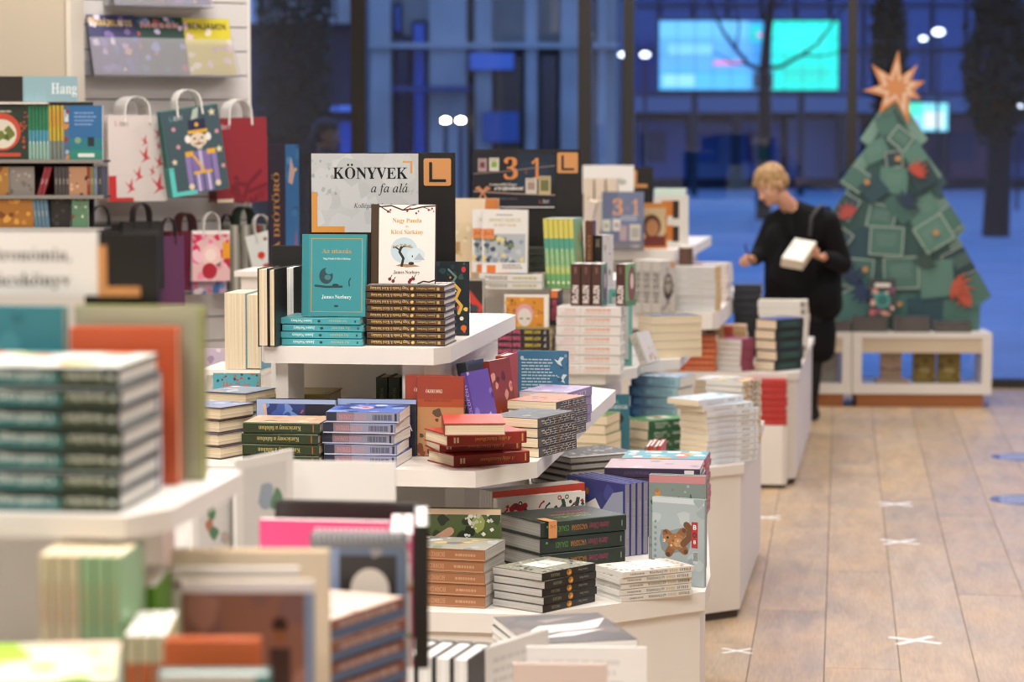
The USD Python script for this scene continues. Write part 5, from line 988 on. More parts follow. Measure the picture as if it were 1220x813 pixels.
def s_pinkmag(a, r): a.rect(0, 0, 1, 1, '#e8e0e0'); a.rect(0, .0, 1, .16, '#d83a78'); a.rect(.78, .2, .95, .95, '#c9486f'); a.text('00', .82, .55, .6, '#e6dcd8', 'bold'); a.blobs(6, ['#8d9a4a', '#b5703c', '#d9c0b0'], r, (.02, .05))
define('pinkmag', .19, .188, .0145, '#d9417c', lambda a, r: a.rect(0, 0, 1, 1, '#d8457d'), s_pinkmag, None, False, WHITEP, 'magazine', 'magazine')
define('blackmag', .21, .20, .02, '#262320', cover_art('#2b2826', ['#3a3a2c', '#1d1b1a'], 6), spine_text('#262320', []), None, True, WHITEP, 'magazine', 'magazine')
upright('pinkmag', (384, 3.70, L2), 'hot pink magazine standing before the black one', ang=-8)
row('pinkmag', 2, (464, 3.575, L2), 'pink-edged magazine spine', 'the pink pair before the black one', ang=2, gap=.002, group='pink-edged magazines')
row('blackmag', 1, (492.5, 3.57, L2), 'black-spined upright book', 'right of the pink-edged magazines', ang=2)
upright('blackmag', (409, 3.80, L2), 'large black book with white top edge behind the pink magazine', ang=-8)
# white dividers
for i, (px, d, w_, h_, an, lab) in enumerate([(402, 4.36, .195, .52, -6, 'wide white divider panel behind the large black book'), (312, 4.25, .17, .545, 62, 'white divider panel set aslant left of the wide one'), (254, 4.16, .13, .52, 60, 'leftmost white divider panel set aslant')]):
    p = at_y(px, 300, d); t = thing('divider_panel', lab, 'divider', mat4(rz(math.radians(an)), (p[0], p[1], E1 + .0)))
    part(t, 'sheet', bx(-w_ / 2, w_ / 2, -.003, .003, .004, h_), plain('#d9d5d0', .35)); part(t, 'foot_strip', bx(-w_ / 2, w_ / 2, -.010, .010, .0005, .006), plain('#d9d5d0', .35))
    a = Art(w_, h_)
    if i == 0: a.greek(.1, .72, .9, .88, 5, '#c6c2bd', RJ, .4); put_art(t, 'sheet_print', a, (0, -.003, h_ / 2), (1, 0, 0), (0, 0, 1))
    else: a.rect(.12, .62, .88, .97, '#c9c6c2'); a.blobs(9, ['#4f7a5a', '#b5a294', '#8d9aa8', '#a8705a'], random.Random(6 + i), (.08, .16), (.3, .66, .75, .9)); put_art(t, 'sheet_print', a, (0, -.003, h_ / 2), (1, 0, 0), (0, 0, 1))
# low side table
define('darkup', .14, .20, .030, '#2e2c2c', cover_art('#8d8a86', ['#5a5856', '#c9c6c2'], 8), None, None, True, WHITEP)
row('darkup', 4, (473, 4.30, E1), 'dark-covered upright book showing white page edges', 'the dark front row', ang=-16, mode='fore', group='dark-covered upright books')
def f_mag(a, rnd): a.rect(0, 0, 1, 1, '#3a302e'); a.poly([(.0, .2), (.3, .35), (.7, .4), (1, .75), (.6, .62), (.2, .55)], '#cfc3c0'); a.poly([(.2, .1), (.6, .2), (.9, .3), (.6, .3)], '#7d6a66'); a.blobs(8, ['#4a3d3a', '#2b2422', '#5d4a46'], rnd, (.08, .2)); a.poly([(.15, .6), (.55, .66), (.85, .82), (.5, .78)], '#d9cfcc')
define('darkmag', .21, .28, .014, '#2f2826', f_mag, None, None, False, WHITEP, 'magazine', 'magazine')
stack('darkmag', 9, (628, 770), E1, 14, 'l', 'large dark magazine with pale sweep on its cover', 'the magazine pile', d=4.72, group='large dark magazines', jit=(1.5, .004))
define('whitecard', .205, .20, .012, '#dfdbd6', blurb('#e2deda', '#d0ccc8', 8), None, None, True, WHITEP)
upright('whitecard', (700, 4.36, E1 - .06 + .0605), 'white book standing at the right front of the low table', ang=-3)
upright('whitecard', (617, 4.44, E1), 'white book standing aslant before the magazine pile', ang=58)
define('orangecover', .155, .2, .02, '#c9b8ae', lambda a, r: (a.rect(0, 0, 1, 1, '#cdb9ae'), a.rect(.1, .05, .9, .8, '#c98a5c'), a.blobs(10, ['#d9a070', '#a9623c', '#e6c9a8'], r, (.06, .15), (.1, .1, .9, .8))), None, None, True, WHITEP)
upright('orangecover', (668, 4.22, E1), 'book with an orange picture before the white standing book', ang=-3)
# ================================================================== SIGNS
BLACKP = plain('#161413', .35); COPPER = plain('#c98d55', .4)
def sign_holder(name, label, px0, px1, top, base, d, ang, parts):
    """black back plate standing on a shelf; parts(t, at) adds the panels; at(px, py) gives place on the plate's front"""
    c = at_y((px0 + px1) / 2, 300, d); w = (px1 - px0) / FPX * d; h = zat(top, d) - base
    t = thing(name, label, 'sign', mat4(rz(math.radians(ang)), (c[0], c[1], base)))
    part(t, 'back_plate', bx(-w / 2, w / 2, 0, .005, .0006, h), BLACKP); part(t, 'foot', bx(-w / 2, w / 2, -.003, .04, .0006, .004), BLACKP)
    parts(t, lambda px, py: ((px - (px0 + px1) / 2) / FPX * d, zat(py, d) - base))
    return t
def panel(t, at, x0, y0, x1, y1, o, name, m, fn=None, th=.003, hint=None):
    (a, b), (c, e) = at(x0, y1), at(x1, y0)
    p = part(t, name, bx(a, c, -o - th, -o, b, e), m)
    if fn:
        ar = Art(c - a, e - b); fn(ar, random.Random(9)); put_art(p, name + '_print', ar, ((a + c) / 2, -o - th, (b + e) / 2), (1, 0, 0), (0, 0, 1), PRINT_MATT)
def logo(t, at, x0, y0, x1, y1, o=.001):
    (a, b), (c, e) = at(x0, y1), at(x1, y0); w = c - a
    sq = sbox(-w / 2 + w * .07, -w / 2 + w * .07, w / 2 - w * .07, w / 2 - w * .07).buffer(w * .07, 4)
    m = ext(sq, .003); R = np.array([[1., 0, 0], [0, 0, -1], [0, 1, 0]]); lt = part(t, 'logo_tile', moved(m, mat4(R, ((a + c) / 2, -o, (b + e) / 2))), COPPER)
    L = Polygon([(-.30, .36), (-.19, .36), (-.19, -.26), (.32, -.26), (.32, -.36), (-.30, -.36)]); L = affinity.scale(L, w, w, origin=(0, 0))
    part(lt, 'logo_letter', moved(ext(L, .001), mat4(R, ((a + c) / 2, -o - .003, (b + e) / 2))), BLACKP)
def marble(a, rnd):
    a.rect(0, 0, 1, 1, '#b9bcbe'); a.blobs(26, ['#bfc2c4', '#c3c6c8', '#b4b8ba'], rnd, (.08, .2)); a.blobs(22, ['#a3a9ab', '#adb2b4', '#9aa1a3'], rnd, (.008, .03), (0, .45, .25, 1)); a.blobs(10, ['#a9aeb0'], rnd, (.008, .02), (.9, .2, 1, .6))
def pA_(t, at):
    def fn(a, rnd):
        marble(a, rnd); q = lambda px, py: ((px - 371) / 128, 1 - (py - 183) / 94)
        X = lambda px, py: q(px, py)
        a.text('KÖNYVEK', X(441.5, 0)[0], X(0, 206)[1], .150, '#1c1b1b', 'serif', width=.70); a.text('a fa alá', X(465, 0)[0], X(0, 224)[1], .115, '#2a2928', 'italic', width=.35); a.text('Kollégáink karácsonyi', X(454, 0)[0], X(0, 245)[1], .058, '#3d3c3b', 'italic', width=.50)
        (u, v) = X(371, 229); a.rect(0, 0, .055, v, '#d0914a'); a.rect(0, 0, .31, .075, '#d0914a'); a.rect(.855, .885, .945, .905, '#d39a5c'); a.rect(.925, .75, .945, .905, '#d39a5c')
    panel(t, at, 371, 183, 499, 277, .0, 'sign_sheet', plain('#b9bcbe', .5), fn); logo(t, at, 505.5, 189, 538, 221)
sign_holder('sign_holder', 'grey marble sign reading KÖNYVEK a fa alá beside a copper logo', 368, 543, 182, A3, 6.98, -4, pA_)
def pB_(t, at):
    def fn(a, rnd):
        a.rect(0, 0, 1, 1, '#26262d'); a.poly([(.35, .3), (1, .42), (1, .95), (.55, 1)], '#26303f'); a.poly([(.5, .35), (.95, .5), (.9, .8), (.6, .85)], '#2a3749')
        a.text('3', .46, .70, .40, '#d0854a', 'serif', width=.20); a.text('1', .775, .70, .38, '#d0854a', 'serif', width=.14); a.text('+', .645, .64, .12, '#7d4a38', 'sans', width=.07)
        a.line([(0, .60), (.35, .64), (1, .75)], .005, '#8d7a70'); a.line([(0, .28), (.5, .24), (1, .215)], .006, '#b59a88')
        for x0, y0, x1, y1, c, c2 in [(.05, .64, .16, .88, '#a08a88', '#6d3a4a'), (.19, .65, .31, .89, '#c9c6b5', '#7f9a4a'), (.64, .24, .78, .52, '#c9c3bb', '#a5877a'), (.80, .22, .95, .56, '#b9a880', '#6d7048')]: a.rect(x0, y0, x1, y1, c); a.rect(x0 + .025, y0 + .07, x1 - .025, y1 - .07, c2); a.greek(x0 + .01, y1 - .06, x1 - .01, y1 - .01, 1, '#8d7a6a', rnd)
        a.text('A negyedik könyv', .36, .41, .048, '#d9d2ca', 'serif', width=.35); a.text('a mi ajándékunk!', .435, .335, .055, '#e6e0d9', 'bold', width=.36)
        a.greek(.2, .12, .62, .17, 1, '#5d5a5a', rnd); a.text('www.', .24, .08, .03, '#bfb5aa', 'sans', width=.08); a.text('L', .82, .10, .06, '#d9703c', 'sans'); a.text('ibri', .89, .10, .06, '#d9d2ca', 'sans', width=.08)
        for s in (-1, 1): a.line([(.11, .28), (.11 + s * .05, .36), (.11 + s * .085, .33), (.11, .28)], .010, '#c98a62'); a.line([(.11, .28), (.11 + s * .03, .18), (.11 + s * .06, .1)], .010, '#c98a62')
    panel(t, at, 564.5, 181, 661, 246.5, .0, 'sign_sheet', plain('#26262d', .4), fn); logo(t, at, 664, 182, 688.5, 206)
    (a0, b0), (c0, e0) = at(565, 247.5), at(661, 246.3); part(t, 'sheet_ledge', bx(a0, c0, -.012, 0, b0, e0), plain('#d9d6d2', .4))
sign_holder('sign_holder', 'dark sign with a large copper 3+1 and tied string', 563, 693, 178, B3, 10.12, -5, pB_)
def pC_(t, at):
    def fn(a, rnd): a.rect(0, 0, 1, 1, '#e9e6e2'); a.text('A Libri ajánlja', .46, .45, .19, '#4a4644', 'serif', width=.78)
    panel(t, at, 694, 197, 755, 231, .0, 'sign_sheet', plain('#e9e6e2', .5), fn)
    panel(t, at, 754.5, 203, 758.5, 224, .0, 'copper_bar', COPPER); panel(t, at, 754.5, 219.5, 771, 223.5, .0, 'copper_bar', COPPER)
sign_holder('sign_holder', 'small white sign reading A Libri ajánlja on the furthest table', 694, 778, 199, C3, 13.95, -6, pC_)
def pV_(t, at):
    def fn(a, rnd):
        a.rect(0, 0, 1, 1, '#6a7390'); a.poly([(.1, .3), (1, .5), (1, 1), (.4, 1)], '#75809d'); a.text('3', .38, .74, .27, '#e0a070', 'serif', width=.28); a.text('1', .80, .74, .26, '#e6a676', 'serif', width=.18); a.text('+', .6, .72, .08, '#c98d78', 'sans')
        for x0, y0, x1, y1, c in [(.02, .32, .2, .52, '#cfd6c4'), (.26, .33, .44, .53, '#dedbd6'), (.42, .16, .6, .42, '#b59aa5'), (.66, .16, .92, .44, '#cfc8bd')]: a.rect(x0, y0, x1, y1, c); a.rect(x0 + .04, y0 + .05, x1 - .04, y1 - .06, '#a9a6a0')
        a.greek(.45, .5, .9, .6, 2, '#c9ccd8', rnd); a.rect(0, 0, 1, .13, '#7d7a80'); a.text('Libri', .8, .07, .05, '#e6e2e0', 'sans')
    panel(t, at, 717, 228.5, 767, 298, .0, 'sign_sheet', plain('#6a7390', .4), fn)
sign_holder('sign_holder', 'violet grey sign with pale copper 3+1 on the furthest table', 717, 767, 228.5, C3, 13.22, -3, pV_)
def pL_(t, at):
    def fn(a, rnd):
        a.rect(0, 0, 1, 1, '#e3dfdb'); q = lambda px, py: (1 - (117 - px) / 300, 1 - (py - 275) / 77)
        a.text('Gasztronómia,', q(86, 0)[0], q(0, 303)[1], .20, '#3a3836', 'serif', 'r', width=.46); a.text('szakácskönyv', q(84, 0)[0], q(0, 333)[1], .20, '#3a3836', 'serif', 'r', width=.46)
    panel(t, at, -183, 275, 117, 352, .0, 'sign_sheet', plain('#e3dfdb', .5), fn, .004)
    panel(t, at, 117, 293, 127, 353, .0, 'copper_bar', COPPER, None, .005); panel(t, at, 127, 342, 167, 353, .0, 'copper_bar', COPPER, None, .005)
sign_holder('sign_holder', 'blurred white sign reading szakácskönyv with black plate and copper corner', 100, 190, 277, L1, 3.215, -3, pL_)
# ================================================================== SLAT WALL WITH MAGAZINES AND GIFT BAGS
WA = math.radians(30); WX = np.array([math.cos(WA), math.sin(WA), 0]); WN = np.array([math.sin(WA), -math.cos(WA), 0])
WP = at_y(300, 300, 10.9) * [1, 1, 0]
def wpt(px, py, out=0.0):
    """place on the slat wall (moved OUT towards the viewer) seen at a pixel"""
    d = ray(px, py); o = np.array([0, 0, CAMH]); P = WP + WN * out; t = ((P - o) @ WN) / (d @ WN); return o + d * t
wl = struct('wall_slat', 'white slatted display wall with gift bags and magazines')
WM = mat4(np.column_stack([WX, -WN, UP]), WP)
part(wl, 'back_board', moved(bx(-1.25, -.012, .018, .05, 0, 2.75), WM), plain('#77736f', .7))
for i in range(27):
    part(wl, 'slat', moved(bx(-1.25, -.014, 0, .018, .02 + i * .1, .115 + i * .1), WM), plain('#d6d2d2', .5))
part(wl, 'end_trim', moved(bx(-.014, 0, -.004, .052, 0, 2.75), WM), plain('#e3e0dc', .45))
co = struct('pillar_left', 'broad beige pillar behind the audiobook shelf'); pr = at_y(80, 100, 10.0); pl = at_y(-260, 100, 10.0)
part(co, 'shaft', bx(pl[0], pr[0], 10.0, 10.3, 0, 4.0), plain('#c3b6a2', .6)); part(co, 'corner_bead', bx(pr[0], pr[0] + .018, 9.992, 10.3, 0, 4.0), plain('#d9d0bf', .5))
ACR = node('acrylic', {'f': ('fresnel', {'IOR': 1.49}), 't': ('transparent_bsdf', {'color': (.93, .93, .95)}), 'g': ('glossy_bsdf', {'color': (1, 1, 1), 'roughness': .12}), 'm': ('mix_closure', {}), 'd': ('diffuse_bsdf', {'color': (.85, .82, .9)}), 'm2': ('mix_closure', {'fac': .16})},
           [('f.fac', 'm.fac'), ('t.BSDF', 'm.closure1'), ('g.BSDF', 'm.closure2'), ('m.closure', 'm2.closure1'), ('d.BSDF', 'm2.closure2')], 'm2.closure')
def mag(key, cols, n, title, tc, bg):
    define(key, .205, .245, .006, bg, lambda a, r: (a.rect(0, 0, 1, 1, bg), a.blobs(n, cols, r, (.05, .12)), a.text(title, .5, .86, .1, tc, 'bold', width=.85)), None, None, False, WHITEP, 'magazine', 'magazine')
mag('mg1', ['#7d6aa8', '#c9a5c8', '#3f5a9a', '#d9b58a', '#e0d5e6'], 26, 'VARÁZSLATOS', '#e0c070', '#3a3a68'); mag('mg2', ['#8d9ad0', '#c9b8e0', '#b0506a', '#4a6a8d'], 18, 'Mesék', '#d9a0a0', '#24453e'); mag('mg3', ['#e6c9d0', '#e8e2c0', '#c9a0c0', '#f0e6d0'], 16, 'BENJAMIN', '#2b2a1a', '#cfc02a')
def wall_mag(key, px, py, lab):
    p = wpt(px, py, .10); upright(key, np.array([p[0], p[1], p[2]]), lab, ang=30, lean=19)
wall_mag('mg1', 141, 87, 'dark violet magazine, left of the three on the white slat wall'); wall_mag('mg2', 198, 88.5, 'green-topped magazine with red spine, middle of three on the slat wall'); wall_mag('mg3', 254.5, 90, 'yellow magazine, right of the three on the white slat wall')
wall_mag('mg2', 165, 4, 'magazine at the very top of the slat wall, left one'); wall_mag('mg1', 224, 6, 'magazine at the very top of the slat wall, right one')
def holder(px, py, w, lab):
    p = wpt(px, py, .125); t = thing('magazine_holder', lab, 'holder', mat4(rz(WA), p)); a = math.radians(19); L = mat4(rx(-a))
    part(t, 'front_sheet', moved(bx(-w / 2, w / 2, -.003, 0, 0, .16), L), ACR); part(t, 'ledge', bx(-w / 2, w / 2, -.003, .118, -.004, -.001), plain('#8d8d94', .4)); part(t, 'hook_plate', bx(-w / 2, w / 2, .112, .118, -.004, .06), plain('#b9b9be', .4))
holder(200, 90, .63, 'clear acrylic holder in front of the three slat wall magazines'); holder(196, 7, .43, 'clear acrylic holder at the very top of the slat wall')
def bag(key, w, h, body, fn, hcol, handle='loop', dp=.022):
    def make(lab, M, grp):
        t = thing('gift_bag', lab, 'gift bag', M, grp)
        prof = Polygon([(-.0, 0), (dp, 0), (dp * .7, h), (dp * .3, h)])
        m = ext(prof, w); m.apply_transform(np.array([[0, 0, 1., -w / 2], [1, 0, 0, 0], [0, 1, 0, 0], [0, 0, 0, 1]])); m.fix_normals()
        bp_ = part(t, 'body', m, plain(body, .5))
        if fn:
            a = Art(w - .001, h * .995); fn(a, random.Random(4)); tilt = math.atan2(dp * .3, h); put_art(bp_, 'bag_print', a, (0, dp * .15, h * .4975), (1, 0, 0), (0, math.sin(tilt), math.cos(tilt)))
        hw = w * .23
        for j, y in enumerate((dp * .3, dp * .7)):
            pts = [(-hw, y, h - .03), (-hw * .95, y, h + .025)] + [(hw * .95 * -math.cos(q), y, h + .025 + .050 * math.sin(q)) for q in np.linspace(.3, PI - .3, 7)] + [(hw * .95, y, h + .025), (hw, y, h - .03)]
            V = []; F = []
            for k, p in enumerate(pts):
                V += [(p[0], p[1] - .009, p[2]), (p[0], p[1] + .009, p[2]), (p[0] * .9, p[1] + .009, p[2] - .002), (p[0] * .9, p[1] - .009, p[2] - .002)]
                if k:
                    b = 4 * k - 4
                    for e in range(4): F += [(b + e, b + (e + 1) % 4, b + 4 + e), (b + (e + 1) % 4, b + 4 + (e + 1) % 4, b + 4 + e)]
            part(t, 'handle', trimesh.Trimesh(np.array(V), np.array(F), process=False), plain(hcol, .5))
        return t
    BAGS[key] = [make, None]
BAGS = {}
def hang(key, px, py, lab, roll=0, out=.2, n=1, back='', step=.031, grp=None):
    for i in range(n):
        p = wpt(px, py, out); p = p - WN * step * i; r = math.radians(roll)
        M = mat4(rz(WA), p) @ mat4(ry(r)); l = lab if i == 0 else ('second' if i == 1 else 'third' if i == 2 else 'fourth') + ' bag behind ' + back
        if BAGS[key][1] is None: BAGS[key][1] = BAGS[key][0](l, M, grp)
        else: copy_of(BAGS[key][1], l, M, grp)
def bird(a, x, y, s, c): a.poly([(x, y), (x - s * .5, y + s * .55), (x - s * .05, y + s * .25), (x + s * .25, y + s * .8), (x + s * .22, y + s * .15), (x + s * .5, y), (x + s * .1, y - s * .1), (x - s * .35, y - s * .3)], c)
def libri(a, c1, c2): a.text('L', .145, .905, .055, c1, 'sans'); a.text('ibri', .27, .90, .055, c2, 'sans', width=.16)
def f_birds(a, rnd):
    a.rect(0, 0, 1, 1, '#d6cbc8'); libri(a, '#b5405a', '#7d7478'); a.rect(0, 0, .13, .30, '#c02f30'); a.rect(0, 0, .42, .045, '#c02f30'); a.rect(.13, .30, 1, .305, '#c6bab8')
    for x, y, s in [(.85, .77, .14), (.62, .68, .13), (.86, .63, .10), (.62, .50, .2), (.86, .43, .17), (.5, .28, .18), (.74, .33, .12), (.36, .14, .18), (.84, .15, .24)]: bird(a, x, y, s, '#c4474f')
bag('birds', .25, .345, '#c9b9b0', f_birds, '#efece8')
def f_soldier(a, rnd):
    a.rect(0, 0, 1, 1, '#42565f'); a.text('L', .16, .905, .055, '#4fb5c0', 'sans'); a.text('ibri', .28, .905, .055, '#cfd6d6', 'sans', width=.16); a.rect(.0, 0, .085, .34, '#5cc4c0'); a.rect(0, 0, .44, .05, '#5cc4c0'); a.rect(0, .31, 1, .315, '#394c55')
    def star(x, y, r, c): a.add(Polygon([(a.q(x, y)[0] + (r if k % 2 == 0 else r * .42) * a.w * math.sin(k * PI / 5), a.q(x, y)[1] + (r if k % 2 == 0 else r * .42) * a.w * math.cos(k * PI / 5)) for k in range(10)]), c)
    star(.88, .92, .07, '#d9cfae'); star(.92, .48, .07, '#d9cfae'); star(.12, .40, .06, '#d9cfae')
    for x, y in [(.18, .78), (.22, .57), (.92, .69), (.95, .28)]: a.circ(x, y, .035, '#c9929a')
    a.poly([(.50, .86), (.56, .98), (.66, 1), (.62, .88)], '#aeb9ac'); a.rect(.44, .74, .74, .86, '#2b2d4a'); a.rect(.42, .70, .76, .74, '#d9a83c'); a.rect(.46, .675, .72, .70, '#26242a'); a.circ(.585, .80, .035, '#d9a83c')
    a.circ(.58, .62, .155, '#d9c8b4', .75); a.circ(.40, .645, .05, '#e6e2dc', 1.3); a.circ(.76, .645, .05, '#e6e2dc', 1.3); a.circ(.52, .64, .02, '#3a2e2a'); a.circ(.65, .64, .02, '#3a2e2a'); a.rect(.57, .59, .60, .63, '#c99a86'); a.poly([(.48, .575), (.58, .59), (.69, .575), (.58, .565)], '#4a3a34'); a.rect(.54, .515, .63, .54, '#cfc3b5')
    a.poly([(.40, .49), (.76, .49), (.74, .24), (.42, .24)], '#7d6aa5'); a.rect(.32, .44, .46, .50, '#d9a83c'); a.rect(.70, .44, .85, .50, '#d9a83c'); a.rect(.55, .24, .61, .5, '#b8b0cc'); a.rect(.42, .225, .75, .26, '#d9a83c'); a.line([(.46, .44), (.60, .27)], .02, '#d9a83c')
    a.rect(.31, .12, .40, .44, '#8a78b0'); a.rect(.77, .12, .86, .44, '#8a78b0'); a.circ(.355, .09, .05, '#d9c8b4'); a.circ(.82, .09, .05, '#d9c8b4'); a.rect(.43, .02, .57, .225, '#8272ab'); a.rect(.60, .02, .74, .225, '#8272ab'); a.rect(.48, .02, .51, .225, '#cfc9dc'); a.rect(.66, .02, .69, .225, '#cfc9dc')
bag('soldier', .25, .345, '#2f7f72', f_soldier, '#efece8')
def f_redbag(a, rnd):
    a.rect(0, 0, 1, 1, '#8c2b36'); a.text('L', .06, .905, .055, '#d9c0c2', 'sans'); a.text('ibri', .2, .90, .055, '#d9c0c2', 'sans', width=.2); a.rect(0, 0, .4, .04, '#d9c6b0')
    for pts in [[(.5, 0), (.6, .2), (.85, .36)], [(.6, .2), (.4, .22)], [(.62, .12), (.95, .2)], [(.5, .05), (.3, .12)], [(.7, 0), (.85, .12)]]: a.line(pts, .035, '#6d1f2a')
    a.blobs(10, ['#73212c', '#7d2530'], rnd, (.05, .12), (.3, 0, 1, .3))
bag('redbag', .235, .345, '#7d3a30', f_redbag, '#efece8')
hang('birds', 165, 240, 'white gift bag with red birds on the slat wall', 0, .20, 4, 'the white red-bird bag', grp='white bird gift bags'); hang('soldier', 240, 230, 'slate blue gift bag with a toy soldier on the slat wall', -8, .27, 2, 'the toy soldier bag', grp='toy soldier gift bags'); hang('redbag', 290, 240.5, 'dark red gift bag at the right end of the slat wall', -1.5, .16, 3, 'the dark red bag', grp='dark red gift bags')
def f_rose(a, rnd):
    a.rect(0, 0, 1, 1, '#d9b0b0'); a.blobs(14, ['#c92a5c', '#d94a86', '#e08aa0', '#b02a3a', '#e8b8c4'], rnd, (.12, .22)); a.rect(.8, .45, 1, .78, '#e09a2c'); a.circ(.5, .5, .26, '#e8c0bc', 1.1); a.circ(.48, .52, .15, '#eed6d0'); a.circ(.45, .2, .2, '#a82436'); a.blobs(8, ['#c42a58', '#e0709a'], rnd, (.06, .12), (0, .75, 1, 1)); a.poly([(.6, .32), (.75, .38), (.72, .28)], '#3f6a4a'); a.rect(0, .93, 1, 1, '#e6dcd8')
bag('rose', .165, .205, '#e0d0cc', f_rose, '#dcd8d2'); bag('berry', .16, .24, '#7d2f4a', lambda a, r: (a.rect(0, 0, 1, 1, '#7d3048'), a.blobs(14, ['#a8486a', '#5d2a3a', '#c98a9a', '#6d3a30'], r, (.06, .14))), '#6d3a3c'); bag('plumbag', .13, .29, '#5d2f55', None, '#3a2a34')
bag('navybag', .12, .21, '#222c40', None, '#2a3040'); bag('bluefl', .15, .13, '#7f9ac9', lambda a, r: (a.rect(0, 0, 1, 1, '#c9a8c0'), a.blobs(20, ['#6f98d0', '#d9788f', '#e6e0e6', '#4f78b8'], r, (.08, .16))), '#d9d0d4')
bag('stripebag', .17, .27, '#8d8a80', lambda a, r: (a.rect(0, 0, 1, 1, '#8d8a80'), [a.rect(i / 7, 0, i / 7 + .07, 1, '#b9b5a8' if i % 2 else '#5d5a50') for i in range(7)], a.rect(.75, 0, .85, 1, '#8d2a30')), '#3a4a40')
bag('fruitbag', .17, .235, '#c9c9c4', lambda a, r: (a.rect(0, 0, 1, 1, '#cfd2ce'), [a.circ(x, y, s, c, .9) for x, y, s, c in [(.3, .62, .1, '#c9382c'), (.55, .66, .05, '#c9504a'), (.82, .72, .085, '#7d5a2a'), (.5, .88, .05, '#8d4a3a'), (.36, .38, .12, '#a83a32'), (.4, .22, .13, '#8d2f2a'), (.78, .4, .08, '#b5402f'), (.15, .14, .09, '#a83a32'), (.7, .14, .09, '#7d5a2a')]], a.poly([(.24, .66), (.36, .66), (.3, .52)], '#c9382c')), '#d6d4ce')
hang('bluefl', 250, 350, 'small blue floral gift bag below the pink rose bag', 0, .20, 1); hang('berry', 226, 346, 'berry red gift bag left of the pink rose bag', 0, .17, 3, 'the berry red bag', grp='berry red gift bags'); hang('navybag', 272, 337, 'narrow navy gift bag right of the pink rose bag', 0, .05, 1)
hang('rose', 252, 335, 'pink rose patterned gift bag with white handles', 1, .24, 1); hang('plumbag', 203, 367, 'plain plum purple gift bag beside the black sign', 0, .22, 1, 'the plum purple bag', grp='plum purple gift bags')
hang('stripebag', 296, 346, 'grey striped gift bag left of the fruit bag', 0, .15, 3, 'the grey striped bag', grp='grey striped gift bags'); hang('fruitbag', 330, 342, 'white gift bag with red fruit at the end of the slat wall', -14, .2, 1)
bag('blackbag', .17, .27, '#1c1a1a', None, '#2a2828')
hang('blackbag', 172, 345, 'black gift bag on the slat wall above the black sign', 0, .3, 2, 'the right black gift bag', grp='black gift bags'); hang('blackbag', 122, 348, 'left black gift bag behind the blurred white sign', 0, .2, 1)
# ================================================================== AUDIOBOOK SHELF AT THE LEFT
AD = 9.4
bc = thing('audiobook_shelf', 'black audiobook shelf with a pale blue sign at the left', 'shelf', mat4(None, (at_y(60, 300, AD)[0], AD, 0)))
kx2 = lambda px: (px - 60) / FPX * AD
SB = [zat(191, AD), zat(233.5, AD), zat(272, AD)]
BK = plain('#1d1b1a', .4)
part(bc, 'back_panel', bx(kx2(-200), kx2(104), .16, .18, .1, zat(121, AD)), plain('#2a2624', .6)); part(bc, 'side_post', bx(kx2(103), kx2(105.5), .02, .18, .1, SB[2] - .012), BK)
for z in SB: part(bc, 'shelf_board', bx(kx2(-200), kx2(125), -.01, .16, z - .008, z), BK); part(bc, 'price_rail', bx(kx2(-200), kx2(125), -.016, -.011, z - .010, z + .003), plain('#8d8984', .3))
part(bc, 'base_cabinet', bx(kx2(-200), kx2(104), -.01, .18, 0, SB[2] - .10), plain('#cfcac4', .5)); part(bc, 'sign_board', bx(kx2(-60), kx2(94), .0, .02, zat(121, AD), zat(91, AD)), plain('#8fb3bf', .5)); part(bc, 'sign_end', bx(kx2(-60), kx2(30), -.004, 0, zat(121, AD), zat(91, AD)), plain('#25201d', .4)); part(bc, 'light_strip', bx(kx2(-60), kx2(60), -.02, .02, zat(124, AD), zat(122, AD)), plain('#e8e4dc', .3))
a = Art(.4, .1); a.text('Hangoskönyv', .0, .5, .42, '#e2ebee', 'serif', 'l', width=.78); b = Art(.2, .1); b.text('Hang', .5, .5, .40, '#e2ebee', 'serif', width=.47)
put_art(bc, 'sign_print', b, (kx2(79), 0, zat(105, AD)), (1, 0, 0), (0, 0, 1))
def sm(key, w, h, t, c, front=None, spine=None, nm='audiobook'): define(key, w, h, t, c, front, spine, None, False, WHITEP, nm, 'audiobook')
sm('ab_green', .19, .196, .012, '#2c3a30', lambda a, r: (a.rect(0, 0, 1, 1, '#2c3a30'), a.circ(.5, .52, .36, '#c9503c'), a.circ(.5, .48, .28, '#dcd8c8'), a.blobs(8, ['#6d7a3a', '#4a5a2a'], r, (.06, .12), (.3, .4, .7, .65)), a.rect(.15, .06, .85, .13, '#c9503c'), a.blobs(14, ['#b5503c'], r, (.02, .035), (.85, .1, 1, .9)), a.greek(.2, .86, .8, .93, 1, '#b9c0a8', r)))
upright('ab_green', (4.4, AD - .0, SB[0]), 'dark green audiobook with a round white picture on the black shelf', ang=0)
sm('ab_gb', .14, .196, .0115, '#2f7a6a', None, lambda a, r: (a.rect(0, 0, 1, 1, '#4f94ad'), a.rect(.55, 0, 1, 1, '#2f7a55'), a.rect(0, 0, .3, 1, '#8fb5a8'), a.rect(.3, .3, .34, .7, '#d9e0d0')))
row('ab_gb', 6, (36, AD, SB[0]), 'thin green and blue audiobook spine', 'the green-blue six', ang=0, group='green and blue audiobooks')
sm('ab_y', .14, .196, .0115, '#b5a03c', None, lambda a, r: (a.rect(0, 0, 1, 1, '#bfa63f'), a.rect(.0, 0, .35, 1, '#6d7f86'), a.rect(.6, .2, .9, .8, '#c98a3c')))
row('ab_y', 4, (60, AD, SB[0]), 'thin yellow audiobook spine', 'the yellow four', ang=0, gap=.003, group='yellow audiobooks')
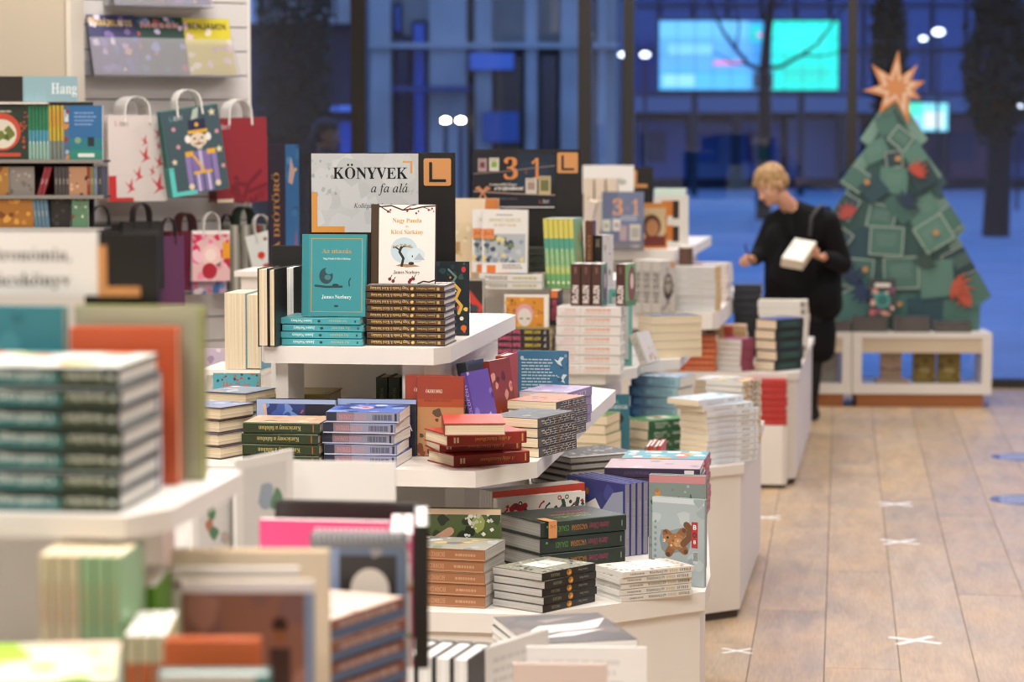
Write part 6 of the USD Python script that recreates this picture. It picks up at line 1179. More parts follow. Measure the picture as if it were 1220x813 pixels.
sm('ab_bl', .12, .196, .02, '#3f6486', lambda a, r: (a.rect(0, 0, 1, 1, '#2f6aa0'), a.rect(0, 0, 1, .4, '#2a7a86'), a.rect(0, 0, 1, .18, '#2f8a7a'), a.rect(.25, .05, .75, .12, '#e0e6e6'), a.rect(.55, .25, .75, .42, '#26303a'), a.circ(.25, .36, .1, '#7fa08a'), a.greek(.15, .62, .85, .9, 4, '#7fa0d0', r)), lambda a, r: (a.rect(0, 0, 1, 1, '#48698a'), a.rect(.7, .1, .92, .9, '#cfd6da'), a.blobs(6, ['#c98a4a', '#8d3a3a', '#9fb0c0'], r, (.05, .1))))
row('ab_bl', 1, (78, AD, SB[0]), 'blue-grey audiobook spine with white label', 'on the top board', ang=0); upright('ab_bl', (104, AD, SB[0]), 'bright blue audiobook facing forward on the top board', ang=0)
for k, c, fr in [('cd_a', '#a9783c', ['#c9a05a', '#7d4a2a']), ('cd_b', '#8d8780', ['#a9a49c', '#77726c']), ('cd_c', '#8d2f3a', ['#b5505a', '#6d2028']), ('cd_d', '#4a4446', ['#6d6468']), ('cd_e', '#b58a6a', ['#5d3a2a', '#d9b090']), ('cd_f', '#a9702f', ['#d9a04a', '#7d4a20', '#c98a3c']), ('cd_g', '#5d7f92', ['#7fa0b5']), ('cd_h', '#2e2b2a', ['#4a4644']), ('cd_i', '#5d8a6a', ['#8d3a34', '#d9d0c8'])]:
    sm(k, {'cd_h': .07, 'cd_i': .06, 'cd_e': .07, 'cd_b': .09}.get(k, .13), .104, .0125, c, cover_art(c, fr, 9), spine_text(c, [('CD', .5, .5, '#d9d0c4', 'sans', .2)]))
upright('cd_a', (-10, AD, SB[1]), 'ochre CD case at the left of the middle board', ang=0); upright('cd_b', (27, AD + .01, SB[1]), 'grey CD case on the middle board', ang=0)
row('cd_c', 2, (45, AD, SB[1]), 'dark red CD case leaning', 'the leaning red pair', ang=0, tilt=16, group='leaning red CD cases'); row('cd_d', 4, (66, AD, SB[1]), 'dark grey CD spine', 'the dark CD four', ang=0, group='dark grey CD cases'); upright('cd_e', (95, AD, SB[1]), 'peach CD case with a dark figure on the middle board', ang=0)
upright('cd_f', (19, AD, SB[2]), 'orange-brown CD case on the lowest board', ang=0); row('cd_g', 4, (42, AD, SB[2]), 'blue-grey CD spine', 'the blue-grey CD four', ang=0, tilt=-5, group='blue-grey CD cases'); upright('cd_h', (73, AD + .02, SB[2]), 'black CD case on the lowest board', ang=0); upright('cd_i', (96, AD, SB[2]), 'green and white CD case with a portrait on the lowest board', ang=0)
for i, (px, c) in enumerate([(104.5, '#8d3a30'), (108.5, '#7d7a4a'), (113, '#6d7f9a'), (118, '#3a3a3c')]):
    sm('rb%d' % i, .13, .104, .013, c, None, spine_text(c, [('CD', .5, .5, '#d9d0c4', 'sans', .2)])); row('rb%d' % i, 1, (px, AD, SB[1] - .0), ['brown-red', 'olive', 'grey-blue', 'charcoal'][i] + ' CD spine', 'at the right end of the middle board', ang=0)
# ================================================================== TALL NUTCRACKER BOOK BOX
pd = thing('pedestal', 'white pedestal under the tall dark blue book', 'pedestal', mat4(rz(-ISL), at_y(338, 300, 9.62) * [1, 1, 0])); ZB = 1.28
part(pd, 'column', bx(-.13, .13, -.13, .13, .02, ZB - .02), SHELF); part(pd, 'top', bx(-.15, .15, -.15, .15, ZB - .02, ZB), SHELF); part(pd, 'foot', bx(-.14, .14, -.14, .14, 0, .02), BK)
tb = thing('giant_book', 'tall dark book with gold vertical lettering A DIÓTÖRŐ beside the slat wall', 'book', mat4(rz(math.radians(-40)), tuple(at_y(339, 300, 9.60)[:2]) + (ZB,)))
hb = zat(172, 9.6) - ZB
part(tb, 'spine', bx(-.045, .042, -.04, -.034, 0, hb), plain('#262033', .4)); part(tb, 'cover', bx(.036, .042, -.034, .036, 0, hb), plain('#2f5f92', .4)); part(tb, 'back_cover', bx(-.045, -.039, -.034, .036, 0, hb), plain('#262033', .4)); part(tb, 'page_block', bx(-.039, .036, -.034, .03, .004, hb - .006), WHITEP)
a = Art(hb, .087); a.text('A DIÓTÖRŐ', .47, .5, .36, '#a3743c', 'serif', width=.62); put_art(tb, 'spine_print', a, (0, -.04, hb / 2), (0, 0, 1), (-1, 0, 0))
a = Art(.07, hb); a.rect(0, 0, 1, 1, '#2f6296'); a.blobs(10, ['#4f86b0', '#3a70a0', '#274f7d'], random.Random(2), (.2, .4)); a.poly([(.2, .7), (.4, .9), (.7, .78), (.5, .68)], '#b59a94'); a.poly([(.5, .1), (.8, .35), (.9, .1)], '#7d5a86'); a.circ(.75, .8, .1, '#c9a060'); put_art(tb, 'cover_print', a, (.042, 0, hb / 2), (0, 1, 0), (0, 0, 1))
# ================================================================== WINDOW PODIUM AND CARDBOARD TREE
PO = at_y(1100, 300, 16.75) * [1, 1, 0]; PD = 16.75; PM = mat4(rz(-math.radians(3)), PO)
ux = lambda px: (px - 1100) / FPX * PD
TAN = plain('#a5683a', .5)
ZT0 = zat(397, PD)
def podium(lab, a, b):
    c = (ux(a) + ux(b)) / 2; t = thing('window_podium', lab, 'podium', PM @ mat4(None, (c, 0, 0))); w = (ux(b) - ux(a)) / 2
    zb0, zb1 = zat(470, PD), zat(458.5, PD)
    part(t, 'plinth', bx(-w + .03, w - .05, .02, .38, 0, zb0), TAN); part(t, 'bottom_board', bx(-w, w, 0, .42, zb0, zb1), SHELF); part(t, 'top_board', bx(-w, w, 0, .42, ZT0 - .035, ZT0), SHELF)
    part(t, 'side_board', bx(-w, -w + .06, 0, .42, zb1, ZT0 - .035), SHELF); part(t, 'side_board', bx(w - .06, w, 0, .42, zb1, ZT0 - .035), SHELF); part(t, 'top_rail', bx(-w + .06, w - .06, .015, .04, ZT0 - .13, ZT0 - .035), plain('#d9c9b0', .5))
    return zb1
podium('right open white podium on a wooden plinth under the cardboard tree', 1017.5, 1183); ZB1 = podium('left open white podium on a wooden plinth behind the person', 846, 1016.5)
def on_pod(px, out, z): return (PM @ np.array([ux(px), out, z, 1]))[:3]
SAGE = '#7d9f92'
half = [(0, 108), (8, 118), (40, 166), (31, 174), (63, 217), (55, 226), (86, 273), (77, 282), (117, 352), (104, 362), (104, 397)]
TD = 16.98; C0 = 1063.5
def tpt(dx, py): return (dx / FPX * TD, zat(py, TD))
out = [tpt(dx, py) for dx, py in half] + [tpt(-dx, py) for dx, py in half[::-1]]
tp = Polygon(out).buffer(0).intersection(sbox(-2, ZT0 + .001, 2, 4)); tree = thing('cardboard_tree', 'layered green cardboard Christmas tree covered with printed cards', 'christmas tree', mat4(rz(-math.radians(3)), at_y(C0, 300, TD) * [1, 1, 0]))
RF = np.array([[1., 0, 0], [0, 0, -1], [0, 1, 0]])
part(tree, 'backing_board', moved(ext(tp, .025), mat4(RF, (0, .025, 0))), plain(SAGE, .6))
inner = affinity.scale(tp, .84, .93, origin=(0, zat(397, TD))); part(tree, 'front_board', moved(ext(inner, .012), mat4(RF, (0, -.001, 0))), plain('#3b5a58', .6))
class _A(Art): pass
rnd = random.Random(21)
def card(dx, py, w, h, rot, col, border, depth, k):
    cx, cz = tpt(dx, py); g = affinity.translate(affinity.rotate(sbox(-w / 2, -h / 2, w / 2, h / 2), rot, origin=(0, 0)), cx, cz).intersection(tp)
    if g.is_empty: return
    p = part(tree, 'card', moved(ext(g, .004), mat4(RF, (0, -.013 - depth, 0))), plain(col, .6))
    a = Art(w, h)
    if border: a.frame(.006, .006, '#b9c4ba')
    if k: a.greek(.2, .35, .8, .75, 5, '#7d9a90', rnd, .35, 'c')
    for i, (q, c) in enumerate(a.L): a.L[i] = (affinity.translate(affinity.rotate(q, rot, origin=(0, 0)), cx, cz).intersection(tp), c)
    if a.L: put_art(p, 'card_print', a, (0, -.0172 - depth, 0), (1, 0, 0), (0, 0, 1), PRINT_MATT)
G1, G2, G3 = '#4f766c', '#38555a', '#5d867a'
for i, c_ in enumerate([(-8, 148, .13, .13, 20, G1, 0, 0, 0), (8, 165, .15, .13, -38, G1, 1, 0, 1), (-22, 180, .16, .13, 25, G3, 0, 0, 1), (0, 190, .12, .12, 8, '#2f474d', 1, 0, 0), (26, 185, .14, .14, 40, G3, 0, 0, 0),
        (-46, 212, .17, .15, -35, G1, 1, 0, 0), (0, 215, .18, .17, -4, G3, 0, 0, 1), (34, 210, .16, .16, 30, '#30484f', 0, 0, 0), (-24, 225, .15, .15, 40, '#33505a', 0, 0, 0), (60, 222, .13, .13, 20, G2, 0, 0, 0),
        (-58, 245, .17, .17, -30, '#34535a', 1, 0, 0), (-14, 258, .19, .17, -12, G1, 1, 0, 1), (34, 250, .2, .16, 25, G3, 0, 0, 1), (66, 262, .18, .18, 38, G1, 1, 0, 0), (10, 246, .15, .2, 40, '#456b66', 0, 0, 0),
        (-70, 285, .2, .2, -35, G2, 1, 0, 0), (-8, 287, .23, .2, -3, G1, 1, 0, 1), (48, 278, .22, .2, 32, G3, 1, 0, 1), (-40, 292, .2, .2, 30, '#30505a', 0, 0, 0), (84, 310, .26, .2, 28, '#2c464c', 1, 0, 1),
        (-84, 330, .24, .22, 38, G3, 1, 0, 0), (-44, 325, .24, .2, -5, '#4a716c', 1, 0, 0), (10, 325, .24, .22, 2, G1, 1, 0, 1), (52, 332, .22, .24, 6, G3, 0, 0, 0), (100, 345, .24, .2, 25, G1, 0, 0, 0),
        (-92, 366, .2, .2, -30, '#3d6464', 1, 0, 0), (-52, 368, .26, .24, 28, '#55827c', 1, 0, 0), (0, 372, .3, .24, -2, '#45706a', 0, 0, 0), (44, 370, .28, .2, 8, '#30505a', 0, 0, 0), (82, 376, .24, .2, -3, G1, 0, 0, 0)]):
    card(*c_[:7], .0022 * (i % 9), c_[8])
def sprig(dx, py, s, col, rot, n=6):
    cx, cz = tpt(dx, py); g = []
    for i in range(n):
        q = math.radians(rot + (i - (n - 1) / 2) * 26); L = s * (1 - .12 * abs(i - (n - 1) / 2)); e = Polygon([(0, -.004), (L * .5, -.014), (L, 0), (L * .5, .014), (0, .004)]); g.append(affinity.translate(affinity.rotate(e, math.degrees(q), origin=(0, 0)), cx, cz))
    part(tree, 'paper_sprig', moved(ext(shapely.union_all(g).intersection(tp), .004), mat4(RF, (0, -.040, 0))), plain(col, .6))
for a_ in [(24, 208, .12, '#c0503f', 55), (-52, 258, .12, '#b5504a', 120), (12, 245, .14, '#2c3e55', 60), (70, 338, .17, '#c25a45', -25), (-52, 335, .15, '#2f3f5e', 60), (36, 318, .14, '#3a4f4a', 75), (-30, 345, .14, '#33456a', 200), (92, 352, .12, '#c25a45', 200)]: sprig(*a_)
for dx, py in [(4, 189), (-32, 217), (50, 277), (-33, 321), (8, 362)]:
    cx, cz = tpt(dx, py); s8 = Polygon([((.026 if k % 2 == 0 else .012) * math.sin(k * PI / 8) + cx, (.026 if k % 2 == 0 else .012) * math.cos(k * PI / 8) + cz) for k in range(16)]); part(tree, 'paper_star', moved(ext(s8, .004), mat4(RF, (0, -.041, 0))), plain('#cf9a62', .6))
tips = [(1067, 60), (1071, 91), (1090, 77), (1082, 96), (1099, 97), (1086, 108), (1094, 118), (1081, 117), (1080, 148), (1065, 121), (1045, 135), (1050, 115), (1026, 108), (1046, 101), (1036, 77), (1057, 90)]
sp = Polygon([((x - C0) / FPX * TD, zat(y, TD)) for x, y in tips]).buffer(0)
part(tree, 'top_star', moved(ext(sp, .02), mat4(RF, (0, -.015, 0))), plain('#cf8a55', .55), label='copper coloured paper star')
a = Art(1, 1); r_ = affinity.scale(sp, .74, .74, origin=(0, zat(103, TD))); a.L.append((r_.difference(affinity.scale(r_, .70, .70, origin=(0, zat(103, TD)))), lin('#e3c3a8'))); put_art(tree, 'star_outline', a, (0, -.035, 0), (1, 0, 0), (0, 0, 1), PRINT_MATT)
part(tree, 'easel', bx(-.05, .05, .026, .09, ZT0, 1.6), plain('#8d9a90', .6))
# things on and in the podiums
define('podmag', .13, .23, .0135, '#26242a', cover_art('#4a4a52', ['#8d5a5a', '#c9c0b8', '#4a5a6a', '#9fb5a8'], 12), lambda a, r: (a.rect(0, 0, 1, 1, '#26242a'), a.rect(0, .72, 1, .95, '#a9a49e'), a.greek(.05, .2, .9, .6, 1, '#6d5a54', r)), None, False, GREYP)
for i, (px, n) in enumerate([(1014, 5), (1058, 7), (1108, 7), (1157, 5)]):
    p = on_pod(px, .035, ZT0)
    stack('podmag', n, (px, 395), ZT0, 87, 'L', 'thin black book', ['the leftmost podium stack', 'the second podium stack', 'the third podium stack', 'the right podium stack'][i], d=float(p[1]), group='thin black books on the podium', jit=(1, .002))
define('podcover', .17, .24, .02, '#2f3a40', lambda a, r: (a.rect(0, 0, 1, 1, '#3a3f44'), a.blobs(18, ['#c96a6a', '#d9a08a', '#8d4a6a', '#4fa098', '#e0c0b0'], r, (.08, .18)), a.circ(.5, .42, .3, '#3f9a90', 1.0), a.circ(.5, .42, .2, '#2b6a68'), a.rect(.2, .78, .8, .88, '#e6dcd0')), None, None, True)
upright('podcover', on_pod(1054, .10, ZT0 + .1014), 'bright pink and teal book standing on the podium before the tree', ang=-3, lean=6)
define('podbeige', .14, .21, .03, '#b59c86', cover_art('#b8a08c', ['#a88f7a', '#c9b5a2'], 8, extra=lambda a, r: a.rect(0, .25, 1, .29, '#6d5040')), None, None, True); define('podolive', .15, .23, .04, '#6d5a24', cover_art('#7d6a2c', ['#5d4a1c', '#94803a', '#4a3a18'], 18, extra=lambda a, r: (a.rect(.3, .3, .7, .4, '#a59a70'))), None, None, True)
upright('podbeige', on_pod(1066, .16, ZB1 + .0272), 'beige book standing in the right podium', ang=-3)
define('podflat', .2, .21, .026, '#a58f7d', cover_art('#b09a88', ['#c9b5a2'], 5), None, None, True)
stack('podflat', 1, (1083, 456), ZB1, 87, 'L', 'flat beige book lying', 'under the standing beige book', d=float(on_pod(1083, .06, 0)[1]))
upright('podolive', on_pod(1105.5, .14, ZB1), 'left olive brown book standing in the right podium', ang=-3); upright('podolive', on_pod(1135, .13, ZB1), 'right olive brown book standing in the right podium', ang=-3)
define('podgrey', .15, .22, .03, '#8d8780', cover_art('#94908a', ['#a9a49c', '#77726c'], 8), None, None, True)
upright('podgrey', on_pod(988, .14, ZB1), 'grey book standing at the right side of the left podium', ang=-3); upright('podgrey', on_pod(958, .16, ZB1), 'grey book further left in the left podium', ang=-3)
# ================================================================== PEOPLE
def hullb(bones):
    ms = []
    for (p, r0, q, r1) in bones:
        a = manifold3d.Manifold.sphere(r0, 20).translate([float(v) for v in p]); b = manifold3d.Manifold.sphere(r1, 20).translate([float(v) for v in q])
        ms.append(manifold3d.Manifold.batch_hull([a, b]))
    return manifold3d.Manifold.batch_boolean(ms, manifold3d.OpType.Add)
def hulls(groups):
    """union of hulls of many spheres: groups of [(point, radius), ...]"""
    return manifold3d.Manifold.batch_boolean([manifold3d.Manifold.batch_hull([manifold3d.Manifold.sphere(r, 20).translate([float(v) for v in p]) for p, r in g]) for g in groups], manifold3d.OpType.Add)
def soft(m, l=.014, n=10):
    m = m.refine_to_length(l).to_mesh(); t = trimesh.Trimesh(m.vert_properties[:, :3], m.tri_verts, process=True)
    trimesh.smoothing.filter_taubin(t, lamb=.5, nu=.53, iterations=n); return t
SKIN = node('skin', {'p': ('principled_bsdf', {'base_color': lin('#d6a184'), 'roughness': .5, 'subsurface_weight': .15, 'subsurface_radius': (.02, .008, .004), 'subsurface_scale': .3})}, [])
def wool(name, c0, c1): return node(name, {'n': ('noise_texture', {'scale': 130.0, 'detail': 4.0}), 'r': ('rgb_ramp', {'ramp': [(.3, lin(c0)), (.7, lin(c1))]}), 'b': ('bump', {'strength': .3, 'distance': .004}), 'p': ('principled_bsdf', {'roughness': .9, 'specular_ior_level': .15, 'sheen_weight': .03})}, [('n.fac', 'r.fac'), ('r.color', 'p.base_color'), ('n.fac', 'b.height'), ('b.normal', 'p.normal')])
COAT = wool('coat_wool', '#0f0e10', '#1b1a1c')
def unit(v): v = np.asarray(v, float); return v / np.linalg.norm(v)
def hand(wrist, dirn, palm_n, side, curl, r=.0085):
    """bones of a hand: palm and five fingers, curling towards palm_n; side +1/-1 puts the thumb"""
    d, n = unit(dirn), unit(palm_n); s = np.cross(d, n) * side; g = [[(wrist, .021), (wrist + d * .03 + s * .018, .017), (wrist + d * .03 - s * .018, .016), (wrist + d * .075 + s * .030, .0125), (wrist + d * .075 - s * .028, .012)]]
    for i, (o, L) in enumerate([(.030, .068), (.011, .076), (-.009, .071), (-.028, .056)]):
        p = wrist + d * .076 + s * o; a = 0.0; pts = [p]
        for k, f in enumerate((.45, .32, .25)):
            a += curl * (.8 if k == 0 else 1.0); v = d * math.cos(a) + n * math.sin(a); p = p + v * L * f; pts.append(p)
        for u, v in zip(pts[:-1], pts[1:]): g.append([(u, r), (v, r * .9)])
    p0 = wrist + d * .02 + s * .022; p1 = p0 + d * .03 + s * .028 + n * .012; p2 = p1 + d * .028 + s * .006 + n * .018
    g += [[(p0, .013), (p1, .0105)], [(p1, .0105), (p2, .0085)]]
    return g
def head_parts(c, fwd, upv):
    """skull, jaw, nose, ears as hull groups; c: centre of the head"""
    f, u = unit(fwd), unit(upv); u = unit(u - f * (u @ f)); s = np.cross(f, u); P = lambda a, b, e: c + f * a + u * b + s * e
    g = [[(P(-.025, .03, 0), .082), (P(.02, .035, 0), .075), (P(.03, -.02, 0), .062)], [(P(.035, -.02, .02), .05), (P(.035, -.02, -.02), .05), (P(.055, -.085, 0), .024), (P(.03, -.07, .03), .026), (P(.03, -.07, -.03), .026)],
         [(P(.085, .005, 0), .009), (P(.108, -.028, 0), .012), (P(.088, -.034, .008), .010), (P(.088, -.034, -.008), .010)], [(P(.078, -.058, .012), .010), (P(.078, -.058, -.012), .010)],
         [(P(-.01, .01, .078), .012), (P(-.012, -.02, .078), .011)], [(P(-.01, .01, -.078), .012), (P(-.012, -.02, -.078), .011)]]
    return g, P
def face_parts(t, P, hair, hairn=0, brow='#7d5a3c'):
    for e in (-1, 1):
        m = trimesh.creation.icosphere(2, .0125); m.apply_translation(P(.072, .004, e * .032)); part(t, 'eye', m, plain('#e6e0da', .2), smooth=True); m = trimesh.creation.icosphere(1, .0065); m.apply_translation(P(.0805, .003, e * .032)); part(t, 'pupil', m, plain('#2a241f', .2), smooth=True)
        part(t, 'eyebrow', tube([P(.083, .024, e * .016), P(.083, .030, e * .034), P(.072, .024, e * .05)], .004, 6), plain(brow, .8))
    part(t, 'mouth', tube([P(.088, -.058, -.018), P(.093, -.057, 0), P(.088, -.058, .018)], .0045, 6), plain('#a8615a', .5))
# ---- the customer at the furthest table
PX, PD_ = 957.0, 16.02
foot = at_y(PX, 300, PD_) * [1, 1, 0]
J = lambda px, py, y: np.array([(px - PX) / FPX * PD_, y, zat(py, PD_)])
pe = thing('person', 'blond person in a long black coat looking down at books by the table', 'person', mat4(None, foot))
fw = unit((-.72, -.52, -.46))
hc = J(916, 221, -.10); hg, HP = head_parts(hc, fw, (-.25, -.15, 1))
neck0, neck1 = J(946, 252, .01), hc + np.array([.055, .03, -.06])
shL, shR = J(984, 264, -.15), J(925, 266, .15); elL, elR = J(1000, 313, -.14), J(907, 303, .08); wrL, wrR = J(975, 304, -.30), J(897, 309, -.06)
hipL, hipR = J(968, 352, -.09), J(945, 352, .07)
knL, knR = J(968, 425, -.05), J(956, 425, .06); anL, anR = J(966, 488, -.05), J(957, 484, .09)
gL = hand(wrL, (-.55, -.62, .1), (.1, -.25, .95), -1, .55); gR = hand(wrR, (-.75, -.45, .15), (.35, -.3, -.85), 1, .95)
body = hulls(hg + [[(neck0, .055), (neck1, .052)], [(neck0, .06), (shL, .05), (shR, .05), (J(953, 300, .0), .12)], [(J(953, 300, 0), .115), (hipL, .10), (hipR, .10)], [(shL, .05), (elL, .04)], [(elL, .038), (wrL, .024)], [(shR, .05), (elR, .04)], [(elR, .038), (wrR, .024)],
             [(hipL, .09), (knL, .058)], [(hipR, .09), (knR, .058)], [(knL, .055), (anL, .036)], [(knR, .055), (anR, .036)], [(anL, .036), (anL + [-.06, -.04, -.03], .03)], [(anR, .036), (anR + [-.06, -.04, -.03], .03)]] + gL + gR)
part(pe, 'body', soft(body, .010, 6), SKIN, smooth=True)
face_parts(pe, HP, None)
HAIR = node('blond_hair', {'t': ('texture_coordinate', {}), 'm': ('mapping', {'mapping_type': 'point', 'scale': (60, 60, 22)}), 'n': ('noise_texture', {'scale': 1.0, 'detail': 5.0}), 'r': ('rgb_ramp', {'ramp': [(.3, lin('#7d5a34')), (.52, lin('#b08a5a')), (.74, lin('#d6b584'))]}), 'b': ('bump', {'strength': .5, 'distance': .006}), 'p': ('principled_bsdf', {'roughness': .55})}, [('t.object', 'm.vector'), ('m.vector', 'n.vector'), ('n.fac', 'r.fac'), ('r.color', 'p.base_color'), ('n.fac', 'b.height'), ('b.normal', 'p.normal')])
hr = [[(HP(-.035, .05, 0), .086), (HP(.01, .062, 0), .080)], [(HP(-.05, .01, .02), .070), (HP(-.05, .01, -.02), .070), (HP(-.045, -.02, 0), .060)]]
rh = random.Random(3)
for i in range(46):
    q = rh.uniform(-2.4, 2.4); r0 = rh.uniform(.2, 1); b = HP(.02 + .055 * math.cos(q) * r0, .088 - .03 * r0, .078 * math.sin(q) * r0); L = rh.uniform(.035, .065); e = b + (HP(.075 * math.cos(q), -.004 if abs(q) < .9 else .004, .088 * math.sin(q)) - b) * min(1, L / .055); hr.append([(b, .015), (b + (e - b) * .6 + np.array([rh.uniform(-.012, .012), rh.uniform(-.012, .012), rh.uniform(0, .02)]), .012), (e + np.array([0, 0, rh.uniform(-.01, .012)]), .006)])
for e in (-1, 0, 1): hr.append([(HP(.05, .082, e * .03), .024), (HP(.092, .050, e * .028 + .012), .011)])
part(pe, 'hair', soft(hulls(hr), .008, 2), HAIR, smooth=True)
sw = .012
coat = hulls([[(neck0 + [.01, .01, -.005], .072), (shL, .066), (shR, .066), (J(955, 292, .0), .145)], [(J(932, 284, .06), .105), (J(932, 350, .05), .105), (J(955, 300, 0), .13)], [(J(955, 292, 0), .15), (J(975, 330, -.02), .145), (J(938, 330, .02), .128), (hipL + [.03, 0, 0], .145), (hipR, .14)], [(hipL + [.03, 0, 0], .145), (hipR, .14), (J(983, 362, -.06), .105), (J(928, 362, .05), .10), (J(985, 362, .06), .10)],
              [(J(962, 356, 0), .15), (J(977, 395, -.05), .10), (J(942, 395, .04), .10), (J(962, 395, -.08), .09)], [(J(977, 395, -.05), .10), (J(942, 395, .04), .10), (J(962, 395, -.08), .09), (J(977, 414, -.05), .095), (J(944, 414, .05), .095), (J(962, 414, -.08), .085), (J(978, 414, .05), .08)],
              [(shL, .068), (elL, .062)], [(elL, .062), (wrL + (elL - wrL) * .18, .046)], [(shR, .066), (elR, .058)], [(elR, .056), (wrR + (elR - wrR) * .18, .044)]])
part(pe, 'coat', soft(coat, .016, 8), COAT, smooth=True)
col = hulls([[(neck0 + [.02, .03, .02], .05), (neck0 + [-.05, -.05, -.035], .03), (neck0 + [.05, -.02, .0], .035)], [(neck0 + [-.05, -.06, -.03], .03), (neck0 + [-.03, -.12, -.14], .022)]])
part(pe, 'collar', soft(col, .012, 4), COAT, smooth=True)
tg = hulls([[(hipL, .095), (knL, .066)], [(hipR, .095), (knR, .066)], [(knL, .066), (anL + [0, 0, .03], .044)], [(knR, .066), (anR + [0, 0, .03], .044)]])
part(pe, 'tights', soft(tg, .014, 4), plain('#0e0d0e', .8), smooth=True)
for an in (anL, anR):
    b0 = np.array([an[0], an[1], 0.0]); sh = hulls([[(b0 + [.03, .02, .035], .033), (b0 + [.0, .0, .10], .045), (b0 + [-.01, -.0, .04], .038)], [(b0 + [.0, 0, .04], .038), (b0 + [-.085, -.06, .030], .030), (b0 + [-.12, -.085, .026], .024)]])
    part(pe, 'boot', soft(sh, .012, 4), plain('#100f0f', .45), smooth=True)
# what the person carries
bp = thing('backpack', 'small dark grey backpack on the back of the person in black', 'backpack', mat4(None, foot + J(1001, 290, .09) * [1, 1, 0]))
zc = J(1001, 290, 0)[2]; BPM = plain('#2b2a2c', .55)
part(bp, 'pouch', soft(hulls([[((-.02, .0, zc - .15), .07), ((-.02, .06, zc - .15), .07), ((-.05, .0, zc + .10), .06), ((-.05, .06, zc + .10), .06)]]), .02, 6), BPM, smooth=True)
part(bp, 'pocket', soft(hulls([[((.045, .02, zc - .13), .04), ((.04, .06, zc - .13), .04), ((.025, .03, zc - .02), .035)]]), .016, 5), BPM, smooth=True)
ref = foot + J(1001, 290, .09) * [1, 1, 0]; off = foot - ref
part(bp, 'strap', tube([off + J(996, 268, .02), off + J(985, 247, -.07), off + J(972, 245, -.17), off + J(962, 258, -.205), off + J(960, 280, -.20)], .013, 8), plain('#3a3a3d', .5), smooth=True)
define('heldbook', .14, .20, .022, '#e6dfd2', cover_art('#ece7de', ['#d9d0c0', '#cfc6b6'], 5), None, None, False, CREAM)
bcn = foot + J(943, 299, -.40); up_ = unit((-.18, -.55, .82)); xa_ = unit(np.cross((.5, .8, .3), up_)); ya_ = np.cross(up_, xa_)
for i in range(3):
    put('heldbook', mat4(np.column_stack([xa_, ya_, up_]), bcn + up_ * (.0236 * (i - 1.5)) + xa_ * .006 * (i - 1)), 'white book held by the person in black, ' + ['lowest of three', 'middle of three', 'uppermost of three'][i], 'books held by the person')
pn = thing('pen', 'dark blue pen in the right hand of the person in black', 'pen', mat4(None, foot + J(887, 301, -.13)))
part(pn, 'barrel', tube([(.025, .02, -.05), (-.012, -.01, .055)], .0055, 8), plain('#26304a', .3)); part(pn, 'tip', tube([(.025, .02, -.05), (.031, .025, -.064)], .004, 8, .0008), plain('#b9b9be', .3, metal=1.0))
# ---- the passer-by outside, left
QX, QD = 388.0, 19.9; ft2 = at_y(QX, 300, QD) * [1, 1, 0]; ft2[2] = -.02
K = lambda px, py, y: np.array([(px - QX) / FPX * QD, y, zat(py, QD) + .02])
p2 = thing('person', 'dark-haired passer-by outside the window left of the marble sign', 'person', mat4(None, ft2))
hc2 = K(390, 162, 0); hg2, HP2 = head_parts(hc2, (.95, -.25, -.1), (0, 0, 1)); n0, n1 = K(388, 184, .02), hc2 + np.array([-.02, .0, -.07])
sL, sR = K(388, 190, -.19), K(388, 190, .19); eL2, eR2 = K(388, 238, -.25), K(388, 238, .25); wL2, wR2 = K(396, 275, -.24), K(396, 275, .24); hL2, hR2 = K(388, 276, -.09), K(388, 276, .09); kL2, kR2 = K(392, 355, -.09), K(384, 355, .09); aL2, aR2 = K(392, 420, -.09), K(380, 420, .09)
for a_ in (aL2, aR2): a_[2] = .08
kL2[2] = kR2[2] = .50
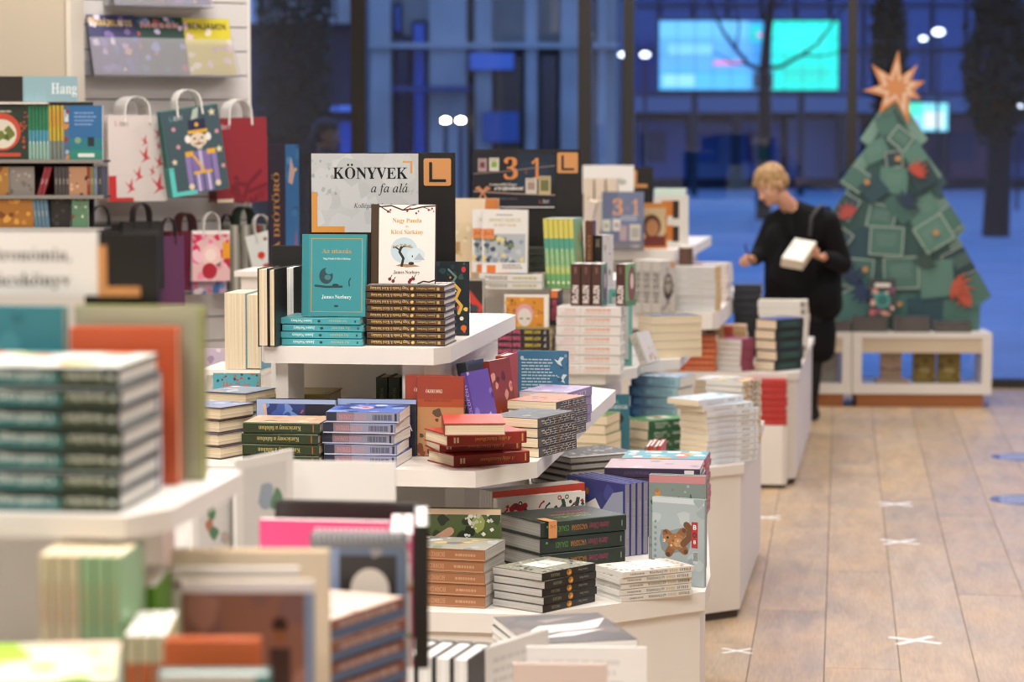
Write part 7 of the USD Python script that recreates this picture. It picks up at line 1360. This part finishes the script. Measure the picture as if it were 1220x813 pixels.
body = hulls(hg2 + [[(n0, .055), (n1, .055)], [(n0, .06), (sL, .05), (sR, .05), (hL2 + [0, 0, .25], .11)], [(hL2, .11), (hR2, .11), (hL2 + [0, .09, .3], .12)], [(sL, .05), (eL2, .04)], [(eL2, .038), (wL2, .025)], [(sR, .05), (eR2, .04)], [(eR2, .038), (wR2, .025)], [(hL2, .09), (kL2, .058)], [(hR2, .09), (kR2, .058)], [(kL2, .055), (aL2, .036)], [(kR2, .055), (aR2, .036)], [(aL2, .036), (aL2 + [.1, 0, -.045], .03)], [(aR2, .036), (aR2 + [.1, 0, -.045], .03)]]
             + hand(wL2, (.1, 0, -1), (0, 1, 0), 1, .3) + hand(wR2, (.1, 0, -1), (0, -1, 0), -1, .3))
part(p2, 'body', soft(body, .014, 6), plain('#8d6450', .6), smooth=True); face_parts(p2, HP2, None, 0, '#241c18')
part(p2, 'hair', soft(hulls([[(HP2(-.03, .045, 0), .088), (HP2(.02, .06, 0), .074)], [(HP2(-.05, .0, .02), .07), (HP2(-.05, .0, -.02), .07)], [(HP2(.05, .08, .03), .025), (HP2(.05, .08, -.03), .025), (HP2(-.02, .09, 0), .05)]]), .012, 4), plain('#17120f', .6), smooth=True)
part(p2, 'jacket', soft(hulls([[(n0 + [0, 0, -.01], .066), (sL, .068), (sR, .068), (hL2 + [0, .09, .28], .15)], [(hL2 + [0, .09, .28], .15), (hL2, .13), (hR2, .13)], [(sL, .066), (eL2, .058)], [(eL2, .056), (wL2, .042)], [(sR, .066), (eR2, .058)], [(eR2, .056), (wR2, .042)]]), .018, 6), plain('#14161c', .85), smooth=True)
part(p2, 'trousers', soft(hulls([[(hL2, .115), (hR2, .115)], [(hL2, .105), (kL2, .075)], [(hR2, .105), (kR2, .075)], [(kL2, .075), (aL2, .058)], [(kR2, .075), (aR2, .058)]]), .018, 5), plain('#1b2030', .85), smooth=True)
for an in (aL2, aR2): part(p2, 'shoe', soft(hulls([[((an[0] - .04, an[1], .035), .035), ((an[0], an[1], .07), .045), ((an[0] + .14, an[1], .03), .028)]]), .014, 4), plain('#131214', .5), smooth=True)
for k_, v_ in LABELS.items():
    n_ = len(k_.split())
    if not 4 <= n_ <= 16: print('LABEL LENGTH', n_, k_)
